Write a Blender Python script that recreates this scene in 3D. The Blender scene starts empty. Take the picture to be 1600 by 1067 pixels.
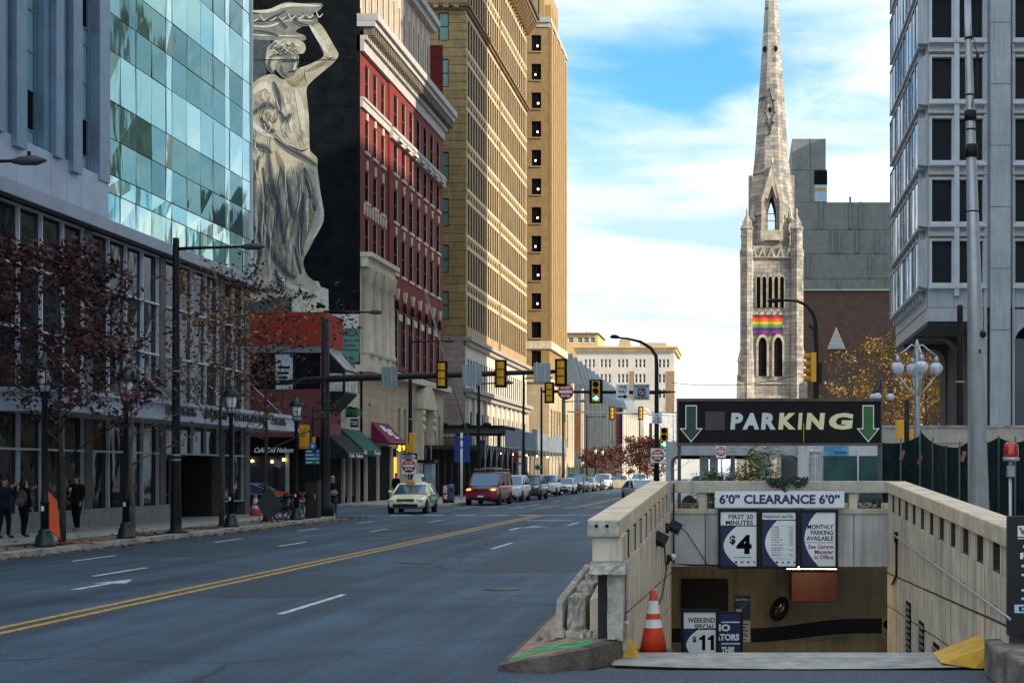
import bpy, math, random
from mathutils import Vector, Matrix
R = math.radians
random.seed(7)
scene = bpy.context.scene
COL = scene.collection
# lens of the photograph: focal length and vanishing point (1600 px wide frame); the camera stands 2 m up, the street runs along +Y
F, CX, CY, CH = 2200.0, 1160.0, 737.0, 2.0
def wx(px, Y): return (px - CX) * Y / F
def wz(py, Y): return CH - (py - CY) * Y / F
def yat(px, X): return F * X / (px - CX)
V = Vector
ORG = {}

# ---------------------------------------------------------------- materials
def nd(nt, t, **k):
    n = nt.nodes.new(t)
    for a, b in k.items():
        if a in n.inputs: n.inputs[a].default_value = b
        else: setattr(n, a, b)
    return n
MATS = {}
def mat(name, col, rough=.75, metal=0., var=.12, scale=3., bump=0., bscale=30., grime=0., spec=.5, emit=None, estr=1., trans=0., coat=0., stretch=(1, 1, 1)):
    if name in MATS: return MATS[name]
    m = bpy.data.materials.new(name); m.use_nodes = True
    nt = m.node_tree; L = nt.links; b = nt.nodes['Principled BSDF']
    b.inputs['Roughness'].default_value = rough; b.inputs['Metallic'].default_value = metal
    b.inputs['Specular IOR Level'].default_value = spec
    c = (col[0], col[1], col[2], 1)
    b.inputs['Base Color'].default_value = c
    m.diffuse_color = c
    pos = nd(nt, 'ShaderNodeNewGeometry').outputs['Position']
    mp = nd(nt, 'ShaderNodeMapping'); mp.inputs['Scale'].default_value = stretch; L.new(pos, mp.inputs[0]); pos2 = mp.outputs[0]
    last = None
    if var:
        n = nd(nt, 'ShaderNodeTexNoise', Scale=scale, Detail=6., Roughness=.6); L.new(pos2, n.inputs['Vector'])
        r = nd(nt, 'ShaderNodeValToRGB'); L.new(n.outputs['Fac'], r.inputs[0])
        r.color_ramp.elements[0].position = .3; r.color_ramp.elements[1].position = .7
        lo, hi = 1 - var * 1.3, 1 + var * .8
        r.color_ramp.elements[0].color = (c[0]*lo, c[1]*lo, c[2]*lo, 1); r.color_ramp.elements[1].color = (min(1, c[0]*hi), min(1, c[1]*hi), min(1, c[2]*hi), 1)
        last = r.outputs[0]
    if grime:
        mp2 = nd(nt, 'ShaderNodeMapping'); mp2.inputs['Scale'].default_value = (4.2, 4.2, .3); L.new(pos, mp2.inputs[0])
        n = nd(nt, 'ShaderNodeTexNoise', Scale=1.3, Detail=7., Roughness=.65); L.new(mp2.outputs[0], n.inputs['Vector'])
        r = nd(nt, 'ShaderNodeMapRange'); r.inputs[1].default_value = .48; r.inputs[2].default_value = .72; r.inputs[3].default_value = 0; r.inputs[4].default_value = grime
        L.new(n.outputs['Fac'], r.inputs[0])
        mx = nd(nt, 'ShaderNodeMix', data_type='RGBA'); L.new(r.outputs[0], mx.inputs[0])
        if last: L.new(last, mx.inputs[6])
        else: mx.inputs[6].default_value = c
        mx.inputs[7].default_value = (c[0]*.28, c[1]*.25, c[2]*.22, 1); last = mx.outputs[2]
    if last: L.new(last, b.inputs['Base Color'])
    if bump:
        n = nd(nt, 'ShaderNodeTexNoise', Scale=bscale, Detail=5.); L.new(pos2, n.inputs['Vector'])
        bp = nd(nt, 'ShaderNodeBump', Strength=bump, Distance=.02); L.new(n.outputs['Fac'], bp.inputs['Height']); L.new(bp.outputs[0], b.inputs['Normal'])
    if emit:
        b.inputs['Emission Color'].default_value = (*emit, 1); b.inputs['Emission Strength'].default_value = estr
    if trans: b.inputs['Transmission Weight'].default_value = trans
    if coat: b.inputs['Coat Weight'].default_value = coat; b.inputs['Coat Roughness'].default_value = .06
    MATS[name] = m
    return m
def blockmat(name, c1, c2, mortar, bw, bh, mort=.012, rough=.85, bump=.3, var=.25, offset=.5, nscale=1.2, grime=0.):
    """masonry of blocks laid in courses, any upright face that runs along X or Y"""
    if name in MATS: return MATS[name]
    m = bpy.data.materials.new(name); m.use_nodes = True
    nt = m.node_tree; L = nt.links; b = nt.nodes['Principled BSDF']; b.inputs['Roughness'].default_value = rough
    pos = nd(nt, 'ShaderNodeNewGeometry').outputs['Position']
    s = nd(nt, 'ShaderNodeSeparateXYZ'); L.new(pos, s.inputs[0])
    a = nd(nt, 'ShaderNodeMath', operation='ADD'); L.new(s.outputs[0], a.inputs[0]); L.new(s.outputs[1], a.inputs[1])
    cb = nd(nt, 'ShaderNodeCombineXYZ'); L.new(a.outputs[0], cb.inputs[0]); L.new(s.outputs[2], cb.inputs[1])
    br = nd(nt, 'ShaderNodeTexBrick', offset=offset); L.new(cb.outputs[0], br.inputs['Vector'])
    br.inputs['Scale'].default_value = 1.; br.inputs['Brick Width'].default_value = bw; br.inputs['Row Height'].default_value = bh
    br.inputs['Mortar Size'].default_value = mort; br.inputs['Color1'].default_value = (*c1, 1); br.inputs['Color2'].default_value = (*c2, 1); br.inputs['Mortar'].default_value = (*mortar, 1)
    n = nd(nt, 'ShaderNodeTexNoise', Scale=nscale, Detail=8., Roughness=.7); L.new(pos, n.inputs['Vector'])
    r = nd(nt, 'ShaderNodeMapRange'); r.inputs[1].default_value = .3; r.inputs[2].default_value = .7; r.inputs[3].default_value = 1 - var; r.inputs[4].default_value = 1 + var * .6
    L.new(n.outputs['Fac'], r.inputs[0])
    mx = nd(nt, 'ShaderNodeMix', data_type='RGBA', blend_type='MULTIPLY'); mx.inputs[0].default_value = 1
    L.new(br.outputs['Color'], mx.inputs[6]); L.new(r.outputs[0], mx.inputs[7])
    out = mx.outputs[2]
    if grime:
        mp2 = nd(nt, 'ShaderNodeMapping'); mp2.inputs['Scale'].default_value = (.8, .8, .12); L.new(pos, mp2.inputs[0])
        n2 = nd(nt, 'ShaderNodeTexNoise', Scale=1., Detail=7., Roughness=.65); L.new(mp2.outputs[0], n2.inputs['Vector'])
        r2 = nd(nt, 'ShaderNodeMapRange'); r2.inputs[1].default_value = .45; r2.inputs[2].default_value = .7; r2.inputs[3].default_value = 1; r2.inputs[4].default_value = 1 - grime
        L.new(n2.outputs['Fac'], r2.inputs[0])
        mx2 = nd(nt, 'ShaderNodeMix', data_type='RGBA', blend_type='MULTIPLY'); mx2.inputs[0].default_value = 1
        L.new(out, mx2.inputs[6]); L.new(r2.outputs[0], mx2.inputs[7]); out = mx2.outputs[2]
    L.new(out, b.inputs['Base Color'])
    if bump:
        iv = nd(nt, 'ShaderNodeMath', operation='SUBTRACT'); iv.inputs[0].default_value = 1; L.new(br.outputs['Fac'], iv.inputs[1])
        ad = nd(nt, 'ShaderNodeMath', operation='MULTIPLY_ADD'); L.new(n.outputs['Fac'], ad.inputs[0]); ad.inputs[1].default_value = .6; L.new(iv.outputs[0], ad.inputs[2])
        bp = nd(nt, 'ShaderNodeBump', Strength=bump, Distance=.04); L.new(ad.outputs[0], bp.inputs['Height']); L.new(bp.outputs[0], b.inputs['Normal'])
    MATS[name] = m
    return m
def glassmat(name, col, rough=.04, metal=.75, ripple=.06, rscale=1.2, var=.0, stretch=(1, 1, .5)):
    """coated facade glass: a tinted mirror with the slow ripple of real panes"""
    if name in MATS: return MATS[name]
    m = mat(name, col, rough=rough, metal=metal, var=var, scale=.7)
    nt = m.node_tree; L = nt.links; b = nt.nodes['Principled BSDF']
    pos = nd(nt, 'ShaderNodeNewGeometry').outputs['Position']
    mp = nd(nt, 'ShaderNodeMapping'); mp.inputs['Scale'].default_value = stretch; L.new(pos, mp.inputs[0])
    n = nd(nt, 'ShaderNodeTexNoise', Scale=rscale, Detail=2.); L.new(mp.outputs[0], n.inputs['Vector'])
    bp = nd(nt, 'ShaderNodeBump', Strength=ripple, Distance=.3); L.new(n.outputs['Fac'], bp.inputs['Height']); L.new(bp.outputs[0], b.inputs['Normal'])
    return m

# ---------------------------------------------------------------- mesh builder
class MB:
    def __init__(s): s.v = []; s.f = []; s.m = []; s.s = []
    def add(s, vs, fs, mi=0, sm=False):
        o = len(s.v); s.v += [V(a) for a in vs]
        for f in fs: s.f.append([i + o for i in f]); s.m.append(mi); s.s.append(sm)
        return s
    def quad(s, a, b, c, d, mi=0): return s.add([a, b, c, d], [(0, 1, 2, 3)], mi)
    def box(s, x0, x1, y0, y1, z0, z1, mi=0):
        return s.add([(x0,y0,z0),(x1,y0,z0),(x1,y1,z0),(x0,y1,z0),(x0,y0,z1),(x1,y0,z1),(x1,y1,z1),(x0,y1,z1)],
                     [(0,3,2,1),(4,5,6,7),(0,1,5,4),(1,2,6,5),(2,3,7,6),(3,0,4,7)], mi)
    def cbox(s, c, d, mi=0): return s.box(c[0]-d[0]/2, c[0]+d[0]/2, c[1]-d[1]/2, c[1]+d[1]/2, c[2]-d[2]/2, c[2]+d[2]/2, mi)
    def obox(s, c, d, rot=0., mi=0, mtx=None):
        """box turned about Z (or by a full matrix)"""
        M = mtx or Matrix.Rotation(rot, 3, 'Z'); c = V(c); x, y, z = d[0]/2, d[1]/2, d[2]/2
        vs = [c + M @ V(p) for p in ((-x,-y,-z),(x,-y,-z),(x,y,-z),(-x,y,-z),(-x,-y,z),(x,-y,z),(x,y,z),(-x,y,z))]
        return s.add(vs, [(0,3,2,1),(4,5,6,7),(0,1,5,4),(1,2,6,5),(2,3,7,6),(3,0,4,7)], mi)
    def slope(s, x0, x1, ya, yb, a0, a1, b0, b1, mi=0):
        """box along Y whose bottom/top go from a0/a1 at ya to b0/b1 at yb"""
        return s.add([(x0,ya,a0),(x1,ya,a0),(x1,yb,b0),(x0,yb,b0),(x0,ya,a1),(x1,ya,a1),(x1,yb,b1),(x0,yb,b1)],
                     [(0,3,2,1),(4,5,6,7),(0,1,5,4),(1,2,6,5),(2,3,7,6),(3,0,4,7)], mi)
    def tube(s, pts, rad, n=8, mi=0, caps=True, sm=True):
        pts = [V(p) for p in pts]
        if not isinstance(rad, (list, tuple)): rad = [rad] * len(pts)
        o = len(s.v); k = len(pts); prev = None
        for i, p in enumerate(pts):
            t = (pts[min(i+1, k-1)] - pts[max(i-1, 0)]).normalized()
            if prev is None:
                u = t.orthogonal().normalized()
            else:
                u = prev - t * prev.dot(t)
                u = u.normalized() if u.length > 1e-6 else t.orthogonal().normalized()
            prev = u; w = t.cross(u)
            for j in range(n):
                a = 2 * math.pi * j / n
                s.v.append(p + (u * math.cos(a) + w * math.sin(a)) * rad[i])
        for i in range(k - 1):
            for j in range(n):
                s.f.append([o+i*n+j, o+i*n+(j+1) % n, o+(i+1)*n+(j+1) % n, o+(i+1)*n+j]); s.m.append(mi); s.s.append(sm)
        if caps:
            s.f.append([o+j for j in range(n)][::-1]); s.m.append(mi); s.s.append(False)
            s.f.append([o+(k-1)*n+j for j in range(n)]); s.m.append(mi); s.s.append(False)
        return s
    def cyl(s, a, b, r, r2=None, n=12, mi=0): return s.tube([a, b], [r, r if r2 is None else r2], n, mi)
    def lathe(s, prof, c, n=16, mi=0, axis='Z', sm=True):
        o = len(s.v); c = V(c); k = len(prof)
        for r, z in prof:
            for j in range(n):
                a = 2 * math.pi * j / n; p = (r * math.cos(a), r * math.sin(a), z)
                if axis == 'X': p = (p[2], p[0], p[1])
                elif axis == 'Y': p = (p[0], p[2], p[1])
                s.v.append(c + V(p))
        for i in range(k - 1):
            for j in range(n):
                s.f.append([o+i*n+j, o+i*n+(j+1) % n, o+(i+1)*n+(j+1) % n, o+(i+1)*n+j]); s.m.append(mi); s.s.append(sm)
        for e, r in ((0, True), (k-1, False)):
            if prof[e][0] > 1e-4:
                f = [o+e*n+j for j in range(n)]
                s.f.append(f[::-1] if r else f); s.m.append(mi); s.s.append(False)
        return s
    def ball(s, c, r, nu=14, nv=9, mi=0):
        r = r if isinstance(r, (tuple, list)) else (r, r, r); o = len(s.v); c = V(c)
        for i in range(nv + 1):
            t = math.pi * i / nv
            for j in range(nu):
                a = 2 * math.pi * j / nu
                s.v.append(c + V((r[0]*math.sin(t)*math.cos(a), r[1]*math.sin(t)*math.sin(a), r[2]*math.cos(t))))
        for i in range(nv):
            for j in range(nu):
                s.f.append([o+i*nu+j, o+(i+1)*nu+j, o+(i+1)*nu+(j+1) % nu, o+i*nu+(j+1) % nu]); s.m.append(mi); s.s.append(True)
        return s
    def prism(s, poly, ax, a0, a1, mi=0):
        """polygon swept along an axis. ax 'X': poly=(y,z); 'Y': poly=(x,z); 'Z': poly=(x,y)"""
        def pt(p, a): return (a, p[0], p[1]) if ax == 'X' else (p[0], a, p[1]) if ax == 'Y' else (p[0], p[1], a)
        n = len(poly)
        vs = [pt(p, a0) for p in poly] + [pt(p, a1) for p in poly]
        fs = [tuple(range(n))[::-1], tuple(range(n, 2*n))] + [(i, (i+1) % n, n+(i+1) % n, n+i) for i in range(n)]
        return s.add(vs, fs, mi)
    def build(s, name, mats, parent=None, bevel=0., bseg=2, fix=True, base=None):
        mats = mats if isinstance(mats, (list, tuple)) else [mats]
        if parent is not None: org = ORG[parent]
        elif base is not None: org = V(base)
        else:
            xs = [v.x for v in s.v]; ys = [v.y for v in s.v]; org = V(((min(xs)+max(xs))/2, (min(ys)+max(ys))/2, min(v.z for v in s.v)))
        me = bpy.data.meshes.new(name)
        me.from_pydata([v - org for v in s.v], [], s.f)
        for m in mats: me.materials.append(m)
        me.polygons.foreach_set('material_index', s.m); me.polygons.foreach_set('use_smooth', s.s)
        if fix: fixn(me)
        o = bpy.data.objects.new(name, me); COL.objects.link(o)
        if parent is not None: o.parent = parent
        else: o.location = org
        ORG[o] = org
        if bevel:
            b = o.modifiers.new('bevel', 'BEVEL'); b.width = bevel; b.segments = bseg; b.limit_method = 'ANGLE'; b.angle_limit = R(35)
        return o
def islands(mb, name, mats, parent, bevel=0.):
    """every separate piece of a builder becomes an object of its own"""
    par = list(range(len(mb.v)))
    def root(i):
        while par[i] != i: par[i] = par[par[i]]; i = par[i]
        return i
    for f in mb.f:
        a = root(f[0])
        for i in f[1:]: par[root(i)] = a
    grp = {}
    for k, f in enumerate(mb.f): grp.setdefault(root(f[0]), []).append(k)
    out = []
    for fs in grp.values():
        n = MB(); idx = {}
        for k in fs:
            q = []
            for i in mb.f[k]:
                if i not in idx: idx[i] = len(n.v); n.v.append(mb.v[i])
                q.append(idx[i])
            n.f.append(q); n.m.append(mb.m[k]); n.s.append(mb.s[k])
        out.append(n.build(name, mats, parent, bevel=bevel))
    return out
import bmesh
def fixn(me):
    bm = bmesh.new(); bm.from_mesh(me); bmesh.ops.recalc_face_normals(bm, faces=bm.faces); bm.to_mesh(me); bm.free()
def tag(o, label, cat=None, group=None):
    o['label'] = label
    if cat: o['category'] = cat
    if group: o['group'] = group
    return o
def struct(o): o['kind'] = 'structure'; return o
def stuff(o): o['kind'] = 'stuff'; return o
def thing(name, label, cat, loc=(0, 0, 0), group=None):
    o = bpy.data.objects.new(name, None); COL.objects.link(o); o.location = loc; o.empty_display_size = .3
    ORG[o] = V(loc); return tag(o, label, cat, group)
def inst(name, me, parent, loc):
    o = bpy.data.objects.new(name, me); COL.objects.link(o); o.parent = parent; o.location = V(loc) - ORG[parent]; ORG[o] = V(loc)
    return o
def copy_tree(o, loc=None, rotz=None, label=None, parent=None):
    c = o.copy(); COL.objects.link(c); c.parent = parent
    if loc is not None: c.location = loc
    if rotz is not None: c.rotation_euler = (0, 0, rotz)
    if label: c['label'] = label
    for ch in list(o.children): copy_tree(ch, parent=c)
    return c
# ---------------------------------------------------------------- lettering
def text(body, a0, a1, z0, z1, plane, m, parent, face='Y', bold=0., name='lettering', ext=.004, shear=0., spacing=1., align='CENTER'):
    """letters filling the box a0..a1 / z0..z1 on the plane Y=plane (read from -Y) or X=plane (read from +X)"""
    cu = bpy.data.curves.new('letters', 'FONT'); cu.body = body; cu.size = 1; cu.offset = bold; cu.shear = shear; cu.space_character = spacing; cu.align_x = align
    cu.resolution_u = 3; cu.space_line = .95
    ob = bpy.data.objects.new('letters', cu); COL.objects.link(ob)
    me = bpy.data.meshes.new_from_object(ob)
    bpy.data.objects.remove(ob); bpy.data.curves.remove(cu)
    if not me.vertices: return None
    xs = [v.co.x for v in me.vertices]; ys = [v.co.y for v in me.vertices]
    x0, x1, y0, y1 = min(xs), max(xs), min(ys), max(ys)
    kx = (a1 - a0) / (x1 - x0); ky = (z1 - z0) / (y1 - y0)
    mb = MB(); vs = []
    for off in (0, 1):
        for v in me.vertices:
            a = a0 + (v.co.x - x0) * kx; z = z0 + (v.co.y - y0) * ky
            vs.append((a, plane - .002 - ext * off, z) if face == 'Y' else (plane + .002 + ext * off, a, z))
    n = len(me.vertices)
    fs = [tuple(i + n for i in p.vertices) for p in me.polygons]
    if ext > .0015:
        cnt = set()
        for p in me.polygons:
            k = list(p.vertices)
            for i in range(len(k)): cnt.add((k[i], k[(i+1) % len(k)]))
        for e in cnt:
            if (e[1], e[0]) not in cnt: fs.append((e[0], e[1], e[1] + n, e[0] + n))
    mb.add(vs, fs)
    bpy.data.meshes.remove(me)
    return mb.build(name, m, parent, fix=False)
# ---------------------------------------------------------------- facade with real openings
def facade(mb, face, plane, u0, u1, v0, v1, holes, depth, mi=0, mr=None):
    """upright wall sheet with holes (a,b,c,d) and their reveals; face '+X' (u=Y) or '-Y' (u=X)"""
    mr = mi if mr is None else mr
    def pt(u, v, d=0.): return (plane - d, u, v) if face == '+X' else (u, plane + d, v)
    cuts = sorted(set([v0, v1] + [h[2] for h in holes] + [h[3] for h in holes]))
    cuts = [c for c in cuts if v0 <= c <= v1]
    for a, b in zip(cuts, cuts[1:]):
        if b - a < 1e-5: continue
        mid = (a + b) / 2
        seg = sorted((h[0], h[1]) for h in holes if h[2] < mid < h[3])
        u = u0
        for s0, s1 in seg:
            if s0 > u + 1e-5: mb.quad(pt(u, a), pt(s0, a), pt(s0, b), pt(u, b), mi)
            u = max(u, s1)
        if u1 > u + 1e-5: mb.quad(pt(u, a), pt(u1, a), pt(u1, b), pt(u, b), mi)
    for a, b, c, d in holes:
        mb.quad(pt(a, c), pt(a, c, depth), pt(a, d, depth), pt(a, d), mr)
        mb.quad(pt(b, c), pt(b, d), pt(b, d, depth), pt(b, c, depth), mr)
        mb.quad(pt(a, c), pt(b, c), pt(b, c, depth), pt(a, c, depth), mr)
        mb.quad(pt(a, d), pt(a, d, depth), pt(b, d, depth), pt(b, d), mr)
WM = {}
def winmesh(face, w, h, depth, frame, glass, bars_v=0, bars_h=1, fr=.06):
    """one window, frame and pane, its lower corner at the origin on the wall plane"""
    k = (face, round(w, 3), round(h, 3), depth, frame.name, glass.name, bars_v, bars_h)
    if k in WM: return WM[k]
    mb = MB()
    def bx(u0, u1, v0, v1, d0, d1, mi):
        if face == '+X': mb.box(-d1, -d0, u0, u1, v0, v1, mi)
        else: mb.box(u0, u1, d0, d1, v0, v1, mi)
    d0, d1 = depth * .62, depth * .95
    bx(0, fr, 0, h, d0, d1, 0); bx(w-fr, w, 0, h, d0, d1, 0); bx(fr, w-fr, 0, fr, d0, d1, 0); bx(fr, w-fr, h-fr, h, d0, d1, 0)
    for i in range(bars_v):
        u = w * (i+1) / (bars_v+1); bx(u-fr/2, u+fr/2, fr, h-fr, d0+.002, d1, 0)
    for i in range(bars_h):
        v = h * (i+1) / (bars_h+1); bx(fr, w-fr, v-fr/2, v+fr/2, d0+.004, d1, 0)
    bx(fr*.5, w-fr*.5, fr*.5, h-fr*.5, depth*.8, depth*.97, 1)
    me = bpy.data.meshes.new('window'); me.from_pydata(mb.v, [], mb.f); me.materials.append(frame); me.materials.append(glass)
    me.polygons.foreach_set('material_index', mb.m); fixn(me); WM[k] = me
    return me
def put_windows(parent, face, plane, holes, depth, frame, glass, bars_v=0, bars_h=1, limit=100, fr=.06):
    """a window object in every hole; past the limit the rest go into one stuff part"""
    rest = []
    for i, (a, b, c, d) in enumerate(holes):
        g = glass[(i * 7 + i // 3) % len(glass)] if isinstance(glass, (list, tuple)) else glass
        me = winmesh(face, b - a, d - c, depth, frame, g, bars_v, bars_h, fr)
        loc = (plane, a, c) if face == '+X' else (a, plane, c)
        if i < limit: inst('window', me, parent, loc)
        else: rest.append((me, loc))
    if rest:
        ms = []; mb = MB()
        for me, loc in rest:
            for m in me.materials:
                if m not in ms: ms.append(m)
            o = len(mb.v); mb.v += [v.co + V(loc) for v in me.vertices]
            for p in me.polygons: mb.f.append([i + o for i in p.vertices]); mb.m.append(ms.index(me.materials[p.material_index])); mb.s.append(False)
        stuff(mb.build('upper_windows', ms, parent, fix=False))
# ---------------------------------------------------------------- camera, sky and sun
cam = bpy.data.cameras.new('camera'); co = bpy.data.objects.new('camera', cam); COL.objects.link(co)
co.location = (0, 0, CH); co.rotation_euler = (R(90), 0, 0)
cam.sensor_width = 36; cam.lens = F / 1600 * 36; cam.shift_x = -(CX - 800) / 1600; cam.shift_y = (CY - 533.5) / 1600
cam.clip_start = .1; cam.clip_end = 6000
scene.camera = co
SUN = V((.86, -.30, .41)).normalized()
el = math.asin(SUN.z); az = math.atan2(SUN.x, SUN.y)
sl = bpy.data.lights.new('sun', 'SUN'); so = bpy.data.objects.new('sun', sl); COL.objects.link(so)
sl.energy = 2.0; sl.angle = R(.5); sl.color = (1, .83, .60)
so.rotation_euler = SUN.to_track_quat('Z', 'Y').to_euler()
so.location = (60, -40, 80)
w = bpy.data.worlds.new('World'); scene.world = w; w.use_nodes = True
nt = w.node_tree; L = nt.links; bg = nt.nodes['Background']
sky = nd(nt, 'ShaderNodeTexSky', sky_type='NISHITA'); sky.sun_disc = False; sky.sun_elevation = el; sky.sun_rotation = az; sky.air_density = 1.2; sky.dust_density = .6; sky.ozone_density = 3
tc = nd(nt, 'ShaderNodeTexCoord').outputs['Generated']
mp = nd(nt, 'ShaderNodeMapping'); mp.inputs['Scale'].default_value = (5.5, 5.5, 15); mp.inputs['Location'].default_value = (3.1, .7, 1.9); L.new(tc, mp.inputs[0])
n1 = nd(nt, 'ShaderNodeTexNoise', Scale=1., Detail=7., Roughness=.55, Distortion=.35); L.new(mp.outputs[0], n1.inputs['Vector'])
# a long gap of clear sky among the clouds, high over the end of the street
gap = V((-.045, 1, .283)).normalized()
sb = nd(nt, 'ShaderNodeVectorMath', operation='SUBTRACT'); L.new(tc, sb.inputs[0]); sb.inputs[1].default_value = gap
ml = nd(nt, 'ShaderNodeVectorMath', operation='MULTIPLY'); L.new(sb.outputs[0], ml.inputs[0]); ml.inputs[1].default_value = (5.6, 4., 25.)
ln = nd(nt, 'ShaderNodeVectorMath', operation='LENGTH'); L.new(ml.outputs[0], ln.inputs[0])
g = nd(nt, 'ShaderNodeMapRange', interpolation_type='SMOOTHSTEP'); g.inputs[1].default_value = .15; g.inputs[2].default_value = 1.25; g.inputs[3].default_value = .31; g.inputs[4].default_value = 0; L.new(ln.outputs['Value'], g.inputs[0])
c0 = nd(nt, 'ShaderNodeMath', operation='SUBTRACT'); L.new(n1.outputs['Fac'], c0.inputs[0]); L.new(g.outputs[0], c0.inputs[1])
cf = nd(nt, 'ShaderNodeMapRange', interpolation_type='SMOOTHSTEP'); cf.inputs[1].default_value = .16; cf.inputs[2].default_value = .50; L.new(c0.outputs[0], cf.inputs[0])
mp3 = nd(nt, 'ShaderNodeMapping'); mp3.inputs['Scale'].default_value = (4, 4, 26); mp3.inputs['Location'].default_value = (7.3, 2.2, .4); L.new(tc, mp3.inputs[0])
n2 = nd(nt, 'ShaderNodeTexNoise', Scale=1.2, Detail=6., Roughness=.5); L.new(mp3.outputs[0], n2.inputs['Vector'])
cr = nd(nt, 'ShaderNodeValToRGB'); L.new(n2.outputs['Fac'], cr.inputs[0])
cr.color_ramp.elements[0].position = .40; cr.color_ramp.elements[0].color = (.43, .60, .76, 1)
cr.color_ramp.elements[1].position = .70; cr.color_ramp.elements[1].color = (.97, .97, .98, 1)
bl = nd(nt, 'ShaderNodeMix', data_type='RGBA', blend_type='MULTIPLY'); bl.inputs[0].default_value = 1; L.new(sky.outputs[0], bl.inputs[6]); bl.inputs[7].default_value = (.33, .64, .84, 1)
mx = nd(nt, 'ShaderNodeMix', data_type='RGBA'); L.new(cf.outputs[0], mx.inputs[0]); L.new(bl.outputs[2], mx.inputs[6]); cs = nd(nt, 'ShaderNodeVectorMath', operation='SCALE'); L.new(cr.outputs[0], cs.inputs[0]); cs.inputs['Scale'].default_value = 4.4; L.new(cs.outputs[0], mx.inputs[7])
L.new(mx.outputs[2], bg.inputs['Color']); bg.inputs['Strength'].default_value = .1
scene.view_settings.view_transform = 'Standard'; scene.view_settings.look = 'None'; scene.view_settings.exposure = 1.8; scene.view_settings.gamma = 1
scene.cycles.max_bounces = 6; scene.cycles.use_denoising = True; scene.cycles.glossy_bounces = 3; scene.cycles.diffuse_bounces = 3; scene.cycles.sample_clamp_indirect = 4
# ================================================================ materials used in several places
M_ASPH = mat('asphalt', (.036, .064, .096), rough=.72, var=.35, scale=.35, bump=.35, bscale=55, spec=.45)
def asphalt_detail():
    m = M_ASPH; nt = m.node_tree; L = nt.links; b = nt.nodes['Principled BSDF']
    src = b.inputs['Base Color'].links[0].from_socket
    pos = nd(nt, 'ShaderNodeNewGeometry').outputs['Position']
    n = nd(nt, 'ShaderNodeTexNoise', Scale=34., Detail=4., Roughness=.8); L.new(pos, n.inputs['Vector'])
    r = nd(nt, 'ShaderNodeMapRange'); r.inputs[1].default_value = .35; r.inputs[2].default_value = .72; r.inputs[3].default_value = .2; r.inputs[4].default_value = 2.7; L.new(n.outputs['Fac'], r.inputs[0])
    mx = nd(nt, 'ShaderNodeMix', data_type='RGBA', blend_type='MULTIPLY'); mx.inputs[0].default_value = 1; L.new(src, mx.inputs[6]); L.new(r.outputs[0], mx.inputs[7])
    # wheel tracks and tar seams run along the street
    mp = nd(nt, 'ShaderNodeMapping'); mp.inputs['Scale'].default_value = (1.1, .035, 1); L.new(pos, mp.inputs[0])
    n2 = nd(nt, 'ShaderNodeTexNoise', Scale=1., Detail=5., Roughness=.6); L.new(mp.outputs[0], n2.inputs['Vector'])
    r2 = nd(nt, 'ShaderNodeMapRange'); r2.inputs[1].default_value = .35; r2.inputs[2].default_value = .65; r2.inputs[3].default_value = .55; r2.inputs[4].default_value = 1.35; L.new(n2.outputs['Fac'], r2.inputs[0])
    mx2 = nd(nt, 'ShaderNodeMix', data_type='RGBA', blend_type='MULTIPLY'); mx2.inputs[0].default_value = 1; L.new(mx.outputs[2], mx2.inputs[6]); L.new(r2.outputs[0], mx2.inputs[7])
    vo = nd(nt, 'ShaderNodeTexVoronoi', feature='DISTANCE_TO_EDGE', Scale=.16); 
    wn = nd(nt, 'ShaderNodeTexNoise', Scale=.5, Detail=4.); L.new(pos, wn.inputs['Vector'])
    av = nd(nt, 'ShaderNodeVectorMath', operation='ADD'); L.new(pos, av.inputs[0]); L.new(wn.outputs['Color'], av.inputs[1]); L.new(av.outputs[0], vo.inputs['Vector'])
    r3 = nd(nt, 'ShaderNodeMapRange'); r3.inputs[1].default_value = .0; r3.inputs[2].default_value = .009; r3.inputs[3].default_value = .35; r3.inputs[4].default_value = 1; L.new(vo.outputs['Distance'], r3.inputs[0])
    mx3 = nd(nt, 'ShaderNodeMix', data_type='RGBA', blend_type='MULTIPLY'); mx3.inputs[0].default_value = 1; L.new(mx2.outputs[2], mx3.inputs[6]); L.new(r3.outputs[0], mx3.inputs[7])
    L.new(mx3.outputs[2], b.inputs['Base Color'])
asphalt_detail()
M_WALK = blockmat('pavement_concrete', (.40, .38, .35), (.34, .32, .30), (.16, .15, .14), 40, 40, mort=.0, bump=.15, var=.35, nscale=.7)
M_BRICKWALK = mat('brick_paving', (.26, .19, .15), rough=.9, var=.35, scale=5, bump=.3, bscale=20)
M_KERB = mat('kerb_stone', (.42, .38, .33), rough=.9, var=.45, scale=2.2, bump=.5, bscale=9)
M_CONC = mat('concrete', (.74, .62, .47), rough=.9, var=.22, scale=1.6, bump=.25, bscale=22, grime=.85)
M_CONCD = mat('rough_concrete', (.58, .52, .44), rough=.95, var=.4, scale=7, bump=.9, bscale=22, grime=.5)
M_YEL = mat('yellow_road_paint', (.62, .33, .035), rough=.7, var=.5, scale=9)
M_WHT = mat('white_road_paint', (.66, .68, .70), rough=.7, var=.62, scale=8)
M_BLK = mat('black_metal', (.010, .011, .013), rough=.5, var=.2, spec=.25)
M_DKGRN = mat('dark_green_iron', (.008, .022, .024), rough=.38, var=.3, scale=8)
M_GREYM = mat('grey_metal', (.30, .32, .34), rough=.45, metal=.4, var=.12)
M_ALU = mat('bare_aluminium', (.30, .34, .355), rough=.42, metal=.5, var=.12, scale=6)
M_STEEL = mat('galvanised_steel', (.46, .48, .50), rough=.4, metal=.6, var=.15, scale=5)
M_WHITE = mat('white_enamel', (.80, .80, .80), rough=.45, var=.05)
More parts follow.
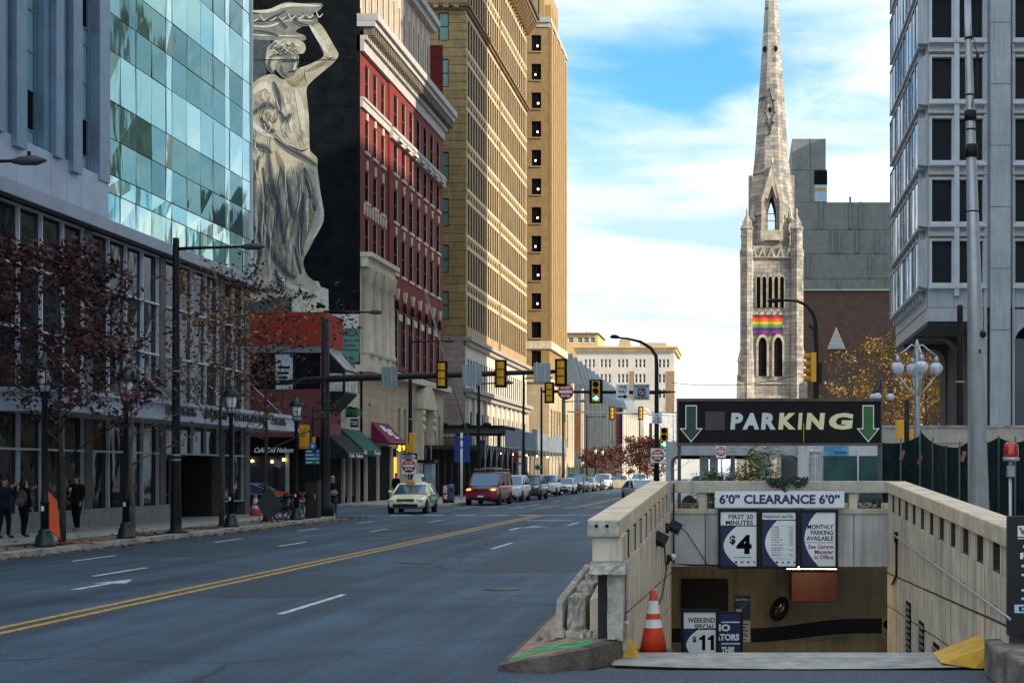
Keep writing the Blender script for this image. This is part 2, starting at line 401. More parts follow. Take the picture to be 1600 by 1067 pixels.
M_SIGNW = mat('white_sign_face', (.84, .87, .88), rough=.4, var=.06, scale=3)
M_NAVY = mat('navy_print', (.012, .020, .095), rough=.4, var=.08)
M_RED = mat('red_print', (.50, .015, .02), rough=.45, var=.08)
M_BLACKP = mat('black_print', (.006, .006, .008), rough=.7, var=.0, spec=.02)
M_SIGY = mat('signal_yellow', (.80, .38, .010), rough=.45, var=.08)
M_SIGBK = mat('signal_backplate_black', (.005, .005, .005), rough=.7, var=.1, spec=.15)
M_DARK = mat('shop_interior_dark', (.012, .011, .011), rough=.8, var=.3, scale=1, spec=.1)
M_GLDARK = glassmat('dark_window_glass', (.05, .06, .07), rough=.06, metal=.35, ripple=.03)
M_GLBLK = mat('black_window_glass', (.010, .011, .014), rough=.3, var=0, spec=.0)
M_LAMPGL = mat('lamp_glass', (.62, .66, .70), rough=.12, var=.1, scale=4, spec=.8)

# ================================================================ ground, road, pavements
PX0, PX1, PY0, PY1 = -1.24, 2.53, 15.3, 31.0      # the garage pit
def sheet(name, rects, z, m):
    mb = MB()
    for x0, x1, y0, y1 in rects: mb.quad((x0, y0, z), (x1, y0, z), (x1, y1, z), (x0, y1, z))
    return struct(mb.build(name, m, fix=False))
BIG = 2500
sheet('ground', [(-BIG, PX0 - .2, -300, BIG), (4.3, BIG, -300, BIG), (PX1 + .2, 4.3, -300, 25), (PX1 + .2, 4.3, PY1 + .2, BIG), (PX0 - .2, PX1 + .2, -300, PY0 - .4), (PX0 - .2, PX1 + .2, PY1 + .2, BIG)], -.03, mat('city_ground', (.16, .155, .15), var=.3, scale=.3))
KL = -16.9                                           # left kerb line
sheet('road', [(KL, -1.62, 14.2, 62), (KL, 40, -12, 14.2), (-160, 160, 62, 80.5), (KL, -2.4, 80.5, 420)], 0, M_ASPH)
M_WORN = mat('worn_asphalt', (.095, .125, .155), rough=.9, var=.75, scale=45, bump=.8, bscale=70)
sheet('driveway_patch', [(-2.2, 4.2, 10, 14.15)], .004, M_WORN)
sheet('road_patch', [(-8.7, -7.1, 22.5, 27), (-14.6, -12.8, 33.2, 40.5), (-5.7, -3.1, 28, 35.5), (-16.6, -15.5, 25, 61), (-11.9, -9.8, 47, 53)], .003, mat('patched_asphalt', (.026, .046, .068), rough=.7, var=.4, scale=20, bump=.4, bscale=60))
# pavements: slabs with a real kerb step; corners are rounded
def pavement(name, pts, z=.13, kerb=.32):
    mb = MB(); n = len(pts)
    c = V((sum(p[0] for p in pts) / n, sum(p[1] for p in pts) / n))
    inner = []
    for i in range(n):
        a, b, d = V(pts[i - 1]), V(pts[i]), V(pts[(i + 1) % n])
        t1 = (b - a).normalized(); t2 = (d - b).normalized()
        nn = V((-(t1 + t2).y, (t1 + t2).x)).normalized()
        k = kerb / max(.5, nn.dot(V((-t1.y, t1.x))))
        inner.append(b + nn * k)
    o = [(p[0], p[1], -.02) for p in pts] + [(p[0], p[1], z) for p in pts] + [(p.x, p.y, z) for p in inner]
    fs = [(i, (i+1) % n, n + (i+1) % n, n + i) for i in range(n)] + [(n + i, n + (i+1) % n, 2*n + (i+1) % n, 2*n + i) for i in range(n)]
    mb.add(o, fs, 1); mb.add([(p.x, p.y, z) for p in inner], [tuple(range(n))], 0)
    return struct(mb.build(name, [M_WALK, M_KERB]))
def arc(cx, cy, r, a0, a1, k=7): return [(cx + r*math.cos(R(a0 + (a1-a0)*i/k)), cy + r*math.sin(R(a0 + (a1-a0)*i/k))) for i in range(k+1)]
pavement('pavement', [(-160, -12), (KL, -12)] + arc(KL - 4, 58, 4, 0, 90) + [(-160, 62)])
pavement('pavement', [(-160, 80.5)] + arc(KL - 3.4, 83.9, 3.4, -90, 0) + [(KL, 420), (-160, 420)])
pavement('pavement', [(-2.4, 80.5), (160, 80.5), (160, 420), (-2.4, 420)])
pavement('pavement', [(-1.62, 31.2), (4.4, 31.2), (4.4, 25.0), (160, 25.0), (160, 62)] + arc(1.4, 59, 3, 90, 180))
pavement('pavement', [(2.9, 14.4), (160, 14.4), (160, 24.98), (2.9, 24.98)])
# brick furnishing strip with tree pits beside the left kerb
mb = MB()
for y0, y1 in ((18, 35.2), (36.8, 41.2), (42.8, 46.0), (47.6, 55.6)): mb.quad((KL - 1.9, y0, .134), (KL - .34, y0, .134), (KL - .34, y1, .134), (KL - 1.9, y1, .134))
struct(mb.build('paving_strip', M_BRICKWALK, fix=False))
M_SOIL = mat('tree_pit_soil', (.05, .035, .026), rough=1, var=.5, scale=9, bump=.6, bscale=14)
mb = MB()
for y0, y1 in ((35.25, 36.75), (41.25, 42.75), (46.05, 47.55), (55.65, 57.0)): mb.quad((KL - 1.75, y0, .136), (KL - .4, y0, .136), (KL - .4, y1, .136), (KL - 1.75, y1, .136))
struct(mb.build('tree_pits', M_SOIL, fix=False))
# fallen leaves along the kerb
rng = random.Random(3); mb = MB()
for i in range(1500):
    y = rng.uniform(32, 62); x = KL + abs(rng.gauss(0, .22)) + .02 if rng.random() < .5 else KL - .4 - abs(rng.gauss(0, 1.0))
    if 46 < y < 60 and rng.random() < .5 and x < KL: x = KL + abs(rng.gauss(0, .25))
    z = .008 if x > KL else .142; s = rng.uniform(.03, .075); a = rng.uniform(0, 6.3)
    u = V((math.cos(a), math.sin(a), rng.uniform(-.2, .4))) * s; w_ = V((-math.sin(a), math.cos(a), rng.uniform(0, .5))) * s * .7; c = V((x, y, z + .012))
    mb.add([c - u, c + w_, c + u, c - w_], [(0, 1, 2, 3)], rng.randrange(3))
stuff(tag(mb.build('fallen_leaves', [mat('leaf_rust', (.22, .08, .03), var=.3), mat('leaf_brown', (.13, .07, .035), var=.3), mat('leaf_tan', (.36, .22, .10), var=.3)], fix=False), 'dry brown leaves scattered along the kerb', 'leaves'))
# ---------------------------------------------------------------- painted markings
def strip(mb, x, w, y0, y1, z=.004, mi=0): mb.quad((x-w/2, y0, z), (x+w/2, y0, z), (x+w/2, y1, z), (x-w/2, y1, z), mi)
mb = MB()
for dx in (-.16, .16):
    strip(mb, -9.35 + dx, .13, -10, 64.3); 
    strip(mb, -9.35 + dx, .13, 82, 300)
struct(mb.build('centre_line', M_YEL, fix=False))
mb = MB()
def dashes(x, ys, L_=3., w=.11):
    for y in ys: strip(mb, x, w, y, y + L_)
dashes(-12.45, [27.0, 37.8, 47, 56], 2.4)
dashes(-6.5, [19.8, 36.5, 52.5], 3.2)
dashes(-15.0, [31.5, 40, 47.5, 55], 2.2)
for x0 in (-16.2, -14.7, -13.2, -11.7, -10.3): strip(mb, x0 + .45, .95, 64.7, 65.2)
strip(mb, -8.5, 1.6, 64.6, 65.0); strip(mb, -6.5, 1.8, 64.6, 65.0); strip(mb, -7.9, 1.9, 57.6, 58.0); strip(mb, -4.3, 1.6, 58.0, 58.4)
for i in range(9): strip(mb, -15.6 + i * 1.5, .95, 78.3, 78.75)
for i in range(9): strip(mb, -15.6 + i * 1.5, .95, 81.4, 81.8)
for x in (-12.6, -6.5): dashes(x, [84, 94, 104, 116, 130, 146, 164, 186], 3.2)
for i in range(7): strip(mb, -15.4 + i * 1.9, 1.1, 152, 153)
# turn arrows
def arrow(x, y, s, turn):
    mb.quad((x-.08, y-1.2*s, .004), (x+.08, y-1.2*s, .004), (x+.08, y+.2*s, .004), (x-.08, y+.2*s, .004))
    mb.quad((x-.08, y+.2*s, .004), (x+.08, y+.2*s, .004), (x+.5*turn, y+.75*s, .004), (x+.3*turn, y+.85*s, .004))
    mb.add([(x+.15*turn, y+.6*s, .004), (x+.95*turn, y+.9*s, .004), (x+.3*turn, y+1.35*s, .004)], [(0, 1, 2)])
mb.quad((-11.42, 23.9, .004), (-11.28, 23.9, .004), (-11.28, 25.3, .004), (-11.42, 25.3, .004)); mb.add([(-11.65, 25.25, .004), (-11.05, 25.25, .004), (-11.35, 26.2, .004)], [(0, 1, 2)]); arrow(-8.0, 50, 1.3, 1); arrow(-4.6, 50.5, 1.3, 1)
struct(mb.build('lane_marking', M_WHT, fix=False))
# patched trenches, manholes
mb = MB()
for x, y, r in ((-7.2, 31, .36), (-11.2, 44, .34), (-4.1, 24, .33), (-13.4, 70, .4)):
    mb.lathe([(r, .003), (r, .006), (0, .006)], (x, y, 0), 20)
struct(mb.build('manhole_covers', mat('cast_iron', (.045, .045, .045), rough=.5, var=.4, scale=20), fix=False))
# ================================================================ garage ramp, its walls and signs
def ztop(y): return 1.84 - .033 * (24.7 - y)
mb = MB()   # ramp floor and apron
mb.quad((PX0, 15.3, .008), (PX1, 15.3, .008), (PX1, 25.5, -2.35), (PX0, 25.5, -2.35))
mb.quad((PX0 - 1, 25.5, -2.35), (PX1 + 1.2, 25.5, -2.35), (PX1 + 1.2, 31, -2.4), (PX0 - 1, 31, -2.4))
struct(mb.build('ramp', mat('ramp_concrete', (.22, .20, .17), var=.3, scale=2, grime=.5), fix=False))
mb = MB()   # worn concrete apron across the mouth, with a crack of real depth between its two pours
edge = [(-1.35, 14.55), (-.6, 14.36), (.4, 14.25), (1.4, 14.28), (2.4, 14.42), (2.95, 14.6)]
for (xa, ya), (xb, yb) in zip(edge, edge[1:]):
    f = lambda x: 14.86 + .05 * math.sin(x * 3.1) + .02 * math.sin(x * 11)
    mb.quad((xa, ya, .006), (xb, yb, .006), (xb, f(xb), .03), (xa, f(xa), .03))
    mb.quad((xa, f(xa) + .025, .034), (xb, f(xb) + .025, .034), (xb, 15.3, .04), (xa, 15.3, .04))
    mb.quad((xa, 15.3, .04), (xb, 15.3, .04), (xb, 15.31, -.3), (xa, 15.31, -.3))
struct(mb.build('ramp_apron', mat('apron_concrete', (.40, .375, .34), rough=.9, var=.3, scale=3.5, bump=.4, bscale=16, grime=.35), fix=False))

def ramp_wall(side, y0, label):
    """garage wall along Y: fluted panels, open parapet of piers, heavy sloping coping"""
    xi, sg = (PX0, -1) if side < 0 else (PX1, 1)
    t = thing('ramp_wall', label, 'wall', (xi + sg*.16, (y0 + 24.7) / 2, 0))
    def sb(mb, d0, d1, ya, yb, lo, hi, mi=0):
        """slab from d0 to d1 away from the inner face, bottom/top as functions of y"""
        x0, x1 = sorted((xi + sg*d0, xi + sg*d1)); mb.slope(x0, x1, ya, yb, lo(ya), hi(ya), lo(yb), hi(yb), mi)
    zt = ztop
    w_ = MB(); yw = y0 + (.62 if side < 0 else 0.)
    sb(w_, .03, .30, yw, 24.68, lambda y: -2.4, lambda y: zt(y) - .50)
    w_.build('wall', mat('stained_shaded_joint', (.12, .10, .085), rough=.95, var=.3), t)  # dark backing: joint stain and groove shading put into its colour
    p = MB(); L1 = lambda y: .30 + .026 * (22 - y); L2 = lambda y: -.42 + .10 * (22 - y)
    y = y0 + .02 if side > 0 else y0 + .64; k = 0; rng = random.Random(4)
    bands = [(lambda y: L1(y) + .018, lambda y: zt(y) - .505), (lambda y: L1(y) - .55, lambda y: L1(y) - .018), (lambda y: -2.3, lambda y: L1(y) - .58)]
    while y < 24.6:
        wd = (.30, .42, .16, .36)[k % 4]; k += 1; ye = min(y + wd, 24.66)
        pr = rng.choice((.0, .004, .008))
        for a, b in bands: sb(p, pr, .031, y, ye - .014, a, b)
        y = ye
    p.build('panel_cladding', M_CONC, t)
    c = MB(); y = y0; n = 9; st = (24.66 - y0) / n
    for i in range(n): sb(c, *((.03, .37) if side < 0 else (-.025, .325)), y0 + i*st, y0 + (i+1)*st - .01, lambda y: zt(y) - .19, zt)
    c.build('coping', mat('worn_coping', (.82, .64, .45), rough=.85, var=.2, scale=2.5, bump=.3, bscale=18, grime=.25), t, bevel=.015)
    q = MB(); y = y0 + .1
    first = True
    while y < 24.3:
        pw = .30 if not first else (.16 if side > 0 else .55)
        for a_, b_ in ((y, y + pw), (y + pw + .07, y + pw + .15)): sb(q, .04, .285, a_, b_, lambda y: zt(y) - .498, lambda y: zt(y) - .192, 1); sb(q, .015, .039, a_, b_, lambda y: zt(y) - .498, lambda y: zt(y) - .192)
        y += pw + .15 + .52; first = False
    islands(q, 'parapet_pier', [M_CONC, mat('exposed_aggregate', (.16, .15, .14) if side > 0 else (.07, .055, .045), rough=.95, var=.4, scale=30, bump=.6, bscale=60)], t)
    return t
wl = ramp_wall(-1, 14.6, 'long concrete ramp wall with broken near end beside the road')
wr = ramp_wall(1, 13.5, 'long concrete ramp wall carrying a thin pipe handrail')
# crumbled end of the left wall: chunks of facing still hanging on
def rock(mb, c, d, rng, mi=0, n=3):
    """lump with uneven faces"""
    vs = []; fs = []; idx = {}
    def vid(p):
        if p not in idx:
            idx[p] = len(vs); j = [rng.uniform(-.05, .05) for _ in range(3)]
            vs.append((c[0] + d[0]*((p[0]/n - .5) + j[0]*.7), c[1] + d[1]*((p[1]/n - .5) + j[1]*.7), c[2] + d[2]*((p[2]/n - .5) + j[2]*.7)))
        return idx[p]
    for ax in range(3):
        for e in (0, n):
            for a in range(n):
                for b in range(n):
                    q = []
                    for (i, j) in ((a, b), (a+1, b), (a+1, b+1), (a, b+1)):
                        p = [0, 0, 0]; p[ax] = e; p[(ax+1) % 3] = i; p[(ax+2) % 3] = j; q.append(vid(tuple(p)))
                    fs.append(tuple(q))
    mb.add(vs, fs, mi)
rng = random.Random(11); mb = MB()
for i, x in enumerate((-1.52, -1.39, -1.28)): rock(mb, (x, 14.78, 1.0), (.13, .3, .13), rng)
rock(mb, (-1.335, 14.9, .60), (.16, .26, .72), rng, n=5); rock(mb, (-1.30, 15.1, .25), (.16, .4, .3), rng)
mb.build('broken_facing', M_CONCD, wl)
mb = MB(); mb.slope(-1.56, -1.25, 14.62, 15.2, 1.065, 1.33, 1.065, 1.35)
mb.build('end_block', M_CONC, wl, bevel=.012)
mb = MB(); mb.box(-1.54, -1.26, 15.0, 15.24, .2, .93); mb.build('gap_shade_box', mat('gap_shade', (.03, .027, .024), var=.3), wl)  # solid box; the shade of the gap is painted as dark colour
mb = MB(); mb.box(-1.605, -1.275, 14.56, 14.598, 1.325, 1.50); mb.build('broken_end_face', M_CONCD, wl, bevel=.012)
for x in (-1.51, -1.40): mb = MB(); mb.lathe([(.018, 0), (0, 0)], (x, 14.557, 1.44), 10, axis='Y'); mb.build('bolt_hole', M_BLK, wl)
# pipe rail on the right wall
mb = MB(); pts = [(PX1 - .06, y, 1.0 + .018*(24 - y) - .02*max(0, 24-y) - .031*(23.8-y)) for y in (23.6, 20, 17, 14.5, 13.0)]
mb.tube(pts, .013, 8)
for y in (23.4, 21, 18.5, 16, 14): mb.cyl((PX1, y, 1.0 - .033*(24-y)), (PX1 - .06, y, 1.0 - .033*(24-y)), .008, n=6)
mb.build('handrail', M_STEEL, wr)
for i, y in enumerate((21.6, 20.0, 18.5)):       # louvred grilles low in the wall
    mb = MB(); top = .02 - .13*i; mb.box(PX1 - .012, PX1 + .02, y - .42, y + .1, -1.2, top, 0)
    z = top - .05
    while z > -1.15: mb.slope(PX1 - .035, PX1 - .013, y - .4, y + .08, z - .035, z, z - .035, z, 1); z -= .09
    mb.build('wall_grille', [M_DARK, M_GREYM], wr)
mb = MB(); mb.box(PX1 - .05, PX1, 22.9, 23.05, .85, 1.02); mb.tube([(PX1 - .02, 22.95, .85), (PX1 - .02, 22.97, .3), (PX1 - .02, 23.6, .12)], .02, 6); mb.build('conduit', M_BLK, wr)

# ---- end wall over the opening
t = thing('portal_wall', 'concrete end wall above the garage opening with slotted planter parapet', 'wall', (.64, 24.9, .34)); we = t
mb = MB(); x0, x1 = PX0 - .3, PX1 + .3
for a, b in ((x0, -.66), (-.65, .32), (.33, 1.02), (1.03, 1.95), (1.96, x1)): mb.box(a + .004, b, 24.715, 25.0, .34, 1.255)
mb.build('wall', mat('portal_concrete', (.56, .54, .52), rough=.9, var=.2, scale=1.5, bump=.2, bscale=18, grime=.6), t)
mb = MB(); mb.box(x0, x1, 24.69, 25.02, 1.258, 1.35); mb.box(PX0 - .02, PX1 + .02, 24.66, 25.02, 1.63, 1.84); mb.build('coping', mat('portal_coping', (.58, .51, .42), rough=.9, var=.2, scale=3, bump=.3, bscale=20, grime=.45), t, bevel=.012)
mb = MB()
for px in (1098, 1180, 1250, 1333): x = wx(px, 24.7); mb.box(x - .075, x + .075, 24.72, 24.98, 1.352, 1.628)
islands(mb, 'parapet_pier', M_CONC, t)
mb = MB(); mb.box(x0, x1, 26.3, 26.4, .5, 1.42); mb.box(x0, x1, 25.02, 26.3, .5, 1.28, 1); mb.build('planter_trough', [M_CONC, M_SOIL], t)
mb = MB(); mb.tube([(-1.19, 24.66, 1.1), (-.98, 24.69, .95), (-.6, 24.69, .36), (-.55, 24.70, .35)], .007, 5); mb.tube([(-1.2, 24.6, 1.8), (-1.2, 24.6, .4), (-.9, 24.66, .37), (-.2, 24.68, .36)], .016, 6); mb.build('loose_cable', M_BLK, t)
# ---- room below
M_CREAM = mat('cream_painted_wall', (.36, .31, .215), rough=.85, var=.2, scale=1.5, grime=.5)
t = thing('garage_lobby', 'dim cream painted basement room with dark wavy stripe beyond the opening', 'room', (.6, 29, -2.4)); room = t
mb = MB(); mb.box(-1.9, 4.2, 29, 29.2, -2.45, .5); mb.box(-1.92, -1.75, 25.0, 29, -2.45, .5); mb.box(3.75, 3.9, 25.0, 29, -2.45, .5); mb.build('wall', M_CREAM, t)
mb = MB(); mb.box(-1.9, 4.0, 25.02, 29.0, .36, .48); mb.build('ceiling', mat('lobby_ceiling', (.30, .26, .18), var=.2), t)
mb = MB(); top = []; bot = []
for i in range(25):
    px = 1050 + (1425 - 1050) * i / 24; u = max(0, min(1, (px - 1170) / 170)); u = u*u*(3-2*u)
    a, b = wz(981 - 15*u, 29) , wz(1003 - 14*u, 29); top.append((wx(px, 29), a)); bot.append((wx(px, 29), b))
mb.prism(top + bot[::-1], 'Y', 28.99, 28.999); mb.build('dark_stripe', mat('stripe_paint', (.012, .012, .02), var=.2), t)
mb = MB(); mb.box(wx(1415, 28), wx(1432, 28), 27.6, 28.0, -2.4, .36); mb.build('column', mat('dark_column_paint', (.02, .018, .016), var=.3), t)
mb = MB(); a, b, c, d = wx(1065, 29), wx(1138, 29), wz(961, 29), wz(905, 29)
mb.box(a, b, 28.93, 28.99, c, d); z = c + .06
while z < d - .04: mb.add([(a+.03, 28.90, z), (b-.03, 28.90, z), (b-.03, 28.93, z+.07), (a+.03, 28.93, z+.07), (a+.03, 28.93, z), (b-.03, 28.93, z)], [(0, 1, 2, 3), (0, 4, 5, 1)], 1); z += .09
mb.build('louvre', [M_BLK, mat('louvre_slats', (.025, .025, .025), rough=.5)], t)
# the lit tube, the red duct under it
t = tag(thing('tube_light', 'lit strip light under the right hand rate board', 'ceiling light', (wx(1268, 25.4), 25.4, .3)), 'lit strip light under the right hand rate board', 'ceiling light')
mb = MB(); mb.box(wx(1228, 25.4), wx(1308, 25.4), 25.3, 25.5, .305, .36); mb.build('housing', M_WHITE, t)
mb = MB(); mb.tube([(wx(1229, 25.4), 25.38, .275), (wx(1307, 25.4), 25.38, .275)], .028, 10); mb.build('lamp_tube', mat('lit_tube', (1, .9, .6), var=0, emit=(1, .78, .36), estr=9.), t)
ll = bpy.data.lights.new('tube_glow', 'AREA'); lo = bpy.data.objects.new('tube_glow', ll); COL.objects.link(lo); ll.shape = 'RECTANGLE'; ll.size = .9; ll.size_y = .05; ll.energy = 4.5; ll.color = (1, .74, .30); lo.location = (wx(1262, 25.4), 25.38, .24)
mb = MB(); a, b = wx(1236, 27.0), wx(1309, 27.0); mb.box(a, b, 26.9, 28.6, wz(940, 27), wz(892, 27)); t = tag(mb.build('ceiling_duct', mat('red_duct_paint', (.10, .012, .004), rough=.4, var=.35, scale=3, grime=.5), bevel=.02), 'red painted box duct hanging below the strip light', 'duct')
# convex mirror
t = thing('convex_mirror', 'oval convex mirror tilted on the cream wall under the lamp', 'mirror', (wx(1218, 28.6), 28.6, wz(951, 28.6)))
mb = MB(); M_ = Matrix.Rotation(R(24), 3, 'Y') 
def oval(mb, rx, rz, y, mi, dome):
    c = V(t.location); o = []
    for j in range(24): a = 2*math.pi*j/24; o.append(c + M_ @ V((rx*math.cos(a), y, rz*math.sin(a))))
    for j in range(24): a = 2*math.pi*j/24; o.append(c + M_ @ V((rx*.6*math.cos(a), y - dome, rz*.6*math.sin(a))))
    o.append(c + M_ @ V((0, y - dome*1.4, 0)))
    mb.add(o, [(j, (j+1) % 24, 24+(j+1) % 24, 24+j) for j in range(24)] + [(24+j, 24+(j+1) % 24, 48) for j in range(24)], mi, True)
oval(mb, .155, .25, 0, 0, .05); mb.build('mirror_face', mat('mirror_face', (.10, .09, .07), rough=.08, metal=.9, var=0), t)
mb = MB(); oval(mb, .175, .27, .012, 0, .012); mb.cyl(t.location, (t.location.x + .05, 29, t.location.z), .02); mb.build('rim', M_BLK, t)
# small wall signs in the lobby
def plate(name, label, px0, px1, py0, py1, Y, m, thick=.012, cat='sign', bevel=.0):
    t = thing(name, label, cat, ((wx(px0, Y)+wx(px1, Y))/2, Y, wz(py1, Y)))
    mb = MB(); mb.box(wx(px0, Y), wx(px1, Y), Y - thick, Y, wz(py1, Y), wz(py0, Y)); mb.build('panel', m, t, bevel=bevel)
    return t
Yw = 28.985
t = plate('wall_sign', 'small blue sign with white heading on the cream wall', 1147.5, 1172.5, 930, 967, Yw, mat('blue_sign', (.015, .06, .16), rough=.4, var=.05), bevel=.006)
text('SpotHero', wx(1149, Yw), wx(1171, Yw), wz(939, Yw), wz(934, Yw), Yw - .012, M_SIGNW, t, bold=.02)
text('ACCEPTED\nHERE', wx(1152, Yw), wx(1168, Yw), wz(949.5, Yw), wz(941, Yw), Yw - .012, mat('sky_blue_print', (.16, .42, .62)), t, bold=.01)
mb = MB(); mb.box(wx(1150, Yw), wx(1159, Yw), Yw - .016, Yw - .0125, wz(956, Yw), wz(951, Yw)); mb.build('icon', M_SIGNW, t)
t = plate('wall_sign', 'small pale notice with pink border below the blue sign', 1158, 1173, 969, 1003, Yw, mat('pink_border', (.62, .42, .46), var=.1), bevel=.006)
mb = MB(); mb.box(wx(1159, Yw), wx(1172, Yw), Yw - .015, Yw - .0125, wz(1002, Yw), wz(970, Yw)); mb.build('face', M_SIGNW, t)
mb = MB()
for i, py in enumerate((974, 979, 984, 989, 992, 998)): mb.box(wx(1161, Yw), wx(1169 - (i % 2)*3, Yw), Yw - .018, Yw - .0155, wz(py + 1.5, Yw), wz(py, Yw))
mb.build('printed_lines', M_BLACKP, t)
t = plate('wall_sign', 'no pedestrians sign over the dark stripe near the column', 1378, 1397, 962, 998, Yw - .02, mat('tan_sign', (.42, .33, .20), var=.15), bevel=.004)
mb = MB(); c = V((wx(1387.5, Yw), Yw - .034, wz(975, Yw)))
mb.lathe([(.098, 0), (.098, -.006), (.08, -.006), (.08, 0)], c, 24, axis='Y')
a = .063; mb.add([c + V((-a, -.004, a+.012)), c + V((-a+.014, -.004, a+.016)), c + V((a, -.004, -a-.0)), c + V((a-.014, -.004, -a-.012))], [(0, 1, 2, 3)])
mb.ball(c + V((0, -.002, .05)), (.014, .004, .014), 8, 6); mb.tube([c + V((0, -.002, .035)), c + V((.004, -.002, -.005)), c + V((.028, -.002, -.055))], .010, 6); mb.tube([c + V((.004, -.002, -.005)), c + V((-.022, -.002, -.055))], .010, 6); mb.tube([c + V((-.03, -.002, .0)), c + V((0, -.002, .03)), c + V((.03, -.002, .0))], .007, 6)
mb.build('pictogram', M_BLACKP, t)
text('NO PED', wx(1381, Yw), wx(1394, Yw), wz(993, Yw), wz(988, Yw), Yw - .033, M_BLACKP, t)

# ---- signs on the end wall
Ys = 24.62
t = plate('clearance_sign', "white board reading 6'0'' CLEARANCE above the rate boards", 1117, 1319, 766.5, 792.5, Ys, M_SIGNW, .03)
text("6\u20190\u201d CLEARANCE 6\u20190\u201d", wx(1124, Ys), wx(1312, Ys), wz(787, Ys), wz(772, Ys), Ys - .03, M_NAVY, t, bold=.035)
mb = MB(); e = wx(1117, Ys) - .006, wx(1319, Ys) + .006; 
mb.box(e[0], e[1], Ys - .034, Ys - .001, wz(766.5, Ys) + .001, wz(766.5, Ys) + .012); mb.box(e[0], e[1], Ys - .034, Ys - .001, wz(792.5, Ys) - .012, wz(792.5, Ys) - .001); mb.build('trim', M_ALU, t)
def board(label, px0, px1, py0, py1, Y, header=None, curve=True, name='rate_board', tilt=0.):
    """black framed sign: white face whose left edge is a big navy arc"""
    t = thing(name, label, 'sign', ((wx(px0, Y)+wx(px1, Y))/2, Y, wz(py1, Y)))
    x0, x1, z0, z1 = wx(px0, Y), wx(px1, Y), wz(py1, Y), wz(py0, Y); b = .045
    mb = MB(); mb.box(x0, x0+b, Y-.07, Y, z0, z1); mb.box(x1-b, x1, Y-.07, Y, z0, z1); mb.box(x0+b, x1-b, Y-.07, Y, z0, z0+b); mb.box(x0+b, x1-b, Y-.07, Y, z1-b, z1); mb.build('frame', M_BLK, t)
    mb = MB(); mb.box(x0+b*.5, x1-b*.5, Y-.045, Y-.01, z0+b*.5, z1-b*.5); mb.build('navy_panel', M_NAVY, t)
    xa, xb, za, zb = x0+b, x1-b, z0+b, z1-b
    if header: zb = wz(header, Y) 
    w_ = xb - xa; poly = [(xb, zb), (xb, za)]
    for i in range(17):      # circular bite out of the left side
        v = i / 16; poly.append((xa + w_*(.08 + .36*(2*v-1)**2 + (.06 if v < .5 else 0)*(1-2*v)), za + (zb-za)*v))
    mb = MB(); mb.prism([(a, c) for a, c in poly], 'Y', Y-.049, Y-.0455)
    if header: mb.box(xa, xb, Y-.049, Y-.0455, zb + .02, z1-b)
    mb.build('face', M_SIGNW, t)
    return t, Y-.049
def tx(t, pl, body, px0, px1, py0, py1, Y, m, **k): return text(body, wx(px0, Y), wx(px1, Y), wz(py1, Y), wz(py0, Y), pl, m, t, ext=.001, **k)
def cards(t, pl, px, py, Y, s=1.):
    """row of payment marks"""
    for i, m in enumerate((M_BLACKP, mat('orange_print', (.75, .20, .02)), mat('blue_print', (.02, .12, .42)), M_GREYM)):
        mb = MB(); x = wx(px + i*10*s, Y); z = wz(py, Y); mb.box(x - .022, x + .022, pl-.0025, pl-.0008, z - .016, z + .016)
        if i == 1: mb.lathe([(.014, 0), (.014, -.001), (0, -.001)], (x - .012, pl - .0026, z), 12, axis='Y')
        mb.build('payment_mark', m, t)
t, pl = board('rate board reading FIRST 20 MINUTES $4', 1122, 1186, 795, 888, Ys, 822)
tx(t, pl, 'FIRST 20\nMINUTES', 1134, 1176.5, 803.5, 819.5, Ys, M_BLACKP, bold=.02, align='RIGHT')
tx(t, pl, '$', 1140, 1149.5, 836, 851, Ys, M_BLACKP, bold=.03); tx(t, pl, '4', 1150.5, 1174.5, 835, 865, Ys, M_BLACKP, bold=.05)
tx(t, pl, 'ALL TAXES INCLUDED', 1147, 1174, 869, 871, Ys, M_BLACKP, bold=.02); cards(t, pl, 1150, 877.5, Ys, .95)
t, pl = board('rate board listing PARKING RATES in small print', 1187, 1247, 796, 888, Ys, 813)
tx(t, pl, 'PARKING RATES', 1193, 1239, 804.5, 809, Ys, M_BLACKP, bold=.02)
rows = [('0 to 20 Min.', '$ 4.00'), ('21 to 30 Min.', '14.00'), ('31 to 40 Min.', '18.00'), ('41 to 60 Min.', '20.00'), ('61 to 90 Min.', '24.00'), ('91 Min. to 12 Hrs.', '26.00'), ('12 to 24 Hrs.', '30.00'), ('Early Bird Special', '16.00'), ('Evening Special', '11.00'), ('Weekend Special', '11.00')]
for i, (a, b) in enumerate(rows):
    py = 822.5 + i*3.75 + (1.2 if i > 6 else 0) + max(0, i - 7)*4.2
    tx(t, pl, a, 1205, 1205 + len(a)*1.02, py, py + 2.2, Ys, M_BLACKP, bold=.015); tx(t, pl, b, 1238.5 - len(b)*1.1, 1238.5, py, py + 2.2, Ys, M_BLACKP, bold=.015)
mb = MB()
for py in (821, 849, 857.5, 865, 873): mb.box(wx(1206, Ys), wx(1239, Ys), pl-.002, pl-.0005, wz(py + .35, Ys), wz(py, Ys))
for py in (854.2, 856, 862.3, 870.6): mb.box(wx(1205, Ys), wx(1224, Ys), pl-.002, pl-.0005, wz(py + .7, Ys), wz(py, Ys))
mb.build('ruled_lines', M_GREYM, t); cards(t, pl, 1214, 878, Ys, .9)
t, pl = board('rate board reading MONTHLY PARKING AVAILABLE', 1248.5, 1309, 796, 888, Ys)
tx(t, pl, 'MONTHLY\nPARKING\nAVAILABLE', 1260, 1302, 819, 844, Ys, M_BLACKP, bold=.02, align='RIGHT')
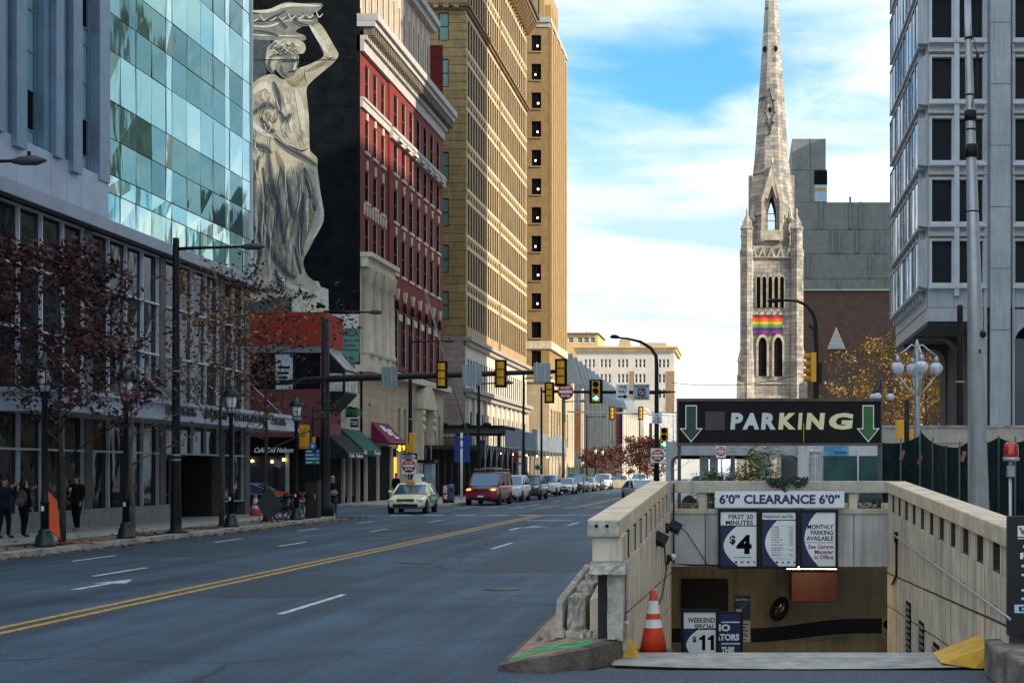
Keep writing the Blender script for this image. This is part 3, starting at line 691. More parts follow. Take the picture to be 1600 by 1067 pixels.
tx(t, pl, 'See Garage\nManager\nin Office', 1262.5, 1302, 850, 873, Ys, mat('crimson_print', (.28, .008, .05)), bold=.02, align='RIGHT')
mb = MB(); mb.box(wx(1258, Ys), wx(1302, Ys), pl-.002, pl-.0005, wz(847.5, Ys), wz(846.7, Ys)); mb.build('ruled_lines', mat('crimson_print', (.28, .008, .05)), t)
# boards standing on the ramp
Yb = 22.0
t, pl = board('board reading WEEKEND SPECIAL $11 standing on the ramp', 1064, 1123, 951, 1036, Yb, 983)
tx(t, pl, 'WEEKEND\nSPECIAL', 1075, 1117, 964, 982, Yb, M_BLACKP, bold=.02, align='RIGHT')
tx(t, pl, '$', 1082, 1088.5, 993, 1003, Yb, M_BLACKP, bold=.03); [MB().prism([(wx(a + u, Yb), wz(v, Yb)) for u, v in ((9.6, 991), (9.6, 1014.5), (4.6, 1014.5), (4.6, 998.5), (0, 998.5), (0, 995.3), (3, 994.5), (5.4, 991))], 'Y', pl - .003, pl - .001).build('numeral', M_BLACKP, t) for a in (1092.5, 1106)]; tx(t, pl, 'FLAT RATE PER DAY', 1085, 1114, 1018, 1021, Yb, M_BLACKP, bold=.015)
mb = MB(); 
for px in (1068, 1119): mb.box(wx(px, Yb) - .02, wx(px, Yb) + .02, Yb - .05, Yb - .01, -1.85, wz(1036, Yb))
mb.build('leg', M_BLK, t)
Yb = 22.4
t = thing('warning_board', 'navy board with cut off white words beside the weekend board', 'sign', (wx(1142, Yb), Yb, -1.6))
mb = MB(); mb.box(wx(1098, Yb), wx(1161, Yb), Yb - .05, Yb, wz(1050, Yb), wz(955, Yb)); mb.build('frame', M_BLK, t)
mb = MB(); mb.box(wx(1102, Yb), wx(1156.5, Yb), Yb - .056, Yb - .049, wz(1048, Yb), wz(958, Yb)); mb.build('panel', M_NAVY, t)
for s_, a, b, c, d in (('NO', 1114, 1141, 974, 985), ('SKATORS', 1104, 1155, 989, 999.5), ('THIS', 1127, 1147.5, 1009, 1020), ('RAMP', 1123, 1150, 1026, 1036)): text(s_, wx(a, Yb), wx(b, Yb), wz(d, Yb), wz(c, Yb), Yb - .056, M_SIGNW, t, bold=.05)
mb = MB()
for py in (970, 1003.5): mb.box(wx(1127, Yb), wx(1156, Yb), Yb - .061, Yb - .0565, wz(py + 1.8, Yb), wz(py, Yb))
mb.build('ruled_lines', M_SIGNW, t)
mb = MB(); mb.box(wx(1120, Yb), wx(1124, Yb), Yb - .04, Yb - .01, -2.0, wz(1050, Yb)); mb.box(wx(1152, Yb), wx(1156, Yb), Yb - .04, Yb - .01, -2.0, wz(1050, Yb)); mb.build('leg', M_BLK, t)

# ---- the big PARKING sign on two posts
Yp = 25.6; s = F / Yp
t = thing('parking_sign', 'wide dark PARKING sign with green arrows on two posts', 'sign', (wx(1217, Yp), Yp, 1.4))
X = lambda px: wx(px, Yp); Z = lambda py: wz(py, Yp)
M_RUST = mat('brown_metal_frame', (.10, .075, .06), rough=.6, var=.35, scale=6, grime=.4)
mb = MB(); mb.box(X(1060), X(1376), Yp, Yp + .16, Z(692), Z(627)); mb.build('panel', mat('dark_brown_panel', (.007, .004, .004), rough=.5, var=.3, scale=2, spec=.2), t)
mb = MB(); mb.box(X(1057), X(1378), Yp - .03, Yp + .19, Z(627), Z(622.5)); mb.box(X(1057), X(1378), Yp - .03, Yp + .19, Z(696), Z(692)); mb.box(X(1057), X(1060), Yp - .028, Yp + .188, Z(692), Z(627)); mb.box(X(1376), X(1378), Yp - .028, Yp + .188, Z(692), Z(627)); mb.build('frame', M_RUST, t)
for a in (1061, 1374.5): mb = MB(); mb.box(X(a) - .03, X(a) + .03, Yp + .05, Yp + .11, 1.3, Z(696)); mb.build('post', M_RUST, t)
mb = MB(); mb.box(X(1102), X(1132.5), Yp - .02, Yp - .001, Z(672), Z(643)); mb.build('blank_patch', mat('grey_patch', (.075, .062, .07), var=.15), t)
def garrow(cx, mi):
    def poly(g): 
        w, h = 9 - g, 18 - g*1.9; y0, ym, y1 = 633 + g, 669 + g, 691 - g*1.7
        return [(X(cx-w), Z(y0)), (X(cx+w), Z(y0)), (X(cx+w), Z(ym)), (X(cx+h), Z(ym)), (X(cx), Z(y1)), (X(cx-h), Z(ym)), (X(cx-w), Z(ym))]
    mb = MB(); mb.prism(poly(0), 'Y', Yp - .012, Yp - .001); mb.build('arrow_border', M_SIGNW, t)
    mb = MB(); mb.prism(poly(1.5), 'Y', Yp - .018, Yp - .0125); mb.build('arrow', mi, t)
garrow(1080, mat('dark_green_arrow', (.008, .055, .022), rough=.4)); garrow(1356.5, mat('green_arrow', (.015, .13, .012), rough=.4))
M_PW, M_PY = mat('faded_white_letter', (.62, .70, .68), rough=.4, var=.06), mat('cream_letter', (.80, .74, .42), rough=.4, var=.06)
for ch, a, b, m in (('P', 1141, 1161, M_PW), ('A', 1160, 1186, M_PW), ('R', 1189, 1212, M_PW), ('K', 1214, 1238, M_PY), ('I', 1239, 1247.5, M_PY), ('N', 1250, 1275, M_PY), ('G', 1279, 1333, M_PY)):
    if ch == 'K': a, b = 1216, 1243
    if ch == 'I': a, b = 1246.5, 1254
    if ch == 'N': a, b = 1259, 1289
    if ch == 'G': a, b = 1303 - 8, 1333
    text(ch, X(a), X(b), Z(671), Z(645), Yp - .001, m, t, bold=.055, shear=.08, ext=.02)
mb = MB(); mb.box(X(1255), X(1256.3), Yp - .03, Yp - .002, Z(691), Z(661)); mb.build('hanging_cable', mat('yellow_cable', (.45, .30, .02)), t)

# ---- lamps and cameras on the left wall
def flood(label, px, py, Y, dx):
    t = thing('floodlight', label, 'floodlight', (PX0, Y, wz(py, Y)))
    c = V((wx(px, Y), Y, wz(py, Y)))
    mb = MB(); M_ = Matrix.Rotation(R(28), 3, 'Y') @ Matrix.Rotation(R(-25), 3, 'X'); mb.obox(c + V((.12, -.02, .0)), (.20, .17, .15), mtx=M_); mb.build('lamp_head', M_BLK, t, bevel=.01)
    mb = MB(); mb.box(PX0 - .01, PX0 + .05, Y - .06, Y + .06, c.z - .1, c.z + .06); mb.tube([V((PX0, Y, c.z - .02)), c + V((-.02, 0, 0)), c + V((.09, 0, .0))], .022, 8); mb.build('bracket', M_BLK, t)
    mb = MB(); mb.obox(c + V((.03, -.06, .0)), (.05, .012, .05)); mb.build('lens', M_WHITE, t)
flood('black floodlight on the left ramp wall, upper one near the corner', 1043, 823, 22.8, 0)
flood('black floodlight on the left ramp wall, lower and nearer one', 1019, 842, 20.4, 0)
t = thing('security_camera', 'small dome camera on the left ramp wall with hanging cable', 'camera', (PX0, 23.2, wz(876, 23.2)))
c = V((wx(1049, 23.2), 23.2, wz(870, 23.2)))
mb = MB(); mb.ball(c + V((.03, 0, 0)), .055, 12, 8); mb.build('dome', M_WHITE, t)
mb = MB(); mb.cyl((PX0, 23.2, c.z - .05), c + V((.02, 0, 0)), .045, .05); mb.box(PX0 - .01, PX0 + .03, 23.1, 23.3, c.z - .12, c.z + .04); mb.build('mount', M_BLK, t)
mb = MB(); mb.tube([(PX0 + .02, 22.0, wz(845, 22)), (PX0 + .02, 22.3, .6), (PX0 + .02, 22.6, .42), (PX0 + .02, 21.4, .1), (PX0 + .02, 18.4, .02)], .011, 6); mb.build('cable', M_BLK, t)

# ---- kerb island with the green spray paint, wreck of the parapet on it
pts = [(-2.46, 14.2, .05), (-2.2, 14.02, .12), (-1.92, 13.97, .17), (-1.55, 14.4, .2), (-1.27, 14.9, .225), (-1.26, 15.6, .26), (-1.6, 19.5, .2), (-2.45, 19.5, .16), (-2.47, 16.5, .13)]
mb = MB(); n = len(pts); c = V((-1.9, 15.6, .2))
rim = [V(p) for p in pts]
inr = [p + (V((c.x, c.y, p.z)) - p).normalized() * .16 + V((0, 0, .012)) for p in rim]
mb.add([(p.x, p.y, -.02) for p in rim] + rim + inr + [c], [(i, (i+1) % n, n+(i+1) % n, n+i) for i in range(n)] + [(n+i, n+(i+1) % n, 2*n+(i+1) % n, 2*n+i) for i in range(n)], 1)
mb.add(inr + [c], [(i, (i+1) % n, n) for i in range(n)], 0)
M_ISL = mat('island_concrete', (.42, .28, .18), rough=.95, var=.4, scale=5, bump=.8, bscale=24, grime=.3)
struct(mb.build('kerb_island', [M_ISL, mat('dirty_kerb', (.16, .125, .10), rough=.95, var=.5, scale=5, bump=.9, bscale=18)]))
def isl(x, y): # height of the island top under a point
    best = 9
    P_ = [*inr, c]
    for i in range(n):
        a, b, d = inr[i], inr[(i+1) % n], c
        den = (b.y-d.y)*(a.x-d.x) + (d.x-b.x)*(a.y-d.y)
        if abs(den) < 1e-9: continue
        l1 = ((b.y-d.y)*(x-d.x) + (d.x-b.x)*(y-d.y))/den; l2 = ((d.y-a.y)*(x-d.x) + (a.x-d.x)*(y-d.y))/den
        if l1 >= -.01 and l2 >= -.01 and l1 + l2 <= 1.01: return l1*a.z + l2*b.z + (1-l1-l2)*d.z
    return None
rng = random.Random(5); mb = MB()
blobs = [(-2.28, 14.42, .10), (-2.2, 14.5, .12), (-2.1, 14.55, .12), (-2.05, 14.68, .13), (-1.98, 14.5, .08), (-1.85, 14.45, .09), (-1.76, 14.5, .10), (-1.68, 14.58, .10), (-1.6, 14.68, .10), (-1.95, 14.8, .13), (-2.3, 14.6, .10), (-1.75, 14.8, .12), (-2.15, 14.85, .1)]
g = .02; X0, Y0 = -2.46, 14.0
for i in range(64):
    for j in range(64):
        x, y = X0 + i*g + g/2, Y0 + j*g + g/2
        v = max(1 - ((x-a)**2/(r*1.2)**2 + (y-b)**2/(r*.8)**2) for a, b, r in blobs)
        if v > rng.uniform(0, .45) - .05:
            z = [isl(x+dx*g/2, y+dy*g/2) for dx, dy in ((-1, -1), (1, -1), (1, 1), (-1, 1))]
            if None in z: continue
            mb.quad((x-g/2, y-g/2, z[0]+.004), (x+g/2, y-g/2, z[1]+.004), (x+g/2, y+g/2, z[2]+.004), (x-g/2, y+g/2, z[3]+.004))
struct(mb.build('spray_paint_marking', mat('green_spray_paint', (.05, .46, .17), rough=.9, var=.4, scale=9), fix=False))
t = thing('broken_parapet', 'shattered parapet end of split concrete slabs on the kerb island', 'wall', (-1.8, 16.3, .18))
rng = random.Random(8)
mb = MB(); mb.add([(-2.07, 15.5, .2), (-1.98, 15.5, .2), (-1.98, 15.5, .56), (-2.05, 15.5, .60), (-1.96, 17.3, .2), (-1.86, 17.3, .2), (-1.86, 17.3, .86), (-1.93, 17.3, .88)], [(0, 1, 2, 3), (4, 7, 6, 5), (0, 4, 5, 1), (1, 5, 6, 2), (2, 6, 7, 3), (3, 7, 4, 0)]); mb.build('outer_slab', M_CONCD, t, bevel=.02)
mb = MB()
for i in range(3):
    rock(mb, (-1.83 + i*.03, 15.85 + i*.58, .18 + (.44 + i*.09)/2), (.19, .66, .44 + i*.09), rng, n=7)
mb.build('rubble_core', M_CONCD, t)
mb = MB(); mb.add([(-1.68, 15.5, .22), (-1.57, 15.5, .22), (-1.58, 15.5, .63), (-1.68, 15.5, .60), (-1.66, 17.3, .22), (-1.57, 17.3, .22), (-1.57, 17.3, .90), (-1.66, 17.3, .86)], [(0, 1, 2, 3), (4, 7, 6, 5), (0, 4, 5, 1), (1, 5, 6, 2), (2, 6, 7, 3), (3, 7, 4, 0)]); mb.build('inner_slab', M_CONC, t, bevel=.012)
mb = MB()
for i in range(16): x, y = rng.uniform(-2.2, -1.5), rng.uniform(15.15, 15.5); rock(mb, (x, y, .235), [rng.uniform(.04, .11) for _ in range(3)], rng, n=2)
stuff(tag(mb.build('rubble', M_CONCD), 'loose concrete rubble lying before the shattered parapet', 'rubble'))
mb = MB(); a = .05
mb.add([(-2.25, 15.0, .19), (-2.16, 14.96, .19), (-2.12, 15.05, .22), (-2.2, 15.1, .25), (-2.18, 15.02, .28)], [(0, 1, 4), (1, 2, 4), (2, 3, 4), (3, 0, 4)]); tag(mb.build('litter', mat('torn_plastic', (.25, .25, .25), rough=.4, var=.6, scale=12)), 'crumpled black and white wrapper on the kerb island', 'litter')
# yellow kerb ends and the kerb stones at the right
mb = MB(); mb.add([(-1.27, 14.92, .0), (-1.25, 14.92, .27), (-1.25, 15.35, .27), (-1.27, 15.35, 0), (-1.12, 14.95, .03), (-1.12, 15.3, .03)], [(0, 1, 2, 3), (0, 4, 1), (1, 4, 5, 2), (2, 5, 3), (0, 3, 5, 4)]); struct(mb.build('yellow_kerb_end', mat('yellow_kerb_paint', (.74, .40, .03), rough=.7, var=.22, scale=7)))
mb = MB(); mb.add([(2.36, 14.35, .0), (2.6, 14.35, .25), (2.6, 15.25, .25), (2.36, 15.25, 0), (2.05, 14.5, .035), (2.05, 15.2, .05), (2.6, 14.35, 0), (2.6, 15.25, 0)], [(0, 4, 5, 3), (4, 1, 2, 5), (0, 6, 1, 4), (3, 5, 2, 7), (6, 7, 2, 1), (0, 3, 7, 6)]); struct(mb.build('yellow_kerb_end', mat('yellow_kerb_paint', (.74, .40, .03), rough=.7, var=.22, scale=7)))
rng = random.Random(21); mb = MB()
for x, y, d in ((2.68, 13.45, .36), (2.74, 12.55, .35), (2.8, 11.65, .34)): mb.obox((x, y, d/2), (.62, .87, d), rng.uniform(-.04, .04))
struct(mb.build('kerb_stones', mat('dark_kerb_stone', (.26, .22, .18), rough=.95, var=.5, scale=4, bump=1., bscale=14, grime=.5), bevel=.035, bseg=3))
# ---- traffic cone by the left wall
def cone(name, label, loc, h, r, cols, group=None):
    t = thing(name, label, 'traffic cone', loc, group); x, y, z = loc
    mb = MB(); pr_ = [(r*.92, .03), (r*.62, h*.42), (r*.515, h*.55), (r*.45, h*.64), (r*.31, h*.84), (r*.2, h), (r*.1, h+.004), (0, h+.004)]; mb.lathe(pr_, (x, y, z), 24)
    for i in range(len(mb.f)): mb.m[i] = 1 if i // 24 in (1, 3) else 0
    mb.build('cone_body', cols[:2], t)
    mb = MB(); mb.box(x - r*1.3, x + r*1.3, y - r*1.3, y + r*1.3, z, z + .03); mb.build('base', cols[2], t, bevel=.01)
    return t
M_CONEO = mat('cone_orange', (.72, .055, .012), rough=.5, var=.15, scale=8, grime=.3); M_CONEW = mat('reflective_white', (.76, .75, .72), rough=.5, var=.18, scale=9)
cone('traffic_cone', 'orange traffic cone with two white bands against the left ramp wall', (-.98, 15.48, -.0), .70, .165, (M_CONEO, M_CONEW, M_BLK))
# ---- black board at the right edge, with the cut-off lettering
Yk = 13.3
t = thing('price_board', 'tall black board with white lettering cut by the right edge', 'sign', (3.0, Yk, .3))
mb = MB(); mb.box(wx(1576, Yk), 3.55, Yk, Yk + .12, wz(993, Yk), wz(806, Yk)); mb.build('panel', mat('black_board', (.006, .006, .008), rough=.4), t, bevel=.008)
mb = MB(); mb.box(wx(1590, Yk), 3.4, Yk - .008, Yk - .001, wz(838, Yk), wz(821, Yk)); mb.box(wx(1590, Yk), 3.4, Yk - .008, Yk - .001, wz(841.5, Yk), wz(840, Yk)); mb.build('white_panel', M_SIGNW, t)
text('W', wx(1592, Yk), wx(1612, Yk), wz(835, Yk), wz(824, Yk), Yk - .008, M_RED, t, bold=.03)
text('GARAGE', wx(1598, Yk), 3.3, wz(858, Yk), wz(849, Yk), Yk, M_SIGNW, t, bold=.03); text('PARKING', wx(1594, Yk), 3.3, wz(873, Yk), wz(863, Yk), Yk, M_SIGNW, t, bold=.03)
mb = MB()
for py in (884, 898, 922, 935): mb.lathe([(.013, 0), (.013, -.004), (0, -.004)], (wx(1598, Yk), Yk - .001, wz(py, Yk)), 12, axis='Y'); mb.box(wx(1602, Yk), 3.3, Yk - .005, Yk - .001, wz(py + 2.5, Yk), wz(py - 2.5, Yk))
mb.build('bullet_list', M_SIGNW, t)
mb = MB(); mb.box(wx(1585, Yk), 3.45, Yk - .008, Yk - .001, wz(957, Yk), wz(944, Yk)); mb.build('pale_strip', mat('pale_blue_strip', (.45, .62, .70), var=.1), t)
text('DISCOUNT', wx(1592, Yk), 3.3, wz(954, Yk), wz(947, Yk), Yk - .008, M_BLACKP, t, bold=.03)
# ================================================================ left: office block of glass and metal
M_PANEL = mat('grey_blue_metal_panel', (.44, .52, .66), rough=.42, metal=.15, var=.12, scale=.8, grime=.15)
M_FIN = mat('dark_metal_fin', (.19, .29, .40), rough=.38, metal=.3, var=.15, scale=1)
M_MUL = mat('white_mullion', (.55, .60, .66), rough=.4, var=.06)
M_MULD = mat('dark_joint', (.02, .04, .045), rough=.4)
M_GRAN = mat('granite_base', (.27, .29, .30), rough=.6, var=.25, scale=6, grime=.3)
M_PIER = mat('stone_pier', (.12, .105, .10), rough=.6, var=.2, scale=2)
M_VIS = [glassmat('teal_glass_deep', (.055, .19, .19), metal=.78, ripple=.045, rscale=.8), glassmat('teal_glass_mid', (.12, .30, .29), metal=.78, ripple=.05, rscale=.9), glassmat('teal_glass_green', (.10, .26, .225), metal=.78, ripple=.05, rscale=.9)]
M_SPN = [glassmat('pale_spandrel_glass', (.40, .70, .62), rough=.08, metal=.55, ripple=.035, rscale=1.), glassmat('bright_spandrel_glass', (.58, .82, .74), rough=.07, metal=.7, ripple=.05, rscale=1.), glassmat('blue_spandrel_glass', (.27, .62, .60), rough=.07, metal=.7, ripple=.05, rscale=1.)]
M_LOW = glassmat('street_level_glass', (.012, .016, .022), rough=.04, metal=.07, ripple=.05, rscale=.9)
M_LOW.node_tree.nodes['Principled BSDF'].inputs['Specular IOR Level'].default_value = .2
M_BLIND = glassmat('blind_behind_glass', (.30, .52, .55), rough=.12, metal=.5, ripple=.04)
GX = -22.0
t = thing('office_building', 'glass and metal office block with long lettered canopy over the pavement', 'building', (-32, 34, .13)); gb = t
mb = MB(); mb.box(-48, GX - .35, 2, 62.75, 3.02, 31); mb.box(-48, GX - .35, 2, 53.6, .13, 3.01); mb.box(-48, GX - 1.65, 53.61, 59.24, .13, 3.01); mb.box(-48, GX - .35, 59.25, 62.75, .13, 3.01); mb.build('core', mat('dark_core', (.02, .022, .025), rough=.8), t)
mb = MB()
piers = [(y, y + .5) for y in (4.6, 10.7, 16.8, 22.9, 29.0, 35.0, 41.0, 47.1, 53.15, 59.25)] + [(62.2, 62.8)]
for a, b in piers: mb.box(GX - .34, GX + .04, a, b, .13, 10.15)
islands(mb, 'pier', M_PIER, t)
mb = MB(); mb.box(GX - .3, GX + .06, 2, 54.7, .131, .75); mb.build('stone_base', M_GRAN, t)
rows = [.75, 2.7, 4.5, 6.4, 8.3, 10.12]
rng = random.Random(2)
for (a0, a), (b, b1) in zip(piers, piers[1:]):
    ent = 53 < a < 55
    n = 4 if b - a > 4 else 2; st = (b - a) / n
    for lo, hi in ((0, 2), (2, 5)):
        mb = MB()
        for r in range(lo, hi):
            if ent and r < 1: continue
            for i in range(n):
                j = [rng.uniform(-.012, .012) for _ in range(4)]
                y0, y1, z0, z1 = a + i*st, a + (i+1)*st, rows[r], rows[r+1]
                mb.quad((GX - .14 + j[0], y0, z0), (GX - .14 + j[1], y1, z0), (GX - .14 + j[2], y1, z1), (GX - .14 + j[3], y0, z1))
        if not mb.v: continue
        wnd = mb.build('window', M_LOW, t, fix=False)
        fr = MB()
        for i in range(n + 1): fr.box(GX - .2, GX - .02 , max(a + .002, a + i*st - .024), min(b - .002, a + i*st + .024), rows[lo if not ent or lo else 1], rows[hi] - .002)
        for r in range(lo, hi + 1):
            if ent and r < 1: continue
            fr.box(GX - .21, GX + .012, a + .001, b - .001, rows[r] - (.034 if r not in (0, 5) else .03), rows[r] + (.034 if r not in (0, 5) else .0))
        fr.build('frame', M_MUL, wnd)
# entrance recess with glazed doors
mb = MB(); mb.box(GX - 1.6, GX - 1.5, 53.65, 59.2, .13, 3.0); mb.build('entrance_wall', M_DARK, t)
mb = MB(); mb.box(GX - 1.44, GX - 1.36, 53.7, 59.2, 2.62, 2.98); mb.build('door_transom', M_GREYM, t)
for i in range(4):
    y = 54.2 + i*1.15
    mb = MB(); mb.box(GX - 1.48, GX - 1.44, y + .05, y + 1.0, .16, 2.5); d = mb.build('door', M_LOW, t)
    mb = MB(); 
    for q in (y, y + 1.0): mb.box(GX - 1.49, GX - 1.41, q, q + .06, .14, 2.6)
    mb.box(GX - 1.49, GX - 1.41, y + .06, y + 1.0, 2.5, 2.6); mb.build('frame', M_GREYM, d)
    mb = MB(); mb.box(GX - 1.40, GX - 1.37, y + .1, y + .95, 1.05, 1.09); mb.build('handle', M_STEEL, d)
# ledge over the street-level glass
mb = MB(); mb.box(GX - .3, GX + .38, 2, 62.9, 10.2, 10.62); mb.build('ledge', mat('ledge_metal', (.34, .38, .46), rough=.4, metal=.35, var=.15, scale=.9), t, bevel=.02)
mb = MB(); mb.box(GX - .3, GX + .30, 2, 62.85, 10.12, 10.198); mb.build('ledge_shadow_gap', M_BLK, t)
# metal clad wing with fins and slot windows
mb = MB()
y = 4.0
while y < 48.0:
    mb.box(GX - .3, GX + .30, y + .01, min(y + 1.02, 48.2), 10.66, 12.0); y += 1.03
mb.build('spandrel_panels', M_PANEL, t)
k = 0
for g in range(12):
    y0 = 46.15 - 3.55*g
    if y0 < 5: break
    for dy, w_ in ((0, .52), (.68, .52)):
        for f in range(4):
            zb = 12.0 + 4.3*f
            for z0, z1, m in ((0, .55, M_BLIND), (.55, 1.8, M_GLBLK), (1.8, 3.0, M_BLIND), (3.0, 4.3, M_BLIND)):
                mb = MB(); mb.box(GX - .12, GX - .06, y0 + dy + .03, y0 + dy + w_ - .03, zb + z0 + .03, zb + z1 - .03)
                if k < 100: mb.build('slot_window', m, t); k += 1
    mb = MB(); mb.box(GX - .14, GX + .0, y0 - .06, y0, 12.0, 29); mb.box(GX - .14, GX + .0, y0 + .53, y0 + .67, 12.0, 29); mb.box(GX - .14, GX, y0 + 1.21, y0 + 1.27, 12.0, 29)
    for f in range(16): mb.box(GX - .13, GX - .03, y0 + .001, y0 + 1.205, 11.97 + [0, .55, 1.8, 3.0][f % 4] + 4.3*(f // 4), 12.03 + [0, .55, 1.8, 3.0][f % 4] + 4.3*(f // 4))
    mb.build('window_frame', M_FIN, t)
    mb = MB()
    for a, w_, p in ((1.30, .34, .22), (1.70, .50, .42), (2.30, .34, .26), (2.75, .62, .46)): mb.box(GX - .2, GX + p, y0 + a - 3.55 + .0, y0 + a + w_ - 3.55, 11.6 + .16*((a*10) % 3), 29)
    mb.build('facade_fins', M_FIN, t)
mb = MB(); mb.box(GX - .2, GX + .35, 47.45, 48.22, 11.85, 29); mb.build('corner_fin', mat('steel_blue_fin', (.25, .35, .45), rough=.4, metal=.4, var=.12), t)
mb = MB(); mb.box(GX - .34, GX - .16, 2, 47.45, 12.0, 29.4); mb.build('back_wall', M_FIN, t)
# curtain wall
Yc = [48.25, 49.55, 50.85, 52.2, 53.5, 54.05, 55.5, 56.9, 58.25, 59.6, 60.15, 61.7, 62.75]
Zc = [10.63, 11.65, 12.3, 13.56, 14.86, 16.6, 17.9, 19.2, 21.0, 22.3, 23.6, 25.4, 26.7, 28.0, 29.6]
SP = {0, 1, 4, 7, 10, 13}
rng = random.Random(9); acc = {}
for i, (a, b) in enumerate(zip(Yc, Yc[1:])):
    for r, (c, d) in enumerate(zip(Zc, Zc[1:])):
        if r in SP: m = rng.choice([M_SPN[0], M_SPN[0], M_SPN[1], M_SPN[2]]) if i not in (4, 9, 11) else M_SPN[1]
        else: m = rng.choice(M_VIS) if i not in (4, 9, 11) else M_SPN[1]
        j = [rng.uniform(-.016, .016) for _ in range(4)]
        mb = MB(); g = .018
        mb.quad((GX + .10 + j[0], a + g, c + g), (GX + .10 + j[1], b - g, c + g), (GX + .10 + j[2], b - g, d - g), (GX + .10 + j[3], a + g, d - g))
        key = (i, 's', r) if r in SP else (i, 'v', r)
        mb.build('glass_panel', m, t, fix=False)
mb = MB(); mb.box(GX - .3, GX + .07, 48.23, 62.78, 10.63, 29.6)
mb.build('curtain_frame', M_MULD, t)
mb = MB(); mb.box(GX - .3, GX + .16, 62.7, 62.85, 10.63, 29.6); mb.build('corner_trim', M_MUL, t)
mb = MB(); mb.box(-48.2, GX + .2, 2, 63, 29.6, 30.2); mb.build('roof', M_PANEL, t)
# lettered canopy
mb = MB(); mb.box(GX + .05, -19.9, 41, 63.0, 3.95, 4.32); mb.box(GX + .05, -19.78, 40.9, 63.1, 4.33, 4.47); mb.box(GX + .05, -19.8, 40.95, 63.05, 3.78, 3.94)
cn = mb.build('canopy', mat('pale_canopy_metal', (.50, .56, .68), rough=.35, metal=.3, var=.15, scale=1), t)
mb = MB(); y = 48.6
for n_ in (6, 5, 8, 4):      # raised metal letters, too weathered and oblique to read
    for i in range(n_): mb.box(-19.898, -19.84, y, y + .09, 4.0, 4.28); mb.box(-19.898, -19.84, y + .2, y + .28, 4.0, 4.28 - .12*(i % 2)); mb.box(-19.898, -19.842, y + .091, y + .199, 4.0 + .11*(i % 3), 4.05 + .11*(i % 3)); y += .46
    y += .75
islands(mb, 'raised_letter', mat('canopy_letters', (.07, .06, .06), rough=.4, metal=.3), cn)
for y in (44, 50, 56, 62): mb = MB(); mb.cyl((GX, y, 6.2), (-20.2, y, 4.45), .025, n=6); mb.build('tie_rod', M_STEEL, cn)
# ================================================================ far side of the cross street: corner restaurant, shops, red brick block with the mural
FX = -24.0
M_REDF = mat('red_stucco', (.36, .026, .012), rough=.8, var=.12, scale=2, grime=.15)
M_MAR = mat('maroon_render', (.17, .045, .045), rough=.85, var=.15, scale=2, grime=.3)
M_ORNG = mat('orange_red_trim', (.62, .07, .03), rough=.6, var=.1)
t = thing('corner_restaurant', 'two storey corner restaurant with red fascia and boxed bay window', 'building', (-27, 81, .13)); rst = t
X = lambda px: wx(px, 79.3); Z = lambda py: wz(py, 79.3)
xr = -23.6; ye = 82.8; xl = -37
mb = MB(); facade(mb, '-Y', 79.3, xl, xr, Z(690), Z(608), [], .1); mb.box(xl, xr - .02, 79.34, ye, 3.6, Z(608)); mb.build('wall', M_MAR, t)
mb = MB(); mb.box(xl, xr + .12, 79.2, ye, Z(540), Z(488)); mb.build('fascia', M_REDF, t)
mb = MB(); mb.box(xl, xr + .06, 79.24, ye - .01, Z(551), Z(540) - .003); mb.build('fascia_trim', M_GREYM, t)
mb = MB(); mb.box(xl, xr - .04, 79.38, ye - .02, Z(608) + .003, Z(551) - .003); mb.build('upper_window_band', M_GLBLK, t)
for px in (392, 428, 460): mb = MB(); mb.box(X(px) - .06, X(px) + .06, 79.3, 79.4, Z(607), Z(552)); mb.build('window_mullion', M_BLK, t)
mb = MB(); mb.box(X(430), X(457), 79.33, 79.37, Z(608), Z(553)); p = mb.build('window_poster', mat('poster_white', (.55, .62, .66), var=.12, scale=2), t)
mb = MB()
for i, a in enumerate((572, 581, 588, 593, 598)): mb.box(X(434 + i % 2), X(453 - 2*(i % 3)), 79.318, 79.329, Z(a + 3.4), Z(a))
mb.build('printed_lines', M_BLACKP, p)
mb = MB(); mb.box(X(501), xr + .03, 79.26, 79.6, .13, Z(551) - .004); mb.build('corner_trim', M_ORNG, t)
mb = MB(); mb.box(xl, X(500), 79.36, ye, .13, 3.59); mb.build('shopfront', M_DARK, t)
for a, b in ((360, 372), (428, 434), (446, 452), (458, 462), (496, 500)): mb = MB(); mb.box(X(a), X(b), 79.28, 79.36, .13, 3.5); mb.build('shopfront_pillar', mat('grey_pillar', (.28, .27, .26), var=.15) if a == 446 else M_BLK, t)
mb = MB(); mb.box(X(372), X(428), 79.31, 79.35, .8, 2.9); mb.box(X(434), X(446), 79.31, 79.35, .5, 2.9); mb.build('shop_window', M_GLDARK, t)
for px, py in ((395, 720), (426, 721), (444, 718)): mb = MB(); mb.ball((X(px), 79.2, Z(py)), .07, 8, 6); mb.build('lamp_bulb', mat('warm_bulb', (1, .75, .3), emit=(1, .62, .18), estr=6), t)
mb = MB(); mb.prism([(xl, Z(683)), (X(500), Z(683)), (X(500), Z(706)), (xl, Z(706))], 'Y', 78.9, 79.25); sg = mb.build('name_board', M_BLACKP, t)
text('Cafe Old Nelson', X(401), X(462), Z(707), Z(699), 78.9, M_SIGNW, sg, bold=.02, shear=.35)
mb = MB(); mb.add([(X(438), 78.4, Z(716)), (X(450), 78.4, Z(722)), (X(446), 78.5, Z(732)), (X(436), 78.5, Z(728))], [(0, 1, 2, 3)]); mb.box(xl + 1, X(380), 79.2, 79.3, 3.0, 3.3, 0); mb.build('sail_sign', M_GREYM, t)
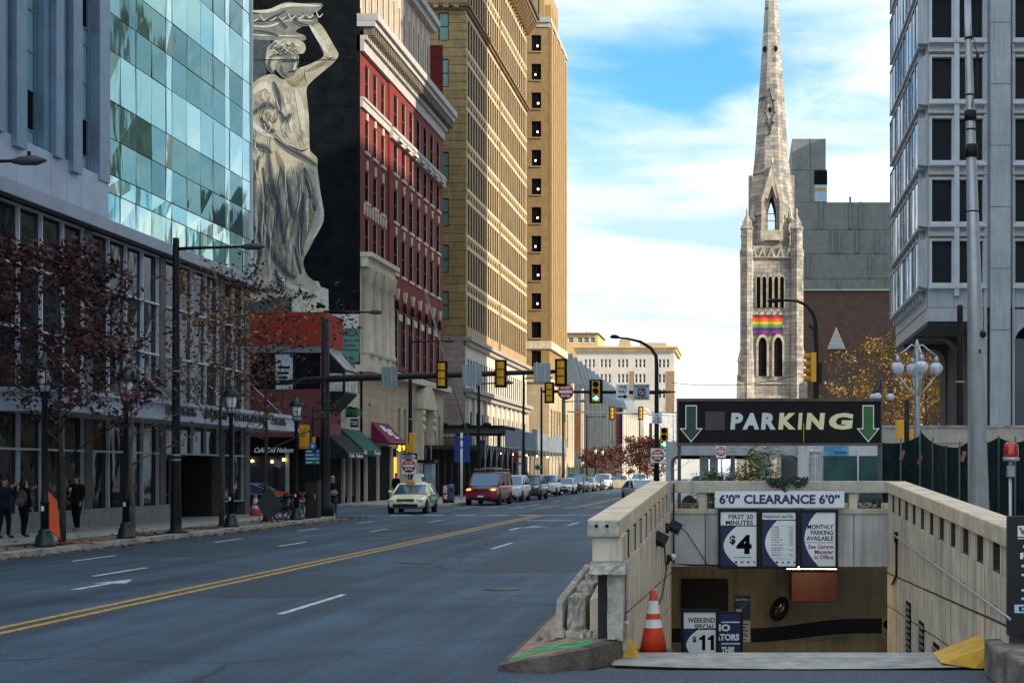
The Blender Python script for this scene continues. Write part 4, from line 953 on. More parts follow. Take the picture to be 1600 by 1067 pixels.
# street side
mb = MB(); facade(mb, '+X', xr, 79.62, ye, 3.62, Z(608), [], .1); mb.build('side_wall', mat('pink_maroon_render', (.24, .075, .07), rough=.85, var=.12, grime=.2), t)
mb = MB(); mb.box(xr - .05, xr + .01, 79.65, ye, .13, 3.6); mb.build('side_shopfront', M_DARK, t)
bw = MB(); bz0, bz1 = Z(638), Z(560)
bw.add([(xr, 79.9, bz1 + .5), (xr, 82.7, bz1 + .5), (xr + 1.0, 80.0, bz1 - .6), (xr + 1.0, 82.6, bz1 - .6), (xr + 1.0, 80.0, bz0 + .9), (xr + 1.0, 82.6, bz0 + .9), (xr, 79.9, bz0 - .1), (xr, 82.7, bz0 - .1)], [(0, 1, 3, 2), (2, 3, 5, 4), (4, 5, 7, 6), (0, 2, 4, 6), (1, 7, 5, 3)]); bay = bw.build('bay_window', M_BLK, t)
mb = MB()
for i in range(4):
    y = 80.05 + i*.65
    mb.box(xr + 1.0, xr + 1.03, y + .09, y + .58, bz0 + 1.0, bz1 - .7)
    mb.add([(xr + .08, y + .06, bz1 + .47), (xr + .08, y + .56, bz1 + .47), (xr + 1.02, y + .58, bz1 - .56), (xr + 1.02, y + .09, bz1 - .56)], [(0, 1, 2, 3)])
mb.box(xr + .15, xr + .9, 79.87, 79.93, bz0 + 1.0, bz1 - .8); mb.build('bay_pane', mat('bay_bright_glass', (.62, .66, .66), rough=.1, var=.3, scale=1.5), bay)
for px in (435, 462): mb = MB(); mb.box(X(px) - .7, X(px) + .6, 80.3, 81.2, Z(488), Z(484.5)); mb.build('roof_hatch', M_ALU, t)

# cream shop next door
t = thing('cream_shop', 'narrow cream shopfront with a dark bracket sign between restaurant and brick block', 'building', (-26, 85.6, .13))
mb = MB(); mb.box(-34, FX, ye + .02, 88.35, 3.4, 6.9); mb.box(-34, FX - .3, ye + .02, 88.35, .13, 3.39); mb.build('wall', mat('cream_render', (.58, .55, .45), rough=.8, var=.12, grime=.3), t)
mb = MB(); mb.box(FX - .29, FX - .2, ye + .1, 88.2, .13, 3.3); mb.build('shopfront', M_DARK, t)
for y in (83.1, 84.7, 86.2, 88.1): mb = MB(); mb.box(FX - .22, FX + .02, y, y + .22, .13, 3.4); mb.build('shopfront_pillar', mat('cream_pillar', (.55, .50, .40), var=.1), t)
for y in (83.6, 85.2, 86.7): mb = MB(); mb.box(FX - .24, FX - .12, y, y + .9, .5, 2.9); mb.build('shop_window', M_GLDARK, t)
tb = thing('bracket_sign', 'dark green projecting shop sign on the cream wall', 'sign', (FX + .5, 85.2, 4.6))
mb = MB(); mb.box(FX + .02, FX + .7, 85.15, 85.25, 5.3, 5.9); mb.box(FX + .3, FX + .75, 85.1, 85.3, 4.7, 5.2); mb.build('panel', M_BLK, tb)
text('Fruits', FX + .05, FX + 1.0, 5.4, 5.95, 85.14, mat('leaf_green_letters', (.05, .20, .09)), tb, bold=.05, ext=.05); text('TO GO', FX + .35, FX + .72, 4.82, 5.08, 85.1, M_SIGNW, tb, bold=.03)

# awnings hung on the shopfronts
def awning(label, y0, y1, zt, zb, x, out, drop, m, words, wm, logo=False):
    t = thing('awning', label, 'awning', (x + out/2, (y0+y1)/2, zb), 'shop awnings along the pavement')
    mb = MB(); mb.add([(x, y0, zt), (x, y1, zt), (x + out, y0, zb), (x + out, y1, zb), (x + out, y0, zb - drop), (x + out, y1, zb - drop), (x, y0, zb - drop), (x, y1, zb - drop),
        (x, y0, zt - .03), (x, y1, zt - .03)], [(0, 1, 3, 2), (2, 3, 5, 4), (0, 2, 4, 6), (1, 7, 5, 3)]); mb.build('canvas', m, t)
    mb = MB()
    for y in (y0 + .02, y1 - .02): mb.tube([(x, y, zb - drop + .02), (x + out - .02, y, zb - drop + .02)], .018, 6)
    mb.tube([(x + out - .01, y0, zb - .01), (x + out - .01, y1, zb - .01)], .015, 6); mb.build('frame', M_STEEL, t)
    if logo:      # letters lie on the sloping cloth
        d = V((out, 0, zb - zt)); nrm = V((-d.z, 0, d.x)).normalized()
        mb = MB()
        def patch(u0, u1, v0, v1):
            f = lambda u, v: V((x, y0 + (y1-y0)*u, zt)) + d*v + nrm*.012
            mb.add([f(u0, v0), f(u1, v0), f(u1, v1), f(u0, v1)], [(0, 1, 2, 3)])
        for q in ((.30, .40, .2, .5), (.34, .52, .24, .30), (.44, .50, .3, .62), (.40, .62, .58, .66), (.56, .62, .34, .58), (.54, .80, .36, .42), (.68, .74, .42, .78), (.62, .86, .72, .80), (.48, .56, .48, .52)): patch(*q)
        mb.build('lettering', wm, t)
    else:
        for s_, a, b in words: text(s_, y0 + (y1-y0)*a, y0 + (y1-y0)*b, zb - drop*.8, zb - drop*.15, x + out, wm, t, face='X', bold=.03)
    return t
awning('black awning with white script at the restaurant side', 80.0, 83.6, 4.15, 3.1, -23.58, 1.15, .34, mat('black_canvas', (.012, .014, .02), rough=.9, var=.2), (('Cafe', .1, .4), ('Nelson', .5, .9)), M_SIGNW)
awning('green awning over the cream shopfront', 84.0, 88.1, 4.6, 3.35, -23.96, 1.35, .38, mat('green_canvas', (.006, .085, .062), rough=.85, var=.15), (('SALAD', .03, .2), ('Fruits', .62, .95)), M_SIGNW)
awning('small dark awning between the green and maroon ones', 88.5, 90.2, 4.3, 3.3, -23.93, .8, .3, mat('navy_canvas', (.012, .016, .03), rough=.9), (('BAR', .2, .7),), M_GREYM)
awning('maroon awning with white emblem letters', 90.5, 94.9, 5.3, 3.95, -23.92, 1.2, .12, mat('maroon_canvas', (.19, .010, .05), rough=.85, var=.15), (), M_SIGNW, logo=True)

# ---------------------------------------------------------------- red brick block
M_RB = blockmat('red_brick', (.24, .022, .016), (.18, .018, .014), (.13, .03, .025), .24, .08, mort=.008, bump=.1, var=.22, grime=.2)
M_CST = mat('cream_stone', (.62, .55, .43), rough=.85, var=.15, scale=1.5, bump=.15, grime=.35)
M_GST = mat('grey_painted_cornice', (.46, .45, .44), rough=.75, var=.15, scale=1.5, grime=.35)
M_TANST = blockmat('tan_ashlar', (.52, .42, .29), (.47, .38, .26), (.26, .2, .14), 1.6, .62, mort=.012, bump=.15, var=.15, grime=.25)
M_REV = mat('cream_reveal', (.60, .52, .42), rough=.8, var=.1)
M_FRM = mat('dark_red_frame', (.08, .012, .012), rough=.6)
t = thing('brick_building', 'red brick block with heavy grey cornice and a painted statue mural on its side', 'building', (-36, 100, .13)); rb = t
Y0, Y1 = 88.4, 112.3; YB = 95.3
mb = MB()
h1 = []
for y in (89.55, 91.55, 93.55):
    for c, d in ((25.7, 27.9), (22.4, 24.4), (19.2, 21.2), (15.8, 18.2)): h1.append((y, y + .95, c, d))
facade(mb, '+X', FX, Y0, YB, 15.5, 28.4, h1, .085, 0, 1)
h2 = []; arch = []
P2 = [YB + 1.15 + i*2.26 for i in range(7)]
for y in P2:
    for c, d in ((25.4, 27.9), (22.5, 24.5), (19.2, 21.4), (15.7, 18.2)): h2.append((y, y + 1.15, c, d))
    arch.append((y - .1, y + 1.25, 9.3, 13.2))
facade(mb, '+X', FX + .12, YB, Y1, 9.0, 28.4, h2 + arch, .10, 0, 1)
mb.quad((FX, YB, 9), (FX + .12, YB, 9), (FX + .12, YB, 28.4), (FX, YB, 28.4)); mb.quad((FX + .12, Y1, 9), (-45, Y1, 9), (-45, Y1, 36), (FX + .12, Y1, 36)); mb.box(-45, FX - 1.2, Y0 + .5, Y1 - .2, .2, 36)
mb.build('wall', [M_RB, M_REV], t, fix=False)
put_windows(t, '+X', FX, h1, .085, M_FRM, M_GLBLK, 0, 1, fr=.07)
put_windows(t, '+X', FX + .12, h2, .10, M_FRM, M_GLBLK, 0, 1, fr=.07)
for a in arch:
    me = winmesh('+X', a[1]-a[0], 3.9, .10, M_FRM, M_GLBLK, 1, 2, .09); inst('arched_window', me, t, (FX + .12, a[0], a[2]))
# round heads over the tall openings: brick spandrels with a half-round cut, dark tympanum
mb = MB(); tm = MB(); ks = MB(); im = MB()
for a, b, c, d in arch:
    yc = (a+b)/2; r = (b-a)/2; k = 10
    arcp = [(yc + r*math.cos(math.pi*i/k), 13.2 + r*math.sin(math.pi*i/k)) for i in range(k+1)]
    tm.prism(arcp, 'X', FX + .125, FX + .14)
    o = [(yc + (r+.17)*math.cos(math.pi*i/k), 13.2 + (r+.17)*math.sin(math.pi*i/k)) for i in range(k+1)]
    for i in range(k):
        mb.add([(FX+.122, *arcp[i]), (FX+.122, *arcp[i+1]), (FX+.122, *o[i+1]), (FX+.122, *o[i]), (FX+.20, *arcp[i]), (FX+.20, *arcp[i+1]), (FX+.20, *o[i+1]), (FX+.20, *o[i])], [(4, 5, 6, 7), (0, 1, 5, 4), (3, 7, 6, 2)])
    ks.add([(FX + .125, yc-.14, 13.85), (FX + .125, yc+.14, 13.85), (FX + .3, yc-.14, 13.9), (FX + .3, yc+.14, 13.9), (FX + .125, yc-.24, 14.6), (FX + .125, yc+.24, 14.6), (FX + .36, yc-.24, 14.6), (FX + .36, yc+.24, 14.6)], [(0, 1, 3, 2), (2, 3, 7, 6), (4, 6, 7, 5), (0, 2, 6, 4), (1, 5, 7, 3)])
    im.box(FX + .125, FX + .2, a - .95, a - .01, 12.5, 12.95)
islands(mb, 'arch_ring', M_RB, t); islands(tm, 'arch_tympanum', M_GLBLK, t); islands(ks, 'keystone', M_CST, t); islands(im, 'impost_band', M_CST, t)
mb = MB()
for y in P2:
    for z, h in ((28.0, .0), (21.5, .55), (18.3, .55)):
        if h: mb.add([(FX + .123, y+.42, z-.02), (FX + .123, y+.73, z-.02), (FX + .123, y+.8, z+h), (FX + .123, y+.35, z+h), (FX + .19, y+.42, z-.02), (FX + .19, y+.73, z-.02), (FX + .19, y+.8, z+h), (FX + .19, y+.35, z+h)], [(4, 5, 6, 7), (0, 1, 5, 4), (2, 3, 7, 6), (0, 4, 7, 3), (1, 2, 6, 5)])
    for z in (22.3, 19.0, 15.5): mb.box(FX + .05, FX + .22, y - .1, y + 1.25, z, z + .19)
for y in (89.55, 91.55, 93.55):
    for z in (22.2, 19.0): mb.box(FX - .05, FX + .1, y - .08, y + 1.03, z, z + .19)
    for z in (24.42, 21.25): mb.box(FX + .003, FX + .06, y + .3, y + .65, z, z + .6)
    for q in (-.32, .37, 1.0): mb.add([(FX+.003, y+q, 18.3), (FX+.06, y+q, 18.3), (FX+.06, y+q+.2, 18.3), (FX+.003, y+q+.2, 18.3), (FX+.003, y+q-.1, 19), (FX+.06, y+q-.1, 19), (FX+.06, y+q+.3, 19), (FX+.003, y+q+.3, 19)], [(0, 3, 2, 1), (4, 5, 6, 7), (1, 2, 6, 5), (0, 1, 5, 4), (2, 3, 7, 6)])
islands(mb, 'window_trim', M_CST, t)
mb = MB(); mb.box(FX + .001, FX + .18, Y0, YB, 24.9, 25.35); mb.box(FX + .001, FX + .26, Y0, YB, 25.36, 25.55); mb.box(FX + .121, FX + .34, YB, Y1, 24.6, 25.1); mb.box(FX + .121, FX + .42, YB, Y1, 25.11, 25.35)
for y in P2: mb.box(FX + .35, FX + .55, y + .05, y + 1.1, 24.65, 24.9)
mb.build('belt_course', M_GST, t)
# main cornice
mb = MB(); mb.box(FX - .2, FX + .25, Y0, Y1 + .1, 28.41, 29.1); mb.box(FX - .2, FX + .45, Y0, Y1 + .2, 29.11, 29.4); mb.box(FX - .2, FX + .95, Y0 - .02, Y1 + .5, 29.95, 30.3); mb.box(FX - .2, FX + 1.15, Y0 - .03, Y1 + .6, 30.31, 30.75); co_ = mb.build('cornice', M_GST, t)
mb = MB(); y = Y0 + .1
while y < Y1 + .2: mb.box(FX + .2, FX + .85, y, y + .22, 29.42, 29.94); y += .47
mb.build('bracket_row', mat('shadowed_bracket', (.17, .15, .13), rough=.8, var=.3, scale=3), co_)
# attic storey
ha = [(y, y + .8, 32.2, 35.6) for y in [89.4 + i*1.52 for i in range(15)]]
mb = MB(); facade(mb, '+X', FX - .9, Y0, Y1, 30.76, 37.0, ha, .08, 0, 0); mb.quad((FX - .9, Y1, 30.7), (-40, Y1, 30.7), (-40, Y1, 37), (FX - .9, Y1, 37)); mb.build('attic_wall', mat('pale_attic_stone', (.52, .44, .40), rough=.85, var=.15, grime=.3), t, fix=False)
put_windows(t, '+X', FX - .9, ha, .08, M_FRM, M_GLBLK, 0, 1, fr=.07)
mb = MB(); mb.box(FX - 1.3, FX - .45, Y0, Y1 + .3, 37.0, 37.5); mb.box(FX - 1.3, FX - .2, Y0, Y1 + .5, 37.51, 38.0); mb.box(-45, FX - 1.3, Y0, Y1, 36.6, 36.98); mb.build('attic_cornice', M_GST, t)
mb = MB()
for h in ha: mb.box(FX - .9 + .002, FX - .78, h[0] - .26, h[0] - .06, 31.2, 36.6); mb.box(FX - .899, FX - .84, h[0] + .05, h[1] - .05, 31.3, 32.1, 1)
mb.build('attic_pilasters', [M_CST, M_RB], t)
# portico bay and stone base
mb = MB(); mb.box(FX + .002, FX + .5, Y0 + .05, YB + .1, 14.9, 15.5); mb.box(FX + .002, FX + .75, Y0, YB + .25, 15.51, 15.8); mb.box(FX - .3, FX - .02, Y0 + .02, YB, 9.0, 15.5, 0); mb.build('portico_entablature', M_CST, t)
for y in (89.3, 91.3, 93.3, 94.8):
    mb = MB(); mb.lathe([(.52, 9.35), (.52, 9.6), (.42, 9.75), (.40, 11.5), (.34, 13.9), (.40, 13.95), (.56, 14.85), (.58, 14.9)], (FX + .2, y, 0), 14); mb.build('column', M_CST, t)
mb = MB(); mb.box(FX - .3, FX + .5, Y0, YB + .1, 8.75, 9.34); mb.box(FX - .3, FX + .75, Y0 - .05, Y1 + .3, 8.3, 8.74); mb.build('base_cornice', M_CST, t)
hb = [(y, y + .7, 3.0, 6.4) for y in (97.5, 99.2, 100.9, 107.1, 108.8, 110.5)]
mb = MB(); facade(mb, '+X', FX + .15, Y0, Y1, 4.3 - .6, 8.3, [(a, b, 3.7, d) for a, b, c, d in hb], .25, 0, 0); facade(mb, '+X', FX + .15, YB, Y1, .13, 3.7, [(a, b, 1.6, 3.7) for a, b, c, d in hb] + [(103.0, 106.0, .13, 3.7)], .25, 0, 0); mb.quad((FX + .15, Y1, .1), (-40, Y1, .1), (-40, Y1, 9), (FX + .15, Y1, 9)); mb.box(-40, FX - .2, Y0 + .3, Y1 - .3, .14, 8.2); mb.build('stone_base', M_TANST, t, fix=False)
for a, b, c, d in hb: inst('slit_window', winmesh('+X', b-a, d-1.6, .25, M_GREYM, M_GLBLK, 0, 3, .06), t, (FX + .15, a, 1.6))
mb = MB(); mb.box(FX - .18, FX - .1, 103, 106, .13, 3.7); mb.build('door', M_DARK, t)
mb = MB()
for y in (102.5, 106.05): mb.box(FX + .152, FX + .7, y, y + .5, .5, 6.6)
mb.box(FX + .152, FX + .85, 102.3, 106.8, 6.61, 7.2)
pr = []
for i in range(13): a_ = math.pi * i / 12; pr.append((104.55 + 2.0*math.cos(a_), 7.21 + 1.15*math.sin(a_)))
mb.prism(pr, 'X', FX + .152, FX + .75)
for y in (102.75, 106.3):
    for z in (5.2, 5.8, 6.3): mb.ball((FX + .72, y, z), (.2, .28, .26), 10, 6)
mb.build('carved_portal', M_CST, t)
mb = MB(); mb.box(FX + .16, FX + .22, 88.6, 96.6, .2, 3.6); mb.build('shopfront', M_DARK, t)
mb = MB(); mb.box(FX + .23, FX + .26, 96.0, 96.65, 1.3, 3.0); mb.build('lit_poster', mat('lit_orange_poster', (.75, .36, .03), emit=(1, .42, .03), estr=.55, var=.25, scale=4), t)
for y in (88.5, 91.4, 94.9, 96.8): mb = MB(); mb.box(FX + .2, FX + .36, y, y + .3, .13, 3.7); mb.build('shopfront_pillar', M_CST, t)
# side wall: painted mural (flat paint on the wall, in thin layers), sign board below it
M_MUR = mat('mural_dark_ground', (.006, .009, .012), rough=.85, var=.5, scale=1.2, spec=.1, bump=.1, bscale=6)
mb = MB(); facade(mb, '-Y', Y0, -45, FX, 11.0, 36.6, [], .1); mb.quad((-45, Y0, .13), (FX, Y0, .13), (FX, Y0, 11.0), (-45, Y0, 11.0), 1)
mur = mb.build('mural_wall', [M_MUR, blockmat('brown_side_brick', (.30, .23, .17), (.25, .19, .14), (.2, .17, .14), .24, .08, mort=.01, bump=.1)], t, fix=False)
mX = lambda px: wx(px, Y0); mZ = lambda py: wz(py, Y0)
M_FIGL = mat('mural_cream', (.45, .43, .33), rough=.8, var=.30, scale=2.2); M_FIGH = mat('mural_highlight', (.60, .59, .50), rough=.8, var=.2, scale=3)
M_FIGO = mat('mural_ochre', (.29, .23, .12), rough=.8, var=.3, scale=3); M_FIGS = mat('mural_slate', (.055, .075, .085), rough=.8, var=.35, scale=2.5); M_FIGM = mat('mural_grey', (.21, .22, .20), rough=.8, var=.3, scale=2.5)
def smoothpoly(pts, k=3):
    """closed Catmull-Rom through the points"""
    out = []; n = len(pts)
    for i in range(n):
        p0, p1, p2, p3 = [V(pts[(i+j) % n]) for j in (-1, 0, 1, 2)]
        for s_ in range(k):
            u = s_/k; out.append(.5*((2*p1) + (p2-p0)*u + (2*p0-5*p1+4*p2-p3)*u*u + (3*p1-p0-3*p2+p3)*u**3))
    return out
LAY = [0]
def paint(name, pts, m, smooth=True):
    LAY[0] += 1; y = Y0 - .004*LAY[0]
    q = smoothpoly(pts) if smooth else [V(p) for p in pts]
    mb = MB(); mb.add([(mX(p[0]), y, mZ(p[1])) for p in q], [tuple(range(len(q)))])
    return mb.build(name, m, mur, fix=False)
def strokes(name, lst, m):
    """tapered brush strokes, all in one layer of paint"""
    LAY[0] += 1
    for n_, (w_, pts) in enumerate(lst):
        w_ *= .62; mb = MB()
        y = Y0 - .004*LAY[0] - .0002*n_
        pp = [V(p) for p in pts]; c = []
        for i in range(len(pp) - 1):
            p0, p1, p2, p3 = pp[max(i-1, 0)], pp[i], pp[i+1], pp[min(i+2, len(pp)-1)]
            for s_ in range(4): u = s_/4; c.append(.5*((2*p1) + (p2-p0)*u + (2*p0-5*p1+4*p2-p3)*u*u + (3*p1-p0-3*p2+p3)*u**3))
        c.append(pp[-1]); n = len(c); L_, R_ = [], []
        for i, p in enumerate(c):
            d = (c[min(i+1, n-1)] - c[max(i-1, 0)]).normalized(); nn = V((-d.y, d.x)); ww = w_ * (.15 + .85*math.sin(math.pi*(i+.3)/(n+.2)))
            L_.append(p + nn*ww); R_.append(p - nn*ww)
        mb.add([(mX(p.x), y, mZ(p.y)) for p in L_ + R_], [(i, i+1, n+i+1, n+i) for i in range(n-1)]); mb.build(name, m, mur, fix=False)
    LAY[0] += 1
paint('painted_haze', [(360, 58), (418, 60), (424, 92), (414, 118), (398, 134), (360, 150)], M_FIGS)
paint('painted_plinth', [(392, 466), (458, 466), (458, 490), (392, 490)], mat('mural_blue', (.05, .075, .10), var=.2), False)
paint('painted_plinth', [(456, 465), (472, 436), (498, 440), (501, 448), (513, 452), (514, 490), (456, 490)], M_FIGH, False)
paint('painted_figure', [(360, 168), (378, 150), (394, 132), (408, 121), (424, 116), (431, 118), (440, 124), (452, 122), (466, 108), (476, 104), (490, 98), (506, 88), (501, 74), (493, 58), (486, 46), (496, 36), (504, 42), (513, 56), (522, 72), (529, 86), (521, 99), (503, 114), (484, 131), (479, 142), (481, 165), (483, 190), (484, 232), (489, 240), (496, 248), (496, 262), (499, 285), (502, 310), (506, 344), (498, 360), (484, 388), (474, 408), (480, 430), (492, 440), (496, 452), (478, 460), (452, 464), (420, 466), (398, 472), (385, 466), (360, 470)], M_FIGL)
paint('painted_capital', [(360, 22), (385, 22), (404, 22), (424, 14), (447, 4), (470, 6), (503, 6), (499, 17), (489, 22), (497, 30), (492, 40), (474, 42), (462, 50), (476, 56), (476, 64), (446, 62), (424, 64), (392, 62), (360, 62)], M_FIGM)
paint('painted_hair', [(416, 84), (420, 72), (432, 64), (452, 60), (472, 65), (478, 75), (474, 84), (462, 85), (448, 88), (438, 94), (432, 106), (425, 113), (416, 104)], M_FIGL)
paint('painted_face', [(436, 94), (448, 87), (466, 86), (467, 96), (465, 108), (458, 119), (448, 124), (438, 118), (430, 106)], M_FIGM)
strokes('painted_light', [(5, [(386, 18), (420, 18), (448, 9), (500, 10)]), (2.5, [(384, 40), (420, 42), (450, 32), (490, 34)]), (2, [(384, 54), (420, 56), (470, 57)]), (6, [(484, 40), (498, 60), (512, 84)]), (3, [(460, 88), (463, 100), (458, 112)]), (5, [(424, 72), (440, 68), (470, 72)]), (6, [(384, 190), (396, 196), (412, 208), (428, 216)]), (9, [(392, 150), (404, 138), (416, 134), (424, 146)]), (8, [(462, 140), (470, 170), (474, 205)]), (6, [(444, 150), (452, 176), (456, 206)]),
   (5, [(492, 262), (500, 310), (503, 344), (488, 376)]), (4, [(408, 250), (398, 310), (404, 370), (396, 430)]), (5, [(420, 262), (412, 320), (420, 380), (424, 440)]), (5, [(444, 300), (452, 370), (468, 430)]), (6, [(430, 420), (452, 446), (488, 456)]), (4, [(386, 250), (384, 300), (382, 350)])], M_FIGH)
strokes('painted_ochre', [(5, [(480, 112), (496, 104), (514, 96)]), (6, [(450, 126), (462, 132), (474, 120)]), (6, [(400, 160), (412, 168), (426, 164)]), (6, [(416, 176), (424, 186), (432, 190)]), (8, [(432, 236), (444, 270), (452, 320), (446, 360)]), (8, [(460, 262), (468, 300), (464, 340), (456, 370)]), (5, [(490, 300), (486, 340), (474, 380)]), (5, [(408, 300), (406, 340), (410, 380)]), (5, [(390, 370), (388, 410), (396, 440)]), (5, [(436, 380), (442, 410), (456, 434)]), (4, [(428, 360), (432, 400), (434, 440)]), (5, [(380, 90), (386, 108), (390, 124)])], M_FIGO)
SHADE = [(4, [(384, 30), (410, 34), (432, 26), (446, 18)]), (3.5, [(436, 24), (440, 36), (450, 44)]), (3, [(456, 24), (466, 36), (482, 40)]), (3, [(384, 48), (410, 50), (436, 56)]), (3, [(424, 92), (420, 104), (428, 116)]), (2.2, [(440, 102), (442, 114), (450, 120)]), (1.5, [(450, 97), (457, 96), (463, 97)]), (1.2, [(452, 112), (458, 111), (462, 112)]), (2.5, [(428, 80), (440, 78), (452, 82)]), (2, [(422, 90), (432, 86), (442, 88)]), (5, [(388, 182), (404, 172), (418, 164), (430, 170)]), (4, [(428, 128), (436, 150), (438, 178)]), (4, [(408, 184), (418, 200), (430, 206)]), (4.5, [(440, 176), (446, 190), (454, 178)]),
   (5, [(384, 212), (400, 226), (416, 232), (424, 240)]), (4, [(430, 216), (450, 232), (476, 246), (494, 258)]), (5, [(406, 244), (396, 290), (392, 340), (398, 360)]), (6, [(420, 240), (424, 280), (436, 330), (444, 380)]), (4, [(398, 250), (388, 290), (386, 330)]), (5, [(440, 262), (450, 300), (458, 340)]), (6, [(476, 262), (484, 300), (492, 330)]), (6, [(474, 300), (472, 340), (468, 380), (472, 400)]), (6, [(410, 340), (424, 390), (446, 425), (462, 434)]), (4, [(382, 344), (400, 360), (408, 380), (404, 412)]), (4, [(402, 420), (392, 440), (386, 456)]), (4, [(430, 420), (436, 440), (444, 456)]), (3, [(398, 458), (418, 452), (438, 458)]), (2.5, [(474, 462), (484, 464), (492, 460)]), (4, [(412, 262), (416, 320), (416, 360)]), (3, [(460, 384), (466, 410), (470, 428)])]
strokes('painted_halftone', [(w_*1.9, p_) for w_, p_ in SHADE], M_FIGM); strokes('painted_shade', SHADE, M_FIGS)
strokes('painted_fine_line', [(.8, [(440, 98), (446, 95), (452, 98)]), (1.0, [(462, 92), (466, 102), (464, 106)]), (.9, [(424, 206), (434, 214), (442, 222)]), (.8, [(426, 212), (434, 220), (440, 226)]), (1.2, [(484, 232), (470, 236), (452, 228)]), (1.0, [(505, 88), (514, 92), (522, 90)]), (1., [(478, 106), (476, 120), (480, 130)]), (1., [(380, 94), (560, 94)]), (.8, [(480, 165), (560, 165)])], M_BLACKP)
rng = random.Random(14); FOLD = {0: [], 1: [], 2: []}
for i in range(30): a, r = rng.uniform(0, 6.3), rng.uniform(.2, 1); x, y = 446 + 26*r*math.cos(a), 76 + 12*r*math.sin(a); FOLD[(0, 1, 0, 2)[i % 4]].append((1.3, [(x - 5, y + 2), (x, y - 2.5), (x + 5, y + 2)]))
for i in range(16): x = 386 + i*7.2; FOLD[i % 2].append((1.6, [(x, 26 + i % 3*5 - i*.6), (x + 5, 34 - i*.4), (x + 11, 30 - i*.5)]))
for i in range(26): x, y = rng.uniform(392, 476), rng.uniform(130, 235); FOLD[(0, 1, 2)[i % 3]].append((1.2, [(x, y), (x + rng.uniform(-4, 4), y + 9), (x + rng.uniform(-7, 7), y + 19)]))
FOLD[0] += [(1., [(441, 97), (447, 95.5), (452, 97)]), (1., [(456, 96), (461, 95), (465, 96.5)]), (1., [(455, 98), (458, 105), (453, 107)]), (1.1, [(449, 113), (456, 112), (461, 113)])]
for i in range(66):      # the fine fall of the painted drapery
    x = rng.uniform(384, 488); y = rng.uniform(246, 380); ln = rng.uniform(40, 95); b = (x - 440)*.10 + rng.uniform(-7, 9)
    pts = [(x + b*u + 4*math.sin(u*3 + i), y + ln*u) for u in (0, .35, .7, 1)]
    if max(p[1] for p in pts) < 458 and all(384 < p[0] < 492 - max(0, p[1] - 345)*.28 for p in pts): FOLD[i % 3].append((rng.uniform(.9, 2.0), pts))
for i, m in enumerate((M_FIGS, M_FIGH, M_FIGM)): strokes('painted_fold', FOLD[i], m)
# sign board under the mural
mb = MB(); mb.box(mX(500), mX(563) - .05, Y0 - .06, Y0, mZ(513), mZ(491)); mb.build('white_board', mat('off_white_board', (.58, .60, .54), var=.08), t)
mb = MB(); mb.box(mX(525), mX(563) - .06, Y0 - .07, Y0, mZ(566), mZ(514)); sg = mb.build('green_board', mat('sea_green_board', (.12, .26, .22), rough=.7, var=.12), t)
M_DGL = mat('dark_green_print', (.015, .06, .06))
for s_, a, b, c, d in (('YMCA', 526.5, 561, 515, 526), ('Strengthening kids', 527, 562, 530, 535), ('Families', 535, 556, 537, 541.5), ('Communities', 529, 561, 544, 548.5), ('Arch St 1406', 528, 553, 556, 564)): text(s_, mX(a), mX(b), mZ(d), mZ(c), Y0 - .07, M_DGL, sg, bold=.02)
# slim flag staff leaning off the brick front
t = tag(thing('flagpole', 'long pale flag staff leaning out from the red brick front', 'flagpole', (FX + .2, 106, 15.6)), 'long pale flag staff leaning out from the red brick front', 'flagpole')
mb = MB(); mb.tube([(FX + .2, 105.5, 15.5), (wx(737, 112), 112, wz(700, 112))], [.05, .08], 8); mb.build('pole', mat('pinkish_pole', (.45, .36, .33), rough=.5), t)
mb = MB(); mb.tube([(FX + .25, 105.4, 15.9), (wx(728, 111), 111, wz(672, 111))], .015, 5); mb.build('stay_cable', M_GREYM, t)
# ================================================================ tall tan hotel block beyond the brick one
M_TANB = blockmat('tan_banded_stone', (.40, .275, .12), (.34, .23, .095), (.14, .09, .04), 40, .73, mort=.03, bump=.5, var=.28, nscale=1.6, grime=.3)
M_TANF = mat('tan_facade_stone', (.38, .275, .15), rough=.85, var=.15, scale=.5, grime=.2)
M_PALE = mat('pale_base_stone', (.60, .56, .50), rough=.85, var=.12, scale=1, grime=.3)
M_PINKB = blockmat('pinkish_base_blocks', (.42, .34, .29), (.37, .30, .25), (.2, .16, .14), 1.2, .55, mort=.02, bump=.2)
M_BRN = mat('brown_cornice', (.20, .13, .065), rough=.8, var=.3, scale=1.5)
HX, HY0, HY1, HYM = -24.0, 122.0, 156.5, 139.0
t = thing('hotel_building', 'tall tan stone hotel with rows of slit windows and brown bracketed cornices', 'building', (-36, 139, .13))
hw = []
for f in range(11):
    zb = 14.6 + 4.02*f
    for a, b in ((HY0 + .9, HYM - .5), (HYM + .9, HY1 - .5)):
        n = 13 if a < HYM else 13; st = (b - a)/n
        for i in range(n): hw.append((a + i*st + st*.2, a + i*st + st*.82, zb + .1, zb + 2.75))
hs = []
for f in range(11):
    zb = 14.6 + 4.02*f
    for a, b in ((HY0 + .9, HYM - .5), (HYM + .9, HY1 - .5)):
        n = 13; st = (b - a)/n
        for i in range(n): hs.append((a + i*st + st*.28, a + i*st + st*.72, zb + 3.12, zb + 3.62))
mb = MB(); facade(mb, '+X', HX, HY0, HY1, 13.7, 59, hw, .035, 0, 0)
wn = []; z = 15.2
while z < 58: wn.append((-26.35, -25.45, z, z + 2.45)); z += 4.02
facade(mb, '-Y', HY0, -60, HX, 13.7, 59, wn, .12, 1, 1)
facade(mb, '-Y', HY0, -60, HX, .13, 13.7, [], .12, 2, 2)
